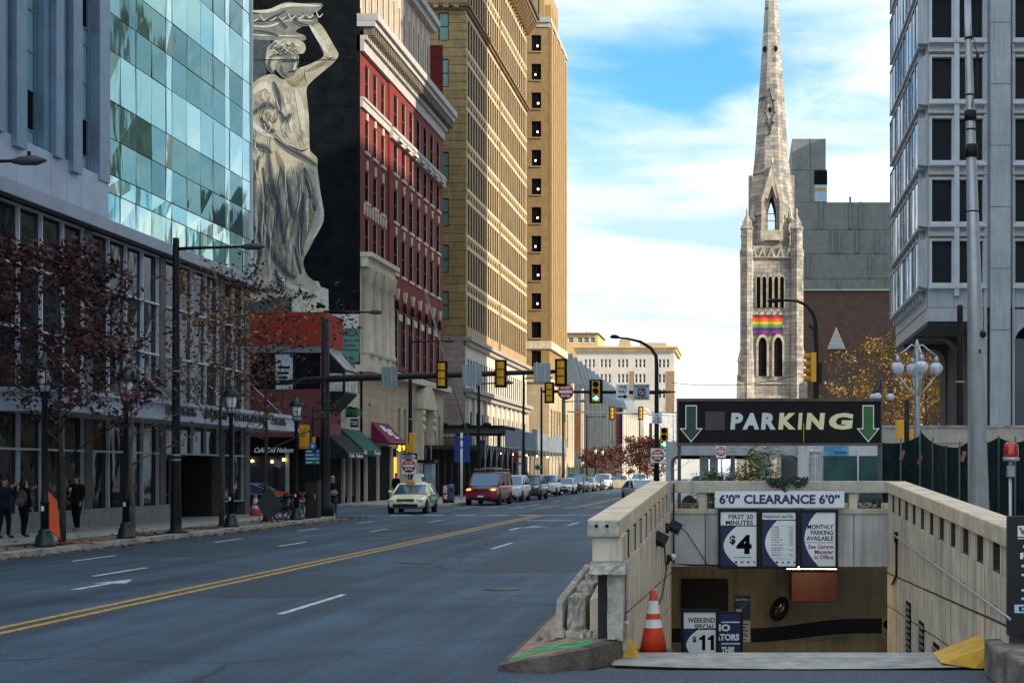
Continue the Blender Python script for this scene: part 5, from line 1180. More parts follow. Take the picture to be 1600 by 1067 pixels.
mb.quad((HX, HY1, .13), (-60, HY1, .13), (-60, HY1, 59), (HX, HY1, 59), 0); mb.box(-60, HX - .5, HY0 + .4, HY1 - .3, .2, 59, 1)
mb.build('wall', [M_TANF, M_TANB, M_PINKB], t, fix=False)
lo_ = sorted(hw, key=lambda h: (h[2], h[0]))
put_windows(t, '+X', HX, lo_, .035, M_BLK, M_BLACKP, 0, 1, limit=95, fr=.05)
put_windows(t, '-Y', HY0, wn, .12, M_BLK, mat('green_blind_glass', (.13, .27, .22), rough=.15, var=.15), 0, 1, fr=.09)
mb = MB()
for a, b, c, d in hs: mb.box(HX - .03, HX + .003, a, b, c, d)
stuff(mb.build('spandrel_slots', M_BLACKP, t, fix=False))
mb = MB()
for f in range(11):
    zb = 14.6 + 4.02*f
    if f: mb.box(HX + .001, HX + .055, HY0, HY1, zb - .22, zb + .06); mb.box(HX + .001, HX + .04, HY0, HY1, zb - 1.02, zb - .92)
for f in range(11): mb.box(HX + .001, HX + .05, HY0, HY1, 14.6 + 4.02*f + 2.78, 14.6 + 4.02*f + 2.95)
islands(mb, 'floor_band', mat('light_band_stone', (.64, .52, .34), rough=.85, var=.12), t)
mb = MB(); z = 13.9
while z < 58: mb.box(HX - .2, HX + .06, HY0 - .06, HY0 + .55, z, z + .60); z += .73
stuff(mb.build('quoins', M_TANB, t))
mb = MB(); mb.box(HX - .2, HX + .10, HYM - .1, HYM + .25, 13.8, 58); mb.build('downpipe', M_BRN, t)
for z0, pr, m in ((42.2, .42, M_BRN),):
    mb = MB(); mb.box(-60, HX + pr, HY0 - pr, HY1 + .1, z0, z0 + .32); mb.box(-60, HX + pr*.6, HY0 - pr*.6, HY1, z0 - .25, z0 - .003); mb.build('string_course', m, t)
mb = MB(); y = HY0 + .1
for i in range(40): mb.box(-60 + i*.9, -60 + i*.9 + .45, HY0 - .58, HY0 - .425, 42.02, 42.5)
stuff(mb.build('rope_moulding', M_TANB, t))
# bracketed cornices in two lengths
for label, a, b, z in (('cornice', HY0 - .3, HYM - .6, 50.4), ('cornice', HYM + .3, HY1 + .2, 50.4)):
    mb = MB(); mb.box(HX - .1, HX + 1.25, a, b, z + 1.3, z + 1.75); mb.box(HX - .1, HX + 1.45, a - .1, b + .1, z + 1.76, z + 2.2, 1); cc = mb.build(label, [M_BRN, mat('dark_gutter', (.03, .032, .04), rough=.5)], t)
    mb = MB(); y = a + .2
    while y < b - .3:
        mb.add([(HX, y, z), (HX, y+.5, z), (HX + .35, y, z + .05), (HX + .35, y+.5, z + .05), (HX + 1.15, y, z + 1.0), (HX + 1.15, y+.5, z + 1.0), (HX + 1.15, y, z + 1.29), (HX + 1.15, y+.5, z + 1.29), (HX, y, z + 1.29), (HX, y+.5, z + 1.29)], [(0, 1, 3, 2), (2, 3, 5, 4), (4, 5, 7, 6), (6, 7, 9, 8), (0, 2, 4, 6, 8), (1, 9, 7, 5, 3)]); y += 1.02
    islands(mb, 'bracket', M_BRN, cc)
# pale base: cornices, pilasters, tall windows
mb = MB(); mb.box(HX - .1, HX + .55, HY0 - .1, HY1 + .1, 13.35, 13.69); mb.box(HX - .1, HX + .3, HY0, HY1, 12.95, 13.34); mb.box(HX - .1, HX + .75, HY0 - .1, HY1 + .2, 8.9, 9.25); mb.box(HX - .1, HX + .45, HY0, HY1, 8.5, 8.89); islands(mb, 'base_cornice', mat('grey_base_cornice', (.36, .33, .31), rough=.85, var=.15), t)
hb1 = [(HY0 + 1.0 + i*1.28, HY0 + 1.0 + i*1.28 + .72, 9.5, 11.9) for i in range(26)]
hb2 = [(HY0 + 1.4 + i*2.8, HY0 + 1.4 + i*2.8 + 1.6, 3.6, 7.3) for i in range(12)]
mb = MB(); facade(mb, '+X', HX + .002, HY0, HY1, .13, 13.3, hb1 + hb2, .09, 0, 0); mb.build('base_wall', M_PALE, t, fix=False)
put_windows(t, '+X', HX + .002, hb1, .09, M_BLK, M_GLBLK, 0, 1, limit=26); put_windows(t, '+X', HX + .002, hb2, .09, M_BLK, M_GLBLK, 1, 2, limit=20)
mb = MB()
for i in range(13): y = HY0 + .35 + i*2.8; mb.box(HX + .01, HX + .22, y, y + .62, 2.0, 8.5)
islands(mb, 'pilaster', M_PALE, t)
# entrance canopy of the hotel, out over the pavement between the blocks
t = thing('hotel_canopy', 'flat dark green entrance canopy lettered along its front beam', 'canopy', (-22, 116, .13)); cx0, cx1, cy = wx(655, 113), wx(782, 113), 113.0
mb = MB(); mb.box(cx0, cx1, cy, cy + 8, wz(677, cy), wz(668, cy)); mb.build('beam', mat('grey_green_beam', (.10, .115, .095), rough=.6, var=.15), t)
mb = MB(); mb.box(cx0 - .2, cx1 + .3, cy - .3, cy + 8.2, wz(667.5, cy), wz(664.5, cy)); mb.build('roof_slab', M_BLK, t)
mb = MB(); mb.box(wx(664, cy), wx(719, cy), cy - .12, cy + .05, wz(684, cy), wz(677, cy) - .003); sg = mb.build('name_panel', M_BLK, t)
text('LE MERIDIEN', wx(677, cy), wx(713, cy), wz(682.3, cy), wz(677.8, cy), cy - .12, M_SIGNW, sg, bold=.02)
for px in (660, 667, 778): mb = MB(); mb.box(wx(px, cy) - .12, wx(px, cy) + .12, cy + .3, cy + .6, .13, wz(677, cy)); mb.build('post', M_BLK, t)
for px in (660, 693, 727, 760): mb = MB(); mb.ball((wx(px, cy), cy + .3, wz(663, cy)), (.35, .3, .18), 10, 6); mb.build('uplight', M_BLK, t)
# ---------------------------------------------------------------- brick tower further on
M_TB = blockmat('golden_brick', (.32, .205, .085), (.26, .165, .065), (.34, .24, .13), .26, .09, mort=.01, bump=.1, var=.22)
M_TR = mat('golden_pier_stone', (.35, .24, .11), rough=.85, var=.12, scale=.8)
TY0, TY1 = 174.0, 190.0; tX0, tX1 = wx(815, TY0), wx(857.5, TY0)
t = thing('brick_tower', 'slim golden brick tower with one column of dark windows facing the street', 'building', ((tX0+tX1)/2, 182, .13))
wz_ = lambda py: wz(py, TY0)
wv = [(wx(830.2, TY0), wx(845.5, TY0), wz_(80.5 + 44.75*k), wz_(55.3 + 44.75*k)) for k in range(13)]
mb = MB(); facade(mb, '-Y', TY0, -48, tX1, .13, wz_(43), wv, .3, 0, 0); mb.box(-48, tX1 - .004, TY0 + .6, TY1, .14, wz_(43)); mb.build('wall', M_TB, t, fix=False)
put_windows(t, '-Y', TY0, wv, .3, M_BLK, M_GLBLK, 1, 1, fr=.07)
mb = MB()
for a, b, c, d in wv: mb.box(a - .1, b + .1, TY0 - .12, TY0 + .1, c - .16, c - .003)
islands(mb, 'window_sill', M_TR, t)
for k in range(10): mb = MB(); c = wv[k]; x = (c[0]+c[1])/2 + (.12, -.1, .2)[k % 3]; mb.box(x - .11, x + .11, TY0 + .2, TY0 + .235, c[2] + .6, c[2] + .82); mb.build('ceiling_lamp_glow', mat('office_lamp', (1, .95, .85), emit=(1, .93, .8), estr=1.6, var=0), t)
mb = MB()
for i in range(8): y = TY0 + .4 + i*2.0; mb.box(tX1 + .003, tX1 + .14 + .20, y, y + 1.05, 17.5, wz_(43) - (.0 if i % 2 == 0 else .6) + .5)
islands(mb, 'street_side_pier', M_TR, t)
mb = MB(); mb.box(-48, tX1 + .12, TY0 - .12, TY1 + .1, wz_(43) + .003, wz_(36)); mb.box(-48, tX1 + .3, TY0 - .3, TY1 + .3, wz_(36) + .003, wz_(28)); mb.build('parapet', mat('grey_green_parapet', (.40, .41, .36), rough=.8, var=.1), t)
mb = MB(); mb.box(-46, wx(849, TY0) , TY0 + .6, TY1 - 2, wz_(28) - .1, wz_(-40))
for px in (823, 836, 846): mb.box(wx(px, TY0) - .3, wx(px, TY0) + .3, TY0 + .25, TY0 + .595, wz_(28) - .05, wz_(-40))
for i in range(5): mb.box(wx(849, TY0) + .003, wx(849, TY0) + .8 - .1*i, TY0 + 1 + i*2.2, TY0 + 2 + i*2.2, wz_(28), wz_(4 - i*3))
mb.build('setback_storey', M_TR, t)
mb = MB(); mb.box(-48, tX1 + .35, TY0 - .14, TY1 + .2, wz_(545), wz_(533)); mb.build('string_course', M_CST, t)
mb = MB(); xe = wx(858, 169.5); hbz = wz(597, 169.5)
ah = [(171 + i*2.6, 172.6 + i*2.6, 5.2, 9.6) for i in range(7)]
facade(mb, '+X', xe, 169.5, 190.5, .13, hbz, ah, .2); facade(mb, '-Y', 169.5, -48, xe, .13, hbz, [], .1); mb.box(-48, xe - .4, 170, 190.4, .14, hbz); mb.build('podium', M_TANST, t, fix=False)
put_windows(t, '+X', xe, ah, .2, M_BRN, M_GLBLK, 0, 1)
mb = MB(); mb.box(-48, xe + .3, 169.3, 190.7, hbz + .002, hbz + .4); mb.build('podium_cornice', M_CST, t)
# ---------------------------------------------------------------- convention hall with finned roof
M_CV = mat('pale_hall_stone', (.58, .54, .47), rough=.85, var=.12, scale=.6, grime=.2)
M_CVB = mat('blue_grey_fin', (.40, .46, .50), rough=.5, metal=.2, var=.1)
t = thing('convention_hall', 'long pale hall with blue grey roof fins and hanging banners', 'building', (-35, 262, .13))
mb = MB(); vx = -23.6; ch = [(y, y + 2.6, 2.5, 10.5) for y in range(196, 318, 6)]
facade(mb, '+X', vx, 192, 320, .13, 13.5, ch, .07); mb.quad((-60, 192, .13), (vx, 192, .13), (vx, 192, 13.5), (-60, 192, 13.5)); mb.box(-60, vx - .6, 192.4, 319, .14, 13.6); mb.build('wall', M_CV, t, fix=False)
put_windows(t, '+X', vx, ch, .07, M_GREYM, M_GLDARK, 1, 3)
mb = MB()
for y in range(194, 320, 6): mb.box(vx + .003, vx + .3, y, y + 1.0, .13, 14.2)
islands(mb, 'pilaster', M_CV, t)
mb = MB()
for k in range(20):
    y = 197 + k*6.0; z1 = 18.6 - .06*k
    mb.add([(vx - .4, y, 13.6), (vx + 1.0, y, 14.4), (vx - .3, y, z1), (vx - 3, y, z1 - 1), (vx - 3, y, 13.6)] + [(vx - .4, y + .5, 13.6), (vx + 1.0, y + .5, 14.4), (vx - .3, y + .5, z1), (vx - 3, y + .5, z1 - 1), (vx - 3, y + .5, 13.6)], [(0, 1, 2, 3, 4), (9, 8, 7, 6, 5), (0, 5, 6, 1), (1, 6, 7, 2), (2, 7, 8, 3), (3, 8, 9, 4)], 0)
islands(mb, 'roof_fin', M_CVB, t)
mb = MB(); mb.box(-60, vx - 2.9, 196, 318, 13.6, 16.0); mb.build('roof_block', M_CV, t)
mb = MB(); mb.box(-40, wx(1006, 322), 322, 340, .13, wz(640, 322)); mb.box(-40, wx(1008, 322), 321.6, 340, wz(640, 322), wz(636, 322)); mb.box(wx(985, 322), wx(1000, 322), 321.8, 322, 2, wz(655, 322), 1)
for k in range(6): mb.box(wx(986, 322), wx(999, 322), 321.7, 321.79, wz(658 + k*12, 322), wz(657 + k*12, 322))
mb.build('end_pavilion', [M_CV, M_GLDARK], t)
for label, px0, px1, py0, py1, Y, m in (('banner', 878, 884, 622, 660, 178.5, mat('green_banner', (.03, .12, .08))), ('banner', 899, 907, 640, 705, 193, mat('brown_banner', (.18, .08, .03), var=.3, scale=2)), ('banner', 963, 968, 636, 697, 253, mat('red_banner', (.42, .07, .03))), ('banner', 968, 973, 637, 694, 259, mat('blue_banner', (.03, .04, .16))), ('banner', 1014, 1019, 661, 692, 345, mat('dark_banner', (.06, .02, .03)))):
    mb = MB(); mb.box(wx(px0, Y), wx(px1, Y), Y - .25, Y - .15, wz(py1, Y), wz(py0, Y)); tag(mb.build('banner', m), {'green_banner': 'narrow dark green banner hanging on the pale hall', 'brown_banner': 'brown dotted banner with torn lower edge on the pale hall', 'red_banner': 'long red banner beside a blue one on the hall', 'blue_banner': 'long blue banner right of the red one', 'dark_banner': 'short dark banner at the far end of the hall'}[m.name], 'banner')
# ---------------------------------------------------------------- blocks closing the view
M_FW = mat('far_white_stone', (.56, .52, .45), rough=.85, var=.1, scale=.3)
M_FB = blockmat('far_brown_brick', (.33, .20, .12), (.28, .17, .10), (.3, .22, .16), .6, .2, mort=.02)
FY = 440.0; fX = lambda px: wx(px, FY); fZ = lambda py: wz(py, FY)
t = thing('apartment_block', 'far white stone block with brick corners and grouped windows', 'building', (fX(985), FY + 15, -.03))
wf = []
for gx in (913, 938, 965, 992, 1029):
    for k in range(3):
        for (a, b) in ((561, 574), (584, 598), (608, 622)): wf.append((fX(gx + k*6.2), fX(gx + k*6.2 + 4.2), fZ(b), fZ(a)))
mb = MB(); facade(mb, '-Y', FY, fX(900), fX(1053), -.03, fZ(555 - 6), wf, .4, 0, 0); mb.quad((fX(1053), FY, 0), (fX(1053), FY + 30, 0), (fX(1053), FY + 30, fZ(549)), (fX(1053), FY, fZ(549))); mb.box(fX(900), fX(1052), FY + 1, FY + 30, 0, fZ(550)); mb.build('wall', M_FW, t, fix=False)
put_windows(t, '-Y', FY, wf, .4, M_WHITE, M_GLDARK, 0, 1, fr=.12)
mb = MB(); mb.box(fX(1041), fX(1054), FY - .1, FY - .003, -.02, fZ(580)) ; mb.box(fX(984), fX(992 - 1), FY - .1, FY - .003, -.02, fZ(580)); islands(mb, 'brick_corner', M_FB, t)
mb = MB(); mb.box(fX(898), fX(1057), FY - .8, FY + 31, fZ(549) + .01, fZ(544)); mb.box(fX(896), fX(1059), FY - 1.5, FY + 31, fZ(544) + .01, fZ(541)); mb.build('cornice', mat('gold_cornice', (.60, .44, .22), var=.15, scale=.4), t)
mb = MB(); mb.box(fX(965), fX(984), FY + 3, FY + 8, fZ(541), fZ(536)); pr = [(fX(966), fZ(536)), (fX(983), fZ(536)), (fX(983), fZ(530)), (fX(978), fZ(526)), (fX(971), fZ(526)), (fX(966), fZ(530))]; mb.prism(pr, 'Y', FY + 3, FY + 7); mb.box(fX(998), fX(1040), FY + 3, FY + 12, fZ(541), fZ(534)); mb.build('roof_house', mat('roof_house_tan', (.45, .36, .24), var=.2), t)
t = thing('far_tower', 'small golden block topped by masts behind the hall', 'building', (wx(905, 520), 520, -.03))
qX = lambda px: wx(px, 520); qZ = lambda py: wz(py, 520)
wf = [(qX(a), qX(a + 8), qZ(535), qZ(527)) for a in (888, 902, 912, 922)]
mb = MB(); facade(mb, '-Y', 520, qX(872), qX(934), 0, qZ(522), wf, .4); mb.box(qX(872), qX(933.5), 521, 545, 0, qZ(522.2)); mb.build('wall', mat('golden_stone', (.62, .43, .19), var=.15, scale=.3), t, fix=False); put_windows(t, '-Y', 520, wf, .4, M_WHITE, M_GLDARK, 0, 1, fr=.15)
mb = MB(); mb.box(qX(872), qX(936), 519, 546, qZ(522) + .02, qZ(520)); mb.build('cornice', M_BRN, t)
for px, top in ((881, 514), (916, 513), (921, 515)): mb = MB(); mb.cyl((qX(px), 522, qZ(521)), (qX(px), 522, qZ(top)), .2, n=6); mb.build('mast', M_GREYM, t)
t = thing('white_hall', 'low plain white building behind the bare tree at the end of the street', 'building', (wx(1040, 400), 405, -.03))
mb = MB(); mb.box(wx(1012, 400), wx(1100, 400), 400, 412, 0, wz(646, 400)); mb.build('wall', mat('white_render', (.70, .69, .66), var=.06), t); mb = MB(); mb.box(wx(1011, 400), wx(1101, 400), 399.6, 412.4, wz(646, 400) + .01, wz(643.5, 400)); mb.build('coping', M_GREYM, t)
# ================================================================ the church steeple
M_CH = blockmat('church_stone', (.52, .48, .41), (.27, .27, .275), (.13, .12, .11), 1.15, .52, mort=.022, bump=.3, var=.45, nscale=.8, grime=.45)
M_CHL = mat('church_dressed_stone', (.50, .46, .38), rough=.9, var=.35, scale=1.2, bump=.2, grime=.5)
M_CHD = mat('dark_weathered_stone', (.13, .135, .145), rough=.9, var=.4, scale=2)
CYF = 188.0; cX = lambda px: wx(px, CYF); cZ = lambda py: wz(py, CYF); CCX = cX(1206.0); W2 = cX(1243) - CCX; CCY = CYF + W2
t = thing('church_steeple', 'tall weathered stone steeple with lancet openings and tapering spire', 'church', (CCX, CCY, 0)); ch = t
def lancet(mb, px0, px1, pb, pt, y, hole_mi, trim_mi, tw=.16, dp=.4):
    """pointed opening: dark recess, moulded stone arch round it"""
    x0, x1, zb, zt = cX(px0), cX(px1), cZ(pb), cZ(pt); xm = (x0+x1)/2; w = x1-x0; zs = zt - w*.95
    def outline(g):
        q = [(x0-g, zb), (x0-g, zs)]
        for i in range(1, 6): u = i/6; q.append((x0-g + (w/2+g)*(1-math.cos(u*math.pi/2)), zs + (zt+g*1.6-zs)*math.sin(u*math.pi/2)))
        q.append((xm, zt+g*1.8)); q += [(2*xm-a, b) for a, b in q[:-1][::-1]]
        return q
    a, b = outline(0), outline(tw); n = len(a)
    mb.add([(p[0], y-.001, p[1]) for p in a] , [tuple(range(n))], hole_mi)
    for i in range(n-1):
        mb.add([(a[i][0], y-.22, a[i][1]), (a[i+1][0], y-.22, a[i+1][1]), (b[i+1][0], y-.22, b[i+1][1]), (b[i][0], y-.22, b[i][1]), (a[i][0], y, a[i][1]), (a[i+1][0], y, a[i+1][1]), (b[i+1][0], y, b[i+1][1]), (b[i][0], y, b[i][1])], [(0, 1, 2, 3), (0, 4, 5, 1), (3, 2, 6, 7)], trim_mi)
ztop_ = cZ(384)
mb = MB(); mb.box(CCX - W2, CCX + W2, CYF, CYF + 2*W2, 0, ztop_); mb.build('tower', M_CH, t)
M_HOLE = mat('dark_opening', (.010, .009, .009), rough=.9, spec=.1)
for k in range(5): mb = MB(); lancet(mb, 1182 + k*9.2, 1188.2 + k*9.2, 481, 432, CYF - .004, 0, 1, .10); mb.build('belfry_opening', [M_HOLE, M_CHL], t)
for px in (1185, 1209.5): mb = MB(); lancet(mb, px, px + 13, 588, 527, CYF - .004, 0, 1, .28); mb.build('lancet_window', [M_HOLE, M_CHL], t)
mb = MB()
for py, h in ((622, 4), (600, 2.5), (512, 3), (404, 4)): mb.box(CCX - W2 - .18, CCX + W2 + .18, CYF - .18, CYF + 2*W2 + .18, cZ(py), cZ(py - h))
islands(mb, 'string_course', M_CHL, t)
mb = MB()
for k in range(5):
    a = cX(1170.5 + k*14); b = cX(1184.5 + k*14); m_ = (a+b)/2; zb, zt = cZ(403), cZ(386)
    mb.prism([(a, zb), (b, zb), (m_, zt)], 'Y', CYF - .30, CYF - .005); mb.prism([(a+.35, zb+.12), (b-.35, zb+.12), (m_, zb + (zt-zb)*.62)], 'Y', CYF - .32, CYF - .302, 1)
islands(mb, 'gablet', [M_CHL, M_CHD], t)
mb = MB()
for k in range(6): a = cX(1175 + k*10); mb.prism([(a, cZ(493)), (a + .8, cZ(493)), (a + .4, cZ(486))], 'Y', CYF - .15, CYF - .005)
islands(mb, 'small_gablet', M_CHL, t)
for sx in (-1, 1):      # corner buttresses with pinnacles
    for sy in (0, 1):
        x = CCX + sx*(W2 + .15); y = CYF + .15 if not sy else CYF + 2*W2 - .15
        mb = MB(); mb.lathe([(1.05, 0), (1.05, cZ(560)), (.92, cZ(556)), (.92, cZ(402)), (.98, cZ(400)), (.98, cZ(392)), (.80, cZ(388)), (.80, cZ(360)), (.95, cZ(358)), (.62, cZ(350)), (.0, cZ(331))], (x, y, 0), 8, sm=False); b = mb.build('buttress', M_CH, t)
        mb = MB()
        for i in range(4): a_ = math.pi/4 + i*math.pi/2; mb.add([(x + .7*math.cos(a_) - .25, y + .7*math.sin(a_), cZ(360)), (x + .7*math.cos(a_) + .25, y + .7*math.sin(a_), cZ(360)), (x + .8*math.cos(a_), y + .8*math.sin(a_) - .1, cZ(344)), (x + .55*math.cos(a_), y + .55*math.sin(a_) + .2, cZ(360))], [(0, 1, 2), (1, 3, 2), (3, 0, 2)])
        mb.ball((x, y, cZ(330)), (.16, .16, .4), 8, 6); mb.build('pinnacle', M_CHL, b)
    x = CCX + sx*(W2 + 1.0)
    mb = MB(); mb.box(x - .55, x + .55, CYF - .8, CYF + .5, 0, cZ(600)); mb.prism([(CYF - .8, cZ(600)), (CYF + .5, cZ(600)), (CYF + .5, cZ(585)), ], 'X', x - .5, x + .5); mb.build('lower_buttress', M_CHD if sx > 0 else M_CH, t)
    mb = MB(); xx = CCX + sx*(W2 + .95); mb.lathe([(.42, cZ(588)), (.42, cZ(566)), (.55, cZ(565)), (.0, cZ(540))], (xx, CYF - .1, 0), 6, sm=False); mb.build('side_pinnacle', M_CHL, t)
# octagonal drum and spire; the bell stage is open front to back
def octa(r): k = r*math.tan(math.pi/8); return [(-k, -r), (k, -r), (r, -k), (r, k), (k, r), (-k, r), (-r, k), (-r, -k)]
levels = [(384, 36.5), (300, 33.5), (240, 26.5), (150, 20.5), (70, 15.2), (0, 10.6), (-165, .6)]
mb = MB(); rings = []
sc_ = CYF / F
for py, hw_ in levels: rings.append([(CCX + a, CCY + b, cZ(py)) for a, b in octa(hw_*sc_)])
for li, (A, B) in enumerate(zip(rings, rings[1:])):
    for i in range(8):
        j = (i+1) % 8
        if li == 0 and i in (0, 4):        # face with a tall pointed opening
            a, b, c, d = V(A[i]), V(A[j]), V(B[j]), V(B[i])
            f = lambda u, v: (a.lerp(b, u)).lerp(d.lerp(c, u), v)
            hole = [f(.28, .22), f(.28, .66), f(.38, .84), f(.5, .96), f(.62, .84), f(.72, .66), f(.72, .22)]
            mb.add([a, b, c, d, f(.5, 1.0)] + hole, [(0, 1, 11, 5), (0, 5, 6, 7, 3), (1, 2, 9, 10, 11), (3, 7, 8, 4), (2, 4, 8, 9)])
        else: mb.quad(A[i], A[j], B[j], B[i])
mb.build('spire', M_CH, t)
mb = MB(); yf = CCY - 36.5*sc_     # gabled dormer round the opening
lz = lambda py: cZ(py)
for s_ in (-1, 1):
    x = CCX + s_*1.22; mb.box(x - .2, x + .2, yf - .45, yf + .3, cZ(378), cZ(312)); mb.add([(x - .2*s_ , yf - .5, cZ(316)), (x + .28*s_, yf - .5, cZ(316)), (CCX + .02*s_, yf - .35, cZ(258)), (CCX, yf - .35, cZ(268)), (x - .2*s_, yf + .6, cZ(316)), (x + .28*s_, yf + .6, cZ(316)), (CCX + .02*s_, yf + 1.6, cZ(258)), (CCX, yf + 1.6, cZ(268))], [(0, 1, 2, 3), (1, 5, 6, 2), (0, 3, 7, 4)])
mb.add([(CCX - .85, yf - .4, cZ(310)), (CCX + .85, yf - .4, cZ(310)), (CCX, yf - .35, cZ(266)), (CCX - .55, yf - .4, cZ(312)), (CCX + .55, yf - .4, cZ(312)), (CCX, yf - .4, cZ(290))], [(0, 3, 5, 2), (1, 2, 5, 4)])
mb.box(CCX - 1.5, CCX + 1.5, yf - .5, yf + .2, cZ(376), cZ(360)); mb.ball((CCX, yf - .35, cZ(252)), (.2, .2, .5), 8, 6); mb.build('dormer', M_CHL, t)
mb = MB(); 
for z in (cZ(345), cZ(334)): mb.cyl((CCX - 1.0, yf + .2, z), (CCX + 1.0, yf + .2, z), .05, n=6)
islands(mb, 'tie_bar', M_BLK, t)
for s_ in (-1, 1):      # flying pieces from pinnacle to spire
    mb = MB(); x0 = CCX + s_*36*sc_; mb.tube([(x0, CYF + .4, cZ(352)), (CCX + s_*30*sc_, CYF + 1.2, cZ(338)), (CCX + s_*26*sc_, CYF + 1.9, cZ(305))], [.35, .28, .2], 6, sm=False); mb.ball((CCX + s_*29*sc_, CYF + .9, cZ(341)), .4, 8, 6); mb.build('flying_buttress', M_CHL, t)
    mb = MB(); mb.box(CCX + s_*33.5*sc_ - .25, CCX + s_*33.5*sc_ + .25, CCY - .6, CCY + .6, cZ(330), cZ(268)); mb.build('side_dormer', M_CHL, t)
hd = MB()
def sp_y(py):
    for (p0, h0), (p1, h1) in zip(levels, levels[1:]):
        if p1 <= py <= p0: return CCY - (h0 + (h1-h0)*(p0-py)/(p0-p1))*sc_
for px, py, r in ((1195, 70, .33), (1213, 70, .33), (1203.5, 168, .33)): hd.prism([(cX(px) - r*.8, cZ(py)), (cX(px), cZ(py) - r*1.4), (cX(px) + r*.8, cZ(py)), (cX(px), cZ(py) + r*1.4)], 'Y', sp_y(py) - .10, sp_y(py) + .5)
islands(hd, 'quatrefoil_opening', M_HOLE, t)
mb = MB(); n_ = [(1203.5, 136), (1196.5, 168), (1203.5, 203), (1210.5, 168)]
for a, b in zip(n_, n_[1:] + n_[:1]): mb.tube([(cX(a[0]), sp_y(a[1]) - .08, cZ(a[1])), (cX(b[0]), sp_y(b[1]) - .08, cZ(b[1]))], .12, 5)
for px, py in ((1203.5, 136), (1197, 153), (1210, 153), (1196, 172), (1211, 172), (1198, 188), (1209, 188), (1203.5, 206)): mb.ball((cX(px), sp_y(py) - .15, cZ(py)), .2, 6, 4)
mb.build('tracery', M_CHD, t)
# rainbow flag hung on the tower
t = thing('rainbow_flag', 'six striped rainbow flag hung flat on the church tower', 'flag', (cX(1199.5), CYF - .3, cZ(522)))
for k, c in enumerate(((.46, .03, .05), (.62, .13, .02), (.66, .42, .02), (.10, .30, .07), (.035, .035, .16), (.22, .02, .24))):
    mb = MB(); n = 12
    for i in range(n):
        x0, x1 = cX(1176 + 47*i/n), cX(1176 + 47*(i+1)/n); y0, y1 = CYF - .32 + .05*math.sin(i*1.3), CYF - .32 + .05*math.sin((i+1)*1.3)
        za, zb = 493.5 + 28*k/6, 493.5 + 28*(k+1)/6; mb.quad((x0, y0, cZ(zb)), (x1, y1, cZ(zb)), (x1, y1, cZ(za)), (x0, y0, cZ(za)))
    mb.build('stripe', mat('flag_stripe_%s' % ('red', 'orange', 'yellow', 'green', 'indigo', 'violet')[k], c, rough=.8, var=.1), t, fix=False)
mb = MB(); mb.cyl((cX(1175), CYF - .33, cZ(493)), (cX(1224), CYF - .33, cZ(493)), .05, n=6); mb.build('rod', M_BLK, t)

# ================================================================ concrete and brick theatre behind the church
M_GC = mat('grey_concrete_panel', (.20, .225, .225), rough=.9, var=.16, scale=1.2, bump=.25, bscale=10, grime=.25)
M_BB = blockmat('brown_brick_wall', (.15, .085, .07), (.11, .065, .055), (.10, .07, .06), .3, .1, mort=.012, bump=.15, var=.35, nscale=.8)
TYF = 225.0; hX = lambda px: wx(px, TYF); hZ = lambda py: wz(py, TYF)
t = thing('theatre_building', 'windowless grey concrete block over dark brown brick behind the church', 'building', (hX(1340), TYF + 15, -.03))
mb = MB(); xr0, xr1 = hX(1240), hX(1560)
for a, b in ((317, 359), (359.7, 397), (397.7, 435.5), (436.2, 452)): mb.box(xr0, xr1, TYF - .4, TYF + 28, hZ(b), hZ(a))
mb.build('concrete_panels', M_GC, t)
mb = MB(); mb.box(hX(1237.5), hX(1290), TYF - .38, TYF + 16, hZ(316.6), hZ(218)); p = mb.build('penthouse', M_GC, t)
mb = MB(); mb.box(hX(1272), hX(1292.5), TYF - .5, TYF + 2, hZ(289.5), hZ(267.5)); mb.build('dark_recess', M_HOLE, p)
mb = MB(); mb.box(hX(1272.5), hX(1292), TYF - .52, TYF + 1.5, hZ(316), hZ(290)); mb.build('sky_window', mat('bright_sky_glass', (.55, .75, .85), rough=.08, metal=.6), p)
mb = MB(); mb.box(hX(1273), hX(1290), TYF - .6, TYF - .521, hZ(299), hZ(295)); mb.build('yellow_bar', M_YEL, p)
mb = MB(); mb.box(hX(1266), hX(1266.6), TYF - .45, TYF - .381, hZ(316), hZ(218)); mb.box(hX(1237.5), hX(1292), TYF - .44, TYF - .382, hZ(267), hZ(266)); islands(mb, 'panel_joint', M_CHD, p)
mb = MB()
for px, a, b in ((1282, 317, 358), (1328, 309, 358), (1344, 317, 358), (1300, 361, 396), (1311, 361, 396), (1338, 361, 396), (1369, 361, 396), (1262, 399, 435), (1358, 399, 435), (1310, 437, 451)): mb.box(hX(px) - .15, hX(px) + .15, TYF - .85, TYF - .402, hZ(b), hZ(a))
islands(mb, 'concrete_rib', M_GC, t)
mb = MB(); mb.box(hX(1382), hX(1382.5), TYF - .43, TYF - .401, hZ(451), hZ(318)); mb.build('seam', M_CHD, t)
mb = MB(); mb.box(xr0, xr1, TYF, TYF + 28, -.03, hZ(455)); mb.build('brick_wall', M_BB, t)
mb = MB(); mb.box(xr0, xr1, TYF - .5, TYF + .3, hZ(454.5), hZ(452.3)); mb.build('pale_capping', mat('pale_green_capping', (.45, .58, .54), var=.1), t)
mb = MB(); mb.prism([(hX(1292.5), hZ(545)), (hX(1321), hZ(545)), (hX(1306.5), hZ(511))], 'Y', TYF - .3, TYF - .003); w_ = mb.build('triangle_vent', M_WHITE, t)
mb = MB()
for k in range(8): q = 543 - k*3.8; hw_ = 14 * (q - 511)/34; mb.box(hX(1306.5 - hw_), hX(1306.5 + hw_), TYF - .38, TYF - .302, hZ(q), hZ(q - 1.2))
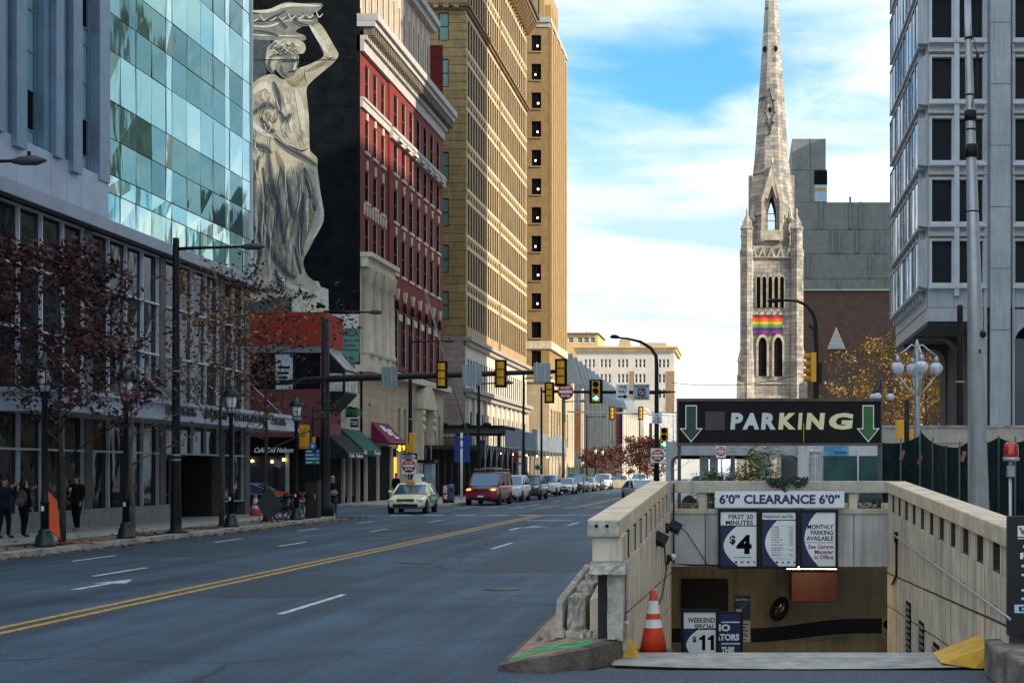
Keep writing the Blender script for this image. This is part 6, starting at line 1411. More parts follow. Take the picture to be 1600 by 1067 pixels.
mb.build('slats', M_ALU, w_)

# ================================================================ municipal tower at the right: bays overhanging on piers
M_MS = mat('blue_grey_precast', (.40, .43, .465), rough=.7, var=.12, scale=.8, bump=.12, bscale=25, grime=.4)
M_MSL = mat('pale_precast_frame', (.52, .55, .58), rough=.65, var=.1, scale=1)
M_MSG = mat('office_black_glass', (.008, .010, .014), rough=.10, spec=.12, var=.25, scale=.6)
M_BRZ = [glassmat('bay_glass_blue', (.05, .09, .13), metal=.3, ripple=.10), glassmat('bay_glass_bronze', (.30, .17, .06), metal=.3, ripple=.12), glassmat('bay_glass_dark', (.02, .03, .04), metal=.2, ripple=.08)]
MY = 90.0; mX_ = lambda px: wx(px, MY); mZ_ = lambda py: wz(py, MY); FH = 3.91
t = thing('office_tower', 'blue grey concrete office tower with projecting glazed bays carried on piers', 'building', (34, 100, .13)); ms = t
z0 = mZ_(480); ztopm = 78.0
cols = [(1456, 1487), (1499, 1535.5), (1586, 1621), (1633, 1668), (1716, 1751), (1763, 1798), (1846, 1881), (1893, 1928), (1976, 2011), (2023, 2058), (2106, 2141), (2153, 2188)]
hm = []
for k in range(-2, 9):
    for a, b in cols: hm.append((mX_(a), mX_(b), mZ_(346.7 - 95.6*k + 0), mZ_(346.7 - 95.6*k - 65.5)))
hm = [h for h in hm if h[2] > 13]
mb = MB(); facade(mb, '-Y', MY, mX_(1450), mX_(2200), z0, ztopm, hm, .45, 0, 1); mb.box(mX_(1450), mX_(2200), MY + .6, MY + 19, z0 + .01, ztopm); mb.build('wall', [M_MS, M_MSL], t, fix=False)
hm.sort(key=lambda h: (h[2] > 45, h[0]))
put_windows(t, '-Y', MY, hm, .45, M_BLK, M_MSG, 0, 0, limit=100, fr=.09)
fr = MB(); sl_ = MB(); hd_ = MB()
for a, b, c, d in hm[:100]:
    g = .17
    for q in ((a-g, a-.003, c-g, d+g), (b+.003, b+g, c-g, d+g), (a, b, d+.003, d+g), (a, b, c-g, c-.003)): fr.box(q[0], q[1], MY - .10, MY - .002, q[2], q[3])
    sl_.add([(a-g-.05, MY - .38, c-g-.20), (b+g+.05, MY - .38, c-g-.20), (b+g+.05, MY - .38, c-g-.02), (a-g-.05, MY - .38, c-g-.02), (a-g-.05, MY-.002, c-g-.30), (b+g+.05, MY-.002, c-g-.30), (b+g+.05, MY-.002, c-g), (a-g-.05, MY-.002, c-g)], [(0, 1, 2, 3), (3, 2, 6, 7), (0, 4, 5, 1), (0, 3, 7, 4), (1, 5, 6, 2)])
    hd_.add([(a-g-.05, MY - .30, d+g+.12), (b+g+.05, MY - .30, d+g+.12), (b+g+.05, MY - .1, d+g+.42), (a-g-.05, MY - .1, d+g+.42), (a-g-.05, MY-.002, d+g+.02), (b+g+.05, MY-.002, d+g+.02), (b+g+.05, MY-.002, d+g+.46), (a-g-.05, MY-.002, d+g+.46)], [(0, 1, 2, 3), (3, 2, 6, 7), (0, 4, 5, 1), (0, 3, 7, 4), (1, 5, 6, 2)])
stuff(fr.build('window_surrounds', M_MSL, t)); islands(sl_, 'window_sill', M_MSL, t); islands(hd_, 'window_hood', mat('hood_tan_stained', (.38, .36, .33), rough=.8, var=.2), t)
mb = MB()
for px in (1494, 1627, 1757, 1887): mb.box(mX_(px) - .16, mX_(px) + .16, MY - .30, MY - .004, mZ_(463), ztopm)
islands(mb, 'mullion_rib', M_MSL, t)
mb = MB()
for a, b in ((1537, 1541.5), (1546, 1577), (1581, 1584.5), (1670, 1674), (1679, 1710), (1713, 1716)):
    mb.box(mX_(a), mX_(b), MY - (.42 if b-a > 10 else .22), MY - .003, .13, ztopm)
islands(mb, 'pier', M_MS, t)
mb = MB()
for k in range(13): z = 12.6 + FH*k - 1.6; mb.box(mX_(1545.9), mX_(1577.1), MY - .424, MY - .40, z, z + .05)
stuff(mb.build('pier_joints', M_CHD, t))
mb = MB(); mb.box(mX_(1450), mX_(1536), MY - .02, MY + 1.0, mZ_(502), mZ_(481)); mb.box(mX_(1450) - .0, mX_(2200), MY + 1.01, MY + 18.9, mZ_(502), mZ_(482)); mb.build('edge_beam', M_MS, t)
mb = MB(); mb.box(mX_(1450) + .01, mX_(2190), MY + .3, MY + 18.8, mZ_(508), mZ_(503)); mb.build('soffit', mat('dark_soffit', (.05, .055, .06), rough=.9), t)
# glazed bays on the side towards the street
BX0, BX1 = mX_(1437), mX_(1450)
for k in range(9):
    zb = mZ_(450) + FH*k; zt = zb + 3.28
    mb = MB(); mb.box(BX0 + .08, BX1 - .004, MY + .9, MY + 18.2, zb + .12, zt - .12)
    mb.add([(BX0, MY + .7, zb + .2), (BX0, MY + .7, zt - .3), (BX1, MY + .12, zt), (BX1, MY + .12, zb), (BX1, MY + .9, zb), (BX0, MY + 1.0, zb + .2), (BX0, MY + 1.0, zt - .3), (BX1, MY + .9, zt)], [(0, 1, 2, 3), (0, 5, 6, 1), (1, 6, 7, 2), (0, 3, 4, 5)])
    mb.box(BX0 - .02, BX1, MY + 1.01, MY + 18.3, zb - .05, zb + .118); mb.box(BX0 - .02, BX1, MY + 1.01, MY + 18.3, zt - .118, zt)
    b = mb.build('bay', M_MS, t)
    rng = random.Random(k*5 + 1)
    for i in range(10):
        y = MY + 1.1 + i*1.72; m = M_BRZ[rng.choice((0, 1, 1, 0, 2)) if k > 1 else rng.choice((2, 0, 2))]
        j = rng.uniform(-.03, .03)
        mb = MB(); mb.quad((BX0 + .05 + j, y, zb + .14), (BX0 + .05 - j, y + 1.56, zb + .14), (BX0 + .05 - j, y + 1.56, zt - .14), (BX0 + .05 + j, y, zt - .14)); mb.build('bay_pane', m, b, fix=False)
    mb = MB()
    for i in range(11): y = MY + 1.02 + i*1.72; mb.box(BX0 + .0, BX0 + .075, y - .06, y + .06, zb + .12, zt - .12)
    islands(mb, 'bay_fin', M_FIN, b)
    mb = MB()
    for i in range(10): y = MY + 1.6 + i*1.72; mb.box(BX1 - .38, BX1 - .005, y, y + .25, zb - .62, zb - .055)
    islands(mb, 'bay_corbel', M_MS, b)
# piers and rounded portals under the tower
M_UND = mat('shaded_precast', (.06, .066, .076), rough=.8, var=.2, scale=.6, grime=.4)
def portal(name, y0, y1, x0, x1, zt, zbeam, r, lx, rx):
    """wall with a round-cornered opening from lx to rx"""
    t_ = ms; mb = MB(); k = 8
    ol = [(lx, .13), (lx, zt - r)] + [(lx + r - r*math.cos(math.pi/2*i/k), zt - r + r*math.sin(math.pi/2*i/k)) for i in range(1, k+1)] + [(rx - r + r*math.sin(math.pi/2*i/k), zt - r + r*math.cos(math.pi/2*i/k)) for i in range(k+1)] + [(rx, .13)]
    up = [(x0, .13), (x0, zbeam), (x1, zbeam), (x1, .13)]
    n = len(ol); mid = n//2
    for y in (y0, y1):
        mb.add([(p[0], y, p[1]) for p in ol + up], [tuple(list(range(0, mid+1)) + [n+1, n]), tuple(list(range(mid, n)) + [n+3, n+2, ]), (mid, n+2, n+1)])
    mb.add([(p[0], y0, p[1]) for p in ol] + [(p[0], y1, p[1]) for p in ol], [(i, i+1, n+i+1, n+i) for i in range(n-1)])
    mb.add([(x0, y0, .13), (x0, y1, .13), (x0, y1, zbeam), (x0, y0, zbeam), (x1, y0, .13), (x1, y1, .13), (x1, y1, zbeam), (x1, y0, zbeam)], [(0, 1, 2, 3), (4, 7, 6, 5), (3, 2, 6, 7)])
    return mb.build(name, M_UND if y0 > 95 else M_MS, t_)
def halfportal(y0, y1, x0, rx, x1, zt, r):
    k = 8; z1 = mZ_(509); ol = [(x0, z1), (x0, zt)] + [(rx - r + r*math.sin(math.pi/2*i/k), zt - r + r*math.cos(math.pi/2*i/k)) for i in range(k+1)] + [(rx, .13), (x1, .13), (x1, z1)]
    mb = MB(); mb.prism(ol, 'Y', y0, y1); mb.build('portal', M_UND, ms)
halfportal(104, 107, wx(1412, 104), wx(1477, 104), wx(1532, 104), wz(545, 104), 1.1)
halfportal(98, 100, wx(1425, 98), wx(1497, 98), wx(1540, 98), wz(528, 98), 1.2)
for i in range(3):
    a = 1583 + i*133
    portal('portal', MY + .01, MY + 1.0, mX_(a - 2), mX_(a + 92), mZ_(506), mZ_(483), 1.3, mX_(a + 2), mX_(a + 86))
mb = MB(); mb.box(mX_(1590), mX_(2200), MY + 5, MY + 5.2, .13, 11.4); mb.build('lobby_glass', M_GLDARK, t)
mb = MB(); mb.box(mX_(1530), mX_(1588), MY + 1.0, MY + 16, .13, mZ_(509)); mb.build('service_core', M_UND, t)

# ================================================================ plaza deck, railing, structures behind the sign
PYD = 58.0; dX = lambda px: wx(px, PYD); dZ = lambda py: wz(py, PYD)
t = thing('plaza_underpass', 'pale concrete deck with rounded openings behind the parking sign', 'structure', (dX(1160), PYD + 2, .13))
mb = MB()
def rounded_bay(x0, x1, lx, rx, zt, z1, r):
    k = 6; ol = [(lx, .13), (lx, zt - r)] + [(lx + r - r*math.cos(math.pi/2*i/k), zt - r + r*math.sin(math.pi/2*i/k)) for i in range(1, k+1)] + [(rx - r + r*math.sin(math.pi/2*i/k), zt - r + r*math.cos(math.pi/2*i/k)) for i in range(k+1)] + [(rx, .13)]
    n = len(ol); mid = n//2; up = [(x0, .13), (x0, z1), (x1, z1), (x1, .13)]
    for y in (PYD, PYD + 3): mb.add([(p[0], y, p[1]) for p in ol + up], [tuple(list(range(0, mid+1)) + [n+1, n]), tuple(list(range(mid, n)) + [n+3, n+2]), (mid, n+2, n+1)])
    mb.add([(p[0], PYD, p[1]) for p in ol] + [(p[0], PYD + 3, p[1]) for p in ol], [(i, i+1, n+i+1, n+i) for i in range(n-1)])
rounded_bay(dX(1040), dX(1189), dX(1048), dX(1183), dZ(711), dZ(690), .35); rounded_bay(dX(1189), dX(1262), dX(1206), dX(1250), dZ(711), dZ(690), .4)
mb.quad((dX(1040), PYD, dZ(690)), (dX(1262), PYD, dZ(690)), (dX(1262), PYD + 3, dZ(690)), (dX(1040), PYD + 3, dZ(690)))
mb.quad((dX(1040), PYD, .13), (dX(1040), PYD + 3, .13), (dX(1040), PYD + 3, dZ(690)), (dX(1040), PYD, dZ(690)))
M_DECK = mat('pale_deck_concrete', (.46, .48, .48), rough=.8, var=.1, grime=.3)
mb.build('deck', M_DECK, t)
mb = MB(); mb.box(dX(1224), dX(1252), PYD + 3.2, PYD + 3.4, .13, dZ(712)); mb.box(dX(1092), dX(1106), PYD + 1, PYD + 1.3, .13, dZ(712)); mb.box(dX(1108), dX(1121), PYD + 1, PYD + 1.3, .13, dZ(712)); mb.box(dX(1141), dX(1148), PYD + 1.5, PYD + 1.8, .13, dZ(712)); islands(mb, 'column', M_DECK, t)
mb = MB(); mb.box(dX(1040), dX(1189), PYD + 2.9, PYD + 2.95, dZ(716), dZ(711)); mb.build('soffit', M_DARK, t)
t = thing('plaza_wall', 'plain white slab wall with a blue poster right of the underpass', 'wall', (dX(1330), PYD, .13))
mb = MB(); mb.box(dX(1246), dX(1395), PYD - .5, PYD - .1, .13, dZ(690)); mb.build('slab', mat('white_slab', (.62, .62, .60), var=.08, grime=.3), t)
mb = MB(); mb.box(dX(1286), dX(1324), PYD - .56, PYD - .505, dZ(712), dZ(697)); mb.build('poster', mat('sky_poster', (.10, .34, .55), var=.4, scale=2), t)
text('WWW', dX(1303), dX(1322), dZ(710), dZ(705), PYD - .56, M_NAVY, t, bold=.03)
t = thing('plaza_railing', 'long flat concrete rail of the raised plaza at the right', 'railing', (wx(1490, 47), 47, .13)); rX = lambda px: wx(px, 47); rZ = lambda py: wz(py, 47)
mb = MB(); mb.box(rX(1378), rX(1720), 47, 47.4, rZ(692), rZ(668)); mb.build('rail', mat('tan_rail_concrete', (.44, .40, .34), rough=.85, var=.15, grime=.3), t); mb = MB(); mb.box(rX(1378), rX(1720), 46.95, 47.5, rZ(668) + .003, rZ(664.5)); mb.build('coping', M_KERB, t)
mb = MB(); mb.box(rX(1378), rX(1720), 47.1, 47.35, .13, rZ(692) - .003); mb.build('retaining_wall', M_CONC, t)
# ================================================================ tall blocks on the south side of the street, out of frame: added to shade it and to stand in the reflections
M_OFF = blockmat('south_side_limestone', (.58, .50, .38), (.50, .43, .33), (.3, .26, .2), 1.4, .6, mort=.02, bump=.1, var=.2)
def block(label, x0, x1, y0, y1, h, st=4.4, wv=1.5):
    t = thing('shading_block', label, 'building', ((x0+x1)/2, (y0+y1)/2, -.03))
    mb = MB(); mb.box(x0 + .4, x1, y0 + .2, y1 - .2, 0, h); hx = []
    y = y0 + 2
    while y < y1 - 3:
        z = 4.5
        while z < h - 4: hx.append((y, y + wv, z, z + 2.5)); z += st
        y += 3.4
    def pt(u, v, d=0.): return (x0 + d, u, v)
    cuts = sorted(set([0, h] + [q[2] for q in hx] + [q[3] for q in hx]))
    for a, b in zip(cuts, cuts[1:]):
        u = y0
        for s0, s1 in sorted((q[0], q[1]) for q in hx if q[2] < (a+b)/2 < q[3]): mb.quad(pt(u, a), pt(s0, a), pt(s0, b), pt(u, b)); u = s1
        mb.quad(pt(u, a), pt(y1, a), pt(y1, b), pt(u, b))
    for a, b, c, d in hx: mb.quad(pt(a, c, .38), pt(b, c, .38), pt(b, d, .38), pt(a, d, .38), 1)
    for z in (h*.3, h*.62, h): mb.box(x0 - .8, x0 - .003, y0, y1, z - .7, z, 0)
    mb.build('wall', [M_OFF, M_GLBLK], t, fix=False)
    mb = MB(); mb.box(x0 - 1.2, x1 + .5, y0 - .5, y1 + .5, h + .003, h + 1.2); mb.build('roof', M_OFF, t)
block('unseen limestone block added to shade the street and fill the reflections', 62, 95, -75, -8, 58)
block('broad unseen block added south of the church to shade the theatre', 60, 92, 178, 236, 76)
block('taller unseen limestone block added to shade the street beside the plaza', 66, 100, -4, 86, 64)
# ================================================================ lamps, poles, signals
def lamp_proto():
    """iron pedestrian lamp: fluted base, slim post, glazed lantern with a domed cap"""
    t = thing('street_lamp', 'x', 'street lamp')
    mb = MB(); mb.lathe([(.25, 0), (.25, .07), (.215, .11), (.20, .27), (.145, .34), (.155, .39), (.11, .46)], (0, 0, 0), 14); mb.build('base', M_DKGRN, t)
    mb = MB(); mb.lathe([(.098, .46), (.098, 1.08), (.115, 1.1), (.085, 1.16), (.072, 1.5), (.065, 3.6), (.09, 3.63), (.06, 3.7), (.11, 3.82), (.13, 3.86)], (0, 0, 0), 12); mb.build('post', M_BLK, t)
    mb = MB(); mb.lathe([(.12, 3.87), (.15, 4.0), (.22, 4.42)], (0, 0, 0), 12); l = mb.build('lantern', M_LAMPGL, t)
    mb = MB()
    for i in range(6): a = math.pi*i/3; mb.tube([(.125*math.cos(a), .125*math.sin(a), 3.87), (.155*math.cos(a), .155*math.sin(a), 4.0), (.228*math.cos(a), .228*math.sin(a), 4.42)], .014, 5)
    mb.lathe([(.17, 4.02), (.175, 4.04), (.165, 4.05)], (0, 0, 0), 12); mb.build('lantern_cage', M_BLK, l)
    mb = MB(); mb.lathe([(.27, 4.42), (.27, 4.47), (.22, 4.58), (.13, 4.68), (.07, 4.72), (.05, 4.8), (.0, 4.86)], (0, 0, 0), 14); mb.build('lantern_cap', M_DKGRN, t)
    mb = MB(); mb.box(-.03, .03, -.118, -.10, .9, 1.02); mb.build('number_plate', M_SIGNW, t)
    return t
LP = lamp_proto(); LP.location = (-17.35, yat(70, -17.35), .13); LP['label'] = 'iron street lamp nearest the camera, beside the orange sign'; LP['group'] = 'iron lamps along the pavement'
for px, lab in ((197, 'iron street lamp beside the bare young tree'), (361, 'iron street lamp before the canopy, right of the tall black pole'), (463, 'iron street lamp next to the dark utility cabinet')): copy_tree(LP, (-17.35, yat(px, -17.35), .13), label=lab)
for px, Y, lab in ((930, 160, 'small far iron lamp left of its pair near the red trees'), (941, 170, 'small far iron lamp right of its pair near the red trees')): copy_tree(LP, (wx(px, Y), Y, .13), label=lab)
def tall_light(label, x, y, h, arm=2.3, px_r=.13, group='tall street lights along the left kerb', rise=.0, bands=True):
    t = thing('street_light', label, 'street light', (x, y, .13), group)
    mb = MB(); mb.lathe([(.34, 0), (.34, .05), (px_r*1.35, .09), (px_r*1.25, .35), (px_r, 2), (px_r*.72, h - .13), (px_r*.72, h), (0, h + .02)], (x, y, .13), 14); mb.build('pole', M_BLK, t)
    if arm:
        s_ = 1 if arm > 0 else -1
        mb = MB(); mb.tube([(x, y, h - .2), (x + arm*.3, y, h - .17 + rise), (x + arm, y, h - .13 + rise)], [.055, .05, .035], 8); mb.build('arm', M_BLK, t)
        mb = MB(); mb.tube([(x + arm, y, h - .14 + rise), (x + arm + s_*.18, y, h - .13 + rise), (x + arm + s_*.5, y, h - .12 + rise), (x + arm + s_*.72, y, h - .12 + rise)], [.05, .10, .11, .03], 10); mb.build('lamp_head', mat('lamp_head_grey', (.06, .065, .07), rough=.5), t); mb = MB(); mb.cyl((x + arm + s_*.35, y, h - .02 + rise), (x + arm + s_*.35, y, h + .07 + rise), .04, n=8); mb.build('photocell', M_BLK, t)
    if bands:
        mb = MB()
        for z in (2.2, 2.35, 4.9): mb.lathe([(px_r*1.02, z), (px_r*1.06, z + .01), (px_r*1.06, z + .05), (px_r*1.02, z + .06)], (x, y, .13), 12)
        islands(mb, 'strap', M_GREYM, t)
    return t
tall_light('tall black light pole standing before the lettered canopy', -17.3, yat(275, -17.3), 9.0, 2.0)
tall_light('light on a long arm reaching in from beyond the left edge', -17.3, 30.0, 8.75, 1.75, bands=False)
tall_light('black light pole with a long arm before the maroon awning', wx(641, 82), 82, 9.75, 1.9)
for px, Y, h, lab in ((748, 93, 8.0, 'black light pole rising behind the dark red van'), (818, 112, 9.6, 'black light pole beside the white off road car'), (846, 122, 9.2, 'black light pole before the pale hotel base'), (880, 137, 9.0, 'black light pole between the blue hoarding and the pale hall'), (917, 160, 8.4, 'farthest black light pole, left of the small lamps')): tall_light(lab, wx(px, Y), Y, h, 1.6, px_r=.11, bands=False)
tall_light('thin black pole with a small camera before the office tower', wx(1500, 48), 48, wz(477, 48) - .13, 0, px_r=.14, group='poles at the right')
# ---------------------------------------------------------------- signal heads
M_LENSOFF = mat('unlit_lens', (.02, .008, .006), rough=.3)
M_GRN = mat('lit_green_arrow', (.05, .8, .55), emit=(.12, 1, .72), estr=2.2, var=0)
def signal(label, px, py0, py1, Y, face='back', plate=True, w_=None, arrow=True, group='traffic signals over the crossing', yaw=0.):
    s = Y / F; zc = wz((py0+py1)/2, Y); h = (py1-py0)*s; w = w_*s if w_ else h*.42; x = wx(px, Y)
    t = thing('traffic_signal', label, 'traffic signal', (x, Y, zc - h/2), group)
    hw = w*.30 if plate else w*.5
    if plate: mb = MB(); mb.box(x - w/2, x + w/2, Y - .01, Y + .02, zc - h/2, zc + h/2); mb.build('backplate', M_SIGBK, t, bevel=.01)
    hb = h*(.43 if plate else .5)
    if face == 'back':
        mb = MB()
        for i in range(3):
            z0 = zc - hb + i*2*hb/3
            mb.add([(x - hw, Y - .02, z0 + .01), (x + hw, Y - .02, z0 + .01), (x + hw*.9, Y - .2, z0 + .03), (x + hw*.1, Y - .24, z0 + .03), (x - hw*.9, Y - .2, z0 + .03), (x - hw, Y - .02, z0 + 2*hb/3 - .01), (x + hw, Y - .02, z0 + 2*hb/3 - .01), (x + hw*.9, Y - .2, z0 + 2*hb/3 - .03), (x + hw*.1, Y - .24, z0 + 2*hb/3 - .03), (x - hw*.9, Y - .2, z0 + 2*hb/3 - .03)], [(0, 1, 2, 3, 4), (9, 8, 7, 6, 5), (0, 5, 6, 1), (1, 6, 7, 2), (2, 7, 8, 3), (3, 8, 9, 4), (4, 9, 5, 0)])
        mb.build('housing', M_SIGY, t)
    elif face == 'front':
        mb = MB(); mb.box(x - hw, x + hw, Y - .12, Y - .011, zc - hb, zc + hb); hs = mb.build('housing', M_SIGY if not plate or True else M_BLK, t, bevel=.012)
        for i in range(3):
            z = zc + hb*(2/3 - i*2/3); r = min(hw*.8, hb*.28)
            mb = MB(); mb.lathe([(r, 0), (0, -.02)], (x, Y - .122, z), 14, axis='Y'); mb.build('lens', M_LENSOFF, hs)
            mb = MB(); k = 9; q = [(x + r*1.05*math.cos(math.pi*j/k - .25*(j == 0) + .25*(j == k)), z + r*1.05*math.sin(math.pi*j/k)) for j in range(k+1)]
            for a, b in zip(q, q[1:]): mb.add([(a[0], Y - .12, a[1]), (b[0], Y - .12, b[1]), (b[0], Y - .32, b[1]), (a[0], Y - .28, a[1])], [(0, 1, 2, 3)])
            mb.build('visor', M_BLK, hs, fix=False)
        if arrow:
            z = zc - hb*2/3; r = hw*.8; mb = MB(); mb.prism([(x - r*.8, z - r*.16), (x + r*.1, z - r*.16), (x - r*.25, z - r*.55), (x + r*.1, z - r*.75), (x + r*.85, z), (x + r*.1, z + r*.75), (x - r*.25, z + r*.55), (x + r*.1, z + r*.16), (x - r*.8, z + r*.16)], 'Y', Y - .16, Y - .145); mb.build('lit_arrow', M_GRN, t)
    else:         # side view: three barrels with visors to the left
        mb = MB(); mb.box(x + .02, x + .26, Y - .17, Y + .17, zc - hb, zc + hb); mb.build('housing', M_SIGY, t, bevel=.02)
        n = 4 if face == 'side4' else 3
        for i in range(n):
            z = zc - hb + (i + .5)*2*hb/n; mb = MB(); mb.tube([(x + .02, Y, z), (x - .28, Y, z + .0)], [hb/n*.85, hb/n*.8], 12); mb.build('visor', mat('visor_yellow', (.60, .26, .01), rough=.5), t)
    return t
def sign(label, px0, px1, py0, py1, Y, m, name='street_sign', group=None, th=.015):
    t = thing(name, label, 'sign', (wx((px0+px1)/2, Y), Y, wz(py1, Y)), group); mb = MB(); mb.box(wx(px0, Y), wx(px1, Y), Y - th, Y, wz(py1, Y), wz(py0, Y)); mb.build('panel', m, t, bevel=.012); return t
def stx(t, Y, s, px0, px1, py0, py1, m=None, bold=.03, th=.015, d=0.): text(s, wx(px0, Y), wx(px1, Y), wz(py1, Y), wz(py0, Y), Y - th - d, m or M_BLACKP, t, bold=bold, ext=.003)
def no_entry(label, px, py, r, Y, square=None, name='street_sign'):
    x, z, q = wx(px, Y), wz(py, Y), r*Y/F
    t = thing(name, label, 'sign', (x, Y, z - q))
    if square: a, b = square; mb = MB(); mb.box(x - a*Y/F, x + a*Y/F, Y - .015, Y, z - b*Y/F, z + b*Y/F); mb.build('panel', M_SIGNW, t, bevel=.02)
    mb = MB(); mb.lathe([(q, -.018), (q, -.026), (0, -.026)], (x, Y, z), 28, axis='Y'); mb.lathe([(q*.0, -.017), (q, -.018)], (x, Y, z), 28, axis='Y'); mb.build('red_disc', M_RED, t)
    mb = MB(); mb.box(x - q*.84, x + q*.84, Y - .034, Y - .027, z - q*.17, z + q*.17); mb.build('white_bar', M_SIGNW, t)
    text('DO NOT', x - q*.62, x + q*.62, z + q*.34, z + q*.66, Y - .027, M_SIGNW, t, bold=.04); text('ENTER', x - q*.58, x + q*.58, z - q*.68, z - q*.34, Y - .027, M_SIGNW, t, bold=.04)
    return t
# first mast arm, on the near left corner
Yn = yat(508, -17.6); xa = -17.6
t = thing('mast_arm_pole', 'dark pole carrying the long mast arm across the street', 'traffic pole', (xa, Yn, .13))
mb = MB(); mb.lathe([(.36, 0), (.36, .5), (.22, .56), (.2, 2), (.16, 8.3), (0, 8.33)], (xa, Yn, .13), 14); mb.build('pole', M_BLK, t)
mb = MB(); mb.tube([(wx(430, Yn), Yn - .05, wz(599, Yn)), (xa, Yn - .05, wz(592, Yn)), (wx(700, Yn), Yn - .05, wz(586, Yn)), (wx(886, Yn), Yn - .05, wz(580, Yn))], [.09, .15, .13, .08], 12); mb.build('mast_arm', mat('dark_brown_steel', (.022, .018, .018), rough=.5, spec=.3), t)
mb = MB(); mb.tube([(xa, Yn, wz(487, Yn)), (wx(560, Yn), Yn, wz(487.5, Yn)), (wx(578, Yn), Yn, wz(488, Yn))], [.05, .045, .035], 8); mb.build('lamp_arm', M_BLK, t)
mb = MB(); mb.tube([(wx(576, Yn), Yn, wz(488, Yn)), (wx(583, Yn), Yn, wz(487.5, Yn)), (wx(592, Yn), Yn, wz(487.5, Yn)), (wx(597, Yn), Yn, wz(488, Yn))], [.05, .11, .11, .03], 10); mb.build('lamp_head', mat('lamp_head_grey', (.06, .065, .07)), t)
mb = MB(); mb.tube([(xa, Yn, wz(480, Yn)), (wx(501, Yn), Yn - .1, wz(477, Yn)), (wx(496, Yn), Yn - .1, wz(481, Yn))], [.06, .12, .07], 8); mb.build('camera', M_BLK, t)
signal('yellow signal seen from behind, first along the long arm', 690.5, 564, 607, Yn - .25, w_=17.5); signal('yellow signal seen from behind, middle of the long arm', 782.5, 562, 605.5, Yn - .25, w_=18.5); signal('yellow signal seen from behind, at the end of the long arm', 876.5, 560.5, 603.5, Yn - .25, w_=19)
for px0, px1, py0, py1, lab in ((596, 621, 573, 605, 'blank back of a sign on the long arm, nearest its pole'), (722, 753, 569, 602, 'larger blank back of a sign between two yellow signals'), (834, 860, 567, 597, 'blank back of a sign near the end of the long arm')):
    t = sign(lab, px0, px1, py0, py1, Yn - .3, M_ALU, group='backs of signs on the long arm'); mb = MB()
    for f in (.25, .75): mb.box(wx(px0 + (px1-px0)*f, Yn) - .02, wx(px0 + (px1-px0)*f, Yn) + .02, Yn - .36, Yn - .318, wz(py1, Yn) - .04, wz(py0, Yn) + .04)
    islands(mb, 'bracket', M_STEEL, t)
# second arm: pole on the far right corner with a curved lamp
Y2 = 76.0; x2 = wx(1026, Y2)
t = thing('signal_pole', 'dark pole with curved lamp arm and a crowded signal arm', 'traffic pole', (x2, Y2, 0))
mb = MB(); mb.tube([(x2, Y2, 0), (x2, Y2, 3), (x2, Y2, wz(570, Y2)), (wx(1025, Y2), Y2, wz(556, Y2)), (wx(1017, Y2), Y2, wz(544, Y2)), (wx(1001, Y2), Y2, wz(534, Y2)), (wx(980, Y2), Y2, wz(529, Y2)), (wx(966, Y2), Y2, wz(527.5, Y2))], [.16, .13, .11, .10, .09, .08, .06, .05], 12); mb.build('pole', M_BLK, t)
mb = MB(); mb.tube([(wx(968, Y2), Y2, wz(527.5, Y2)), (wx(962, Y2), Y2, wz(526, Y2)), (wx(956, Y2), Y2, wz(526, Y2)), (wx(953, Y2), Y2, wz(527, Y2))], [.06, .12, .11, .03], 10); mb.build('lamp_head', M_BLK, t)
mb = MB(); mb.tube([(wx(1056, Y2), Y2, wz(612, Y2)), (x2, Y2, wz(613, Y2)), (wx(848, Y2), Y2, wz(612, Y2))], [.03, .11, .06], 10); mb.build('mast_arm', M_BLK, t)
signal('yellow signal seen from behind beside a round red sign', 858.5, 597, 630, Y2 - .2, w_=15.5)
signal('signal in a black plate showing a green arrow', 931.3, 593, 630, Y2 - .2, 'front', w_=21)
signal('low signal with green arrow on the curved lamp pole', 1038, 668, 699, Y2 - .25, 'front', plate=False, w_=12)
no_entry('round red DO NOT ENTER sign on the crowded signal arm', 884, 612, 12.4, Y2 - .15)
t = sign('white ONE WAY sign with black arrow on the signal arm', 962.5, 983, 600, 625, Y2 - .15, M_SIGNW); q = Y2 - .15
stx(t, q, 'ONE\nWAY', 966, 980, 602, 614.5); mb = MB(); z = wz(619.5, q); mb.prism([(wx(965.5, q), z - .04), (wx(975, q), z - .04), (wx(975, q), z - .12), (wx(981, q), z), (wx(975, q), z + .12), (wx(975, q), z + .04), (wx(965.5, q), z + .04)], 'Y', q - .022, q - .016); mb.build('printed_arrow', M_BLACKP, t)
t = sign("grey DON'T BLOCK THE BOX sign with crossed square", 989.5, 1015, 600, 625, Y2 - .15, mat('grey_sign_face', (.42, .50, .56), var=.08)); stx(t, q, "DON'T BLOCK", 991, 1013.5, 602, 605.5); stx(t, q, 'THE BOX', 992, 1012.5, 620, 623.5)
mb = MB(); 
for a, b in ((-1, -1), (-1, 1)): mb.tube([(wx(1002.3 - 4, q), q - .02, wz(612.5 - 4*a, q)), (wx(1002.3 + 4, q), q - .02, wz(612.5 + 4*a, q))], .03, 4)
for a, b in (((-5, -5), (5, -5)), ((5, -5), (5, 5)), ((5, 5), (-5, 5)), ((-5, 5), (-5, -5))): mb.tube([(wx(1002.3 + a[0], q), q - .02, wz(612.5 + a[1], q)), (wx(1002.3 + b[0], q), q - .02, wz(612.5 + b[1], q))], .05, 4)
mb.build('crossed_square', mat('dark_red_print', (.20, .03, .05)), t)
t = sign('white NO TURN ON RED sign on the curved lamp pole', 1018.7, 1034.5, 645.5, 661.5, Y2 - .2, M_SIGNW); stx(t, Y2 - .2, 'NO\nTURN\nON RED', 1020.5, 1033, 647, 660)
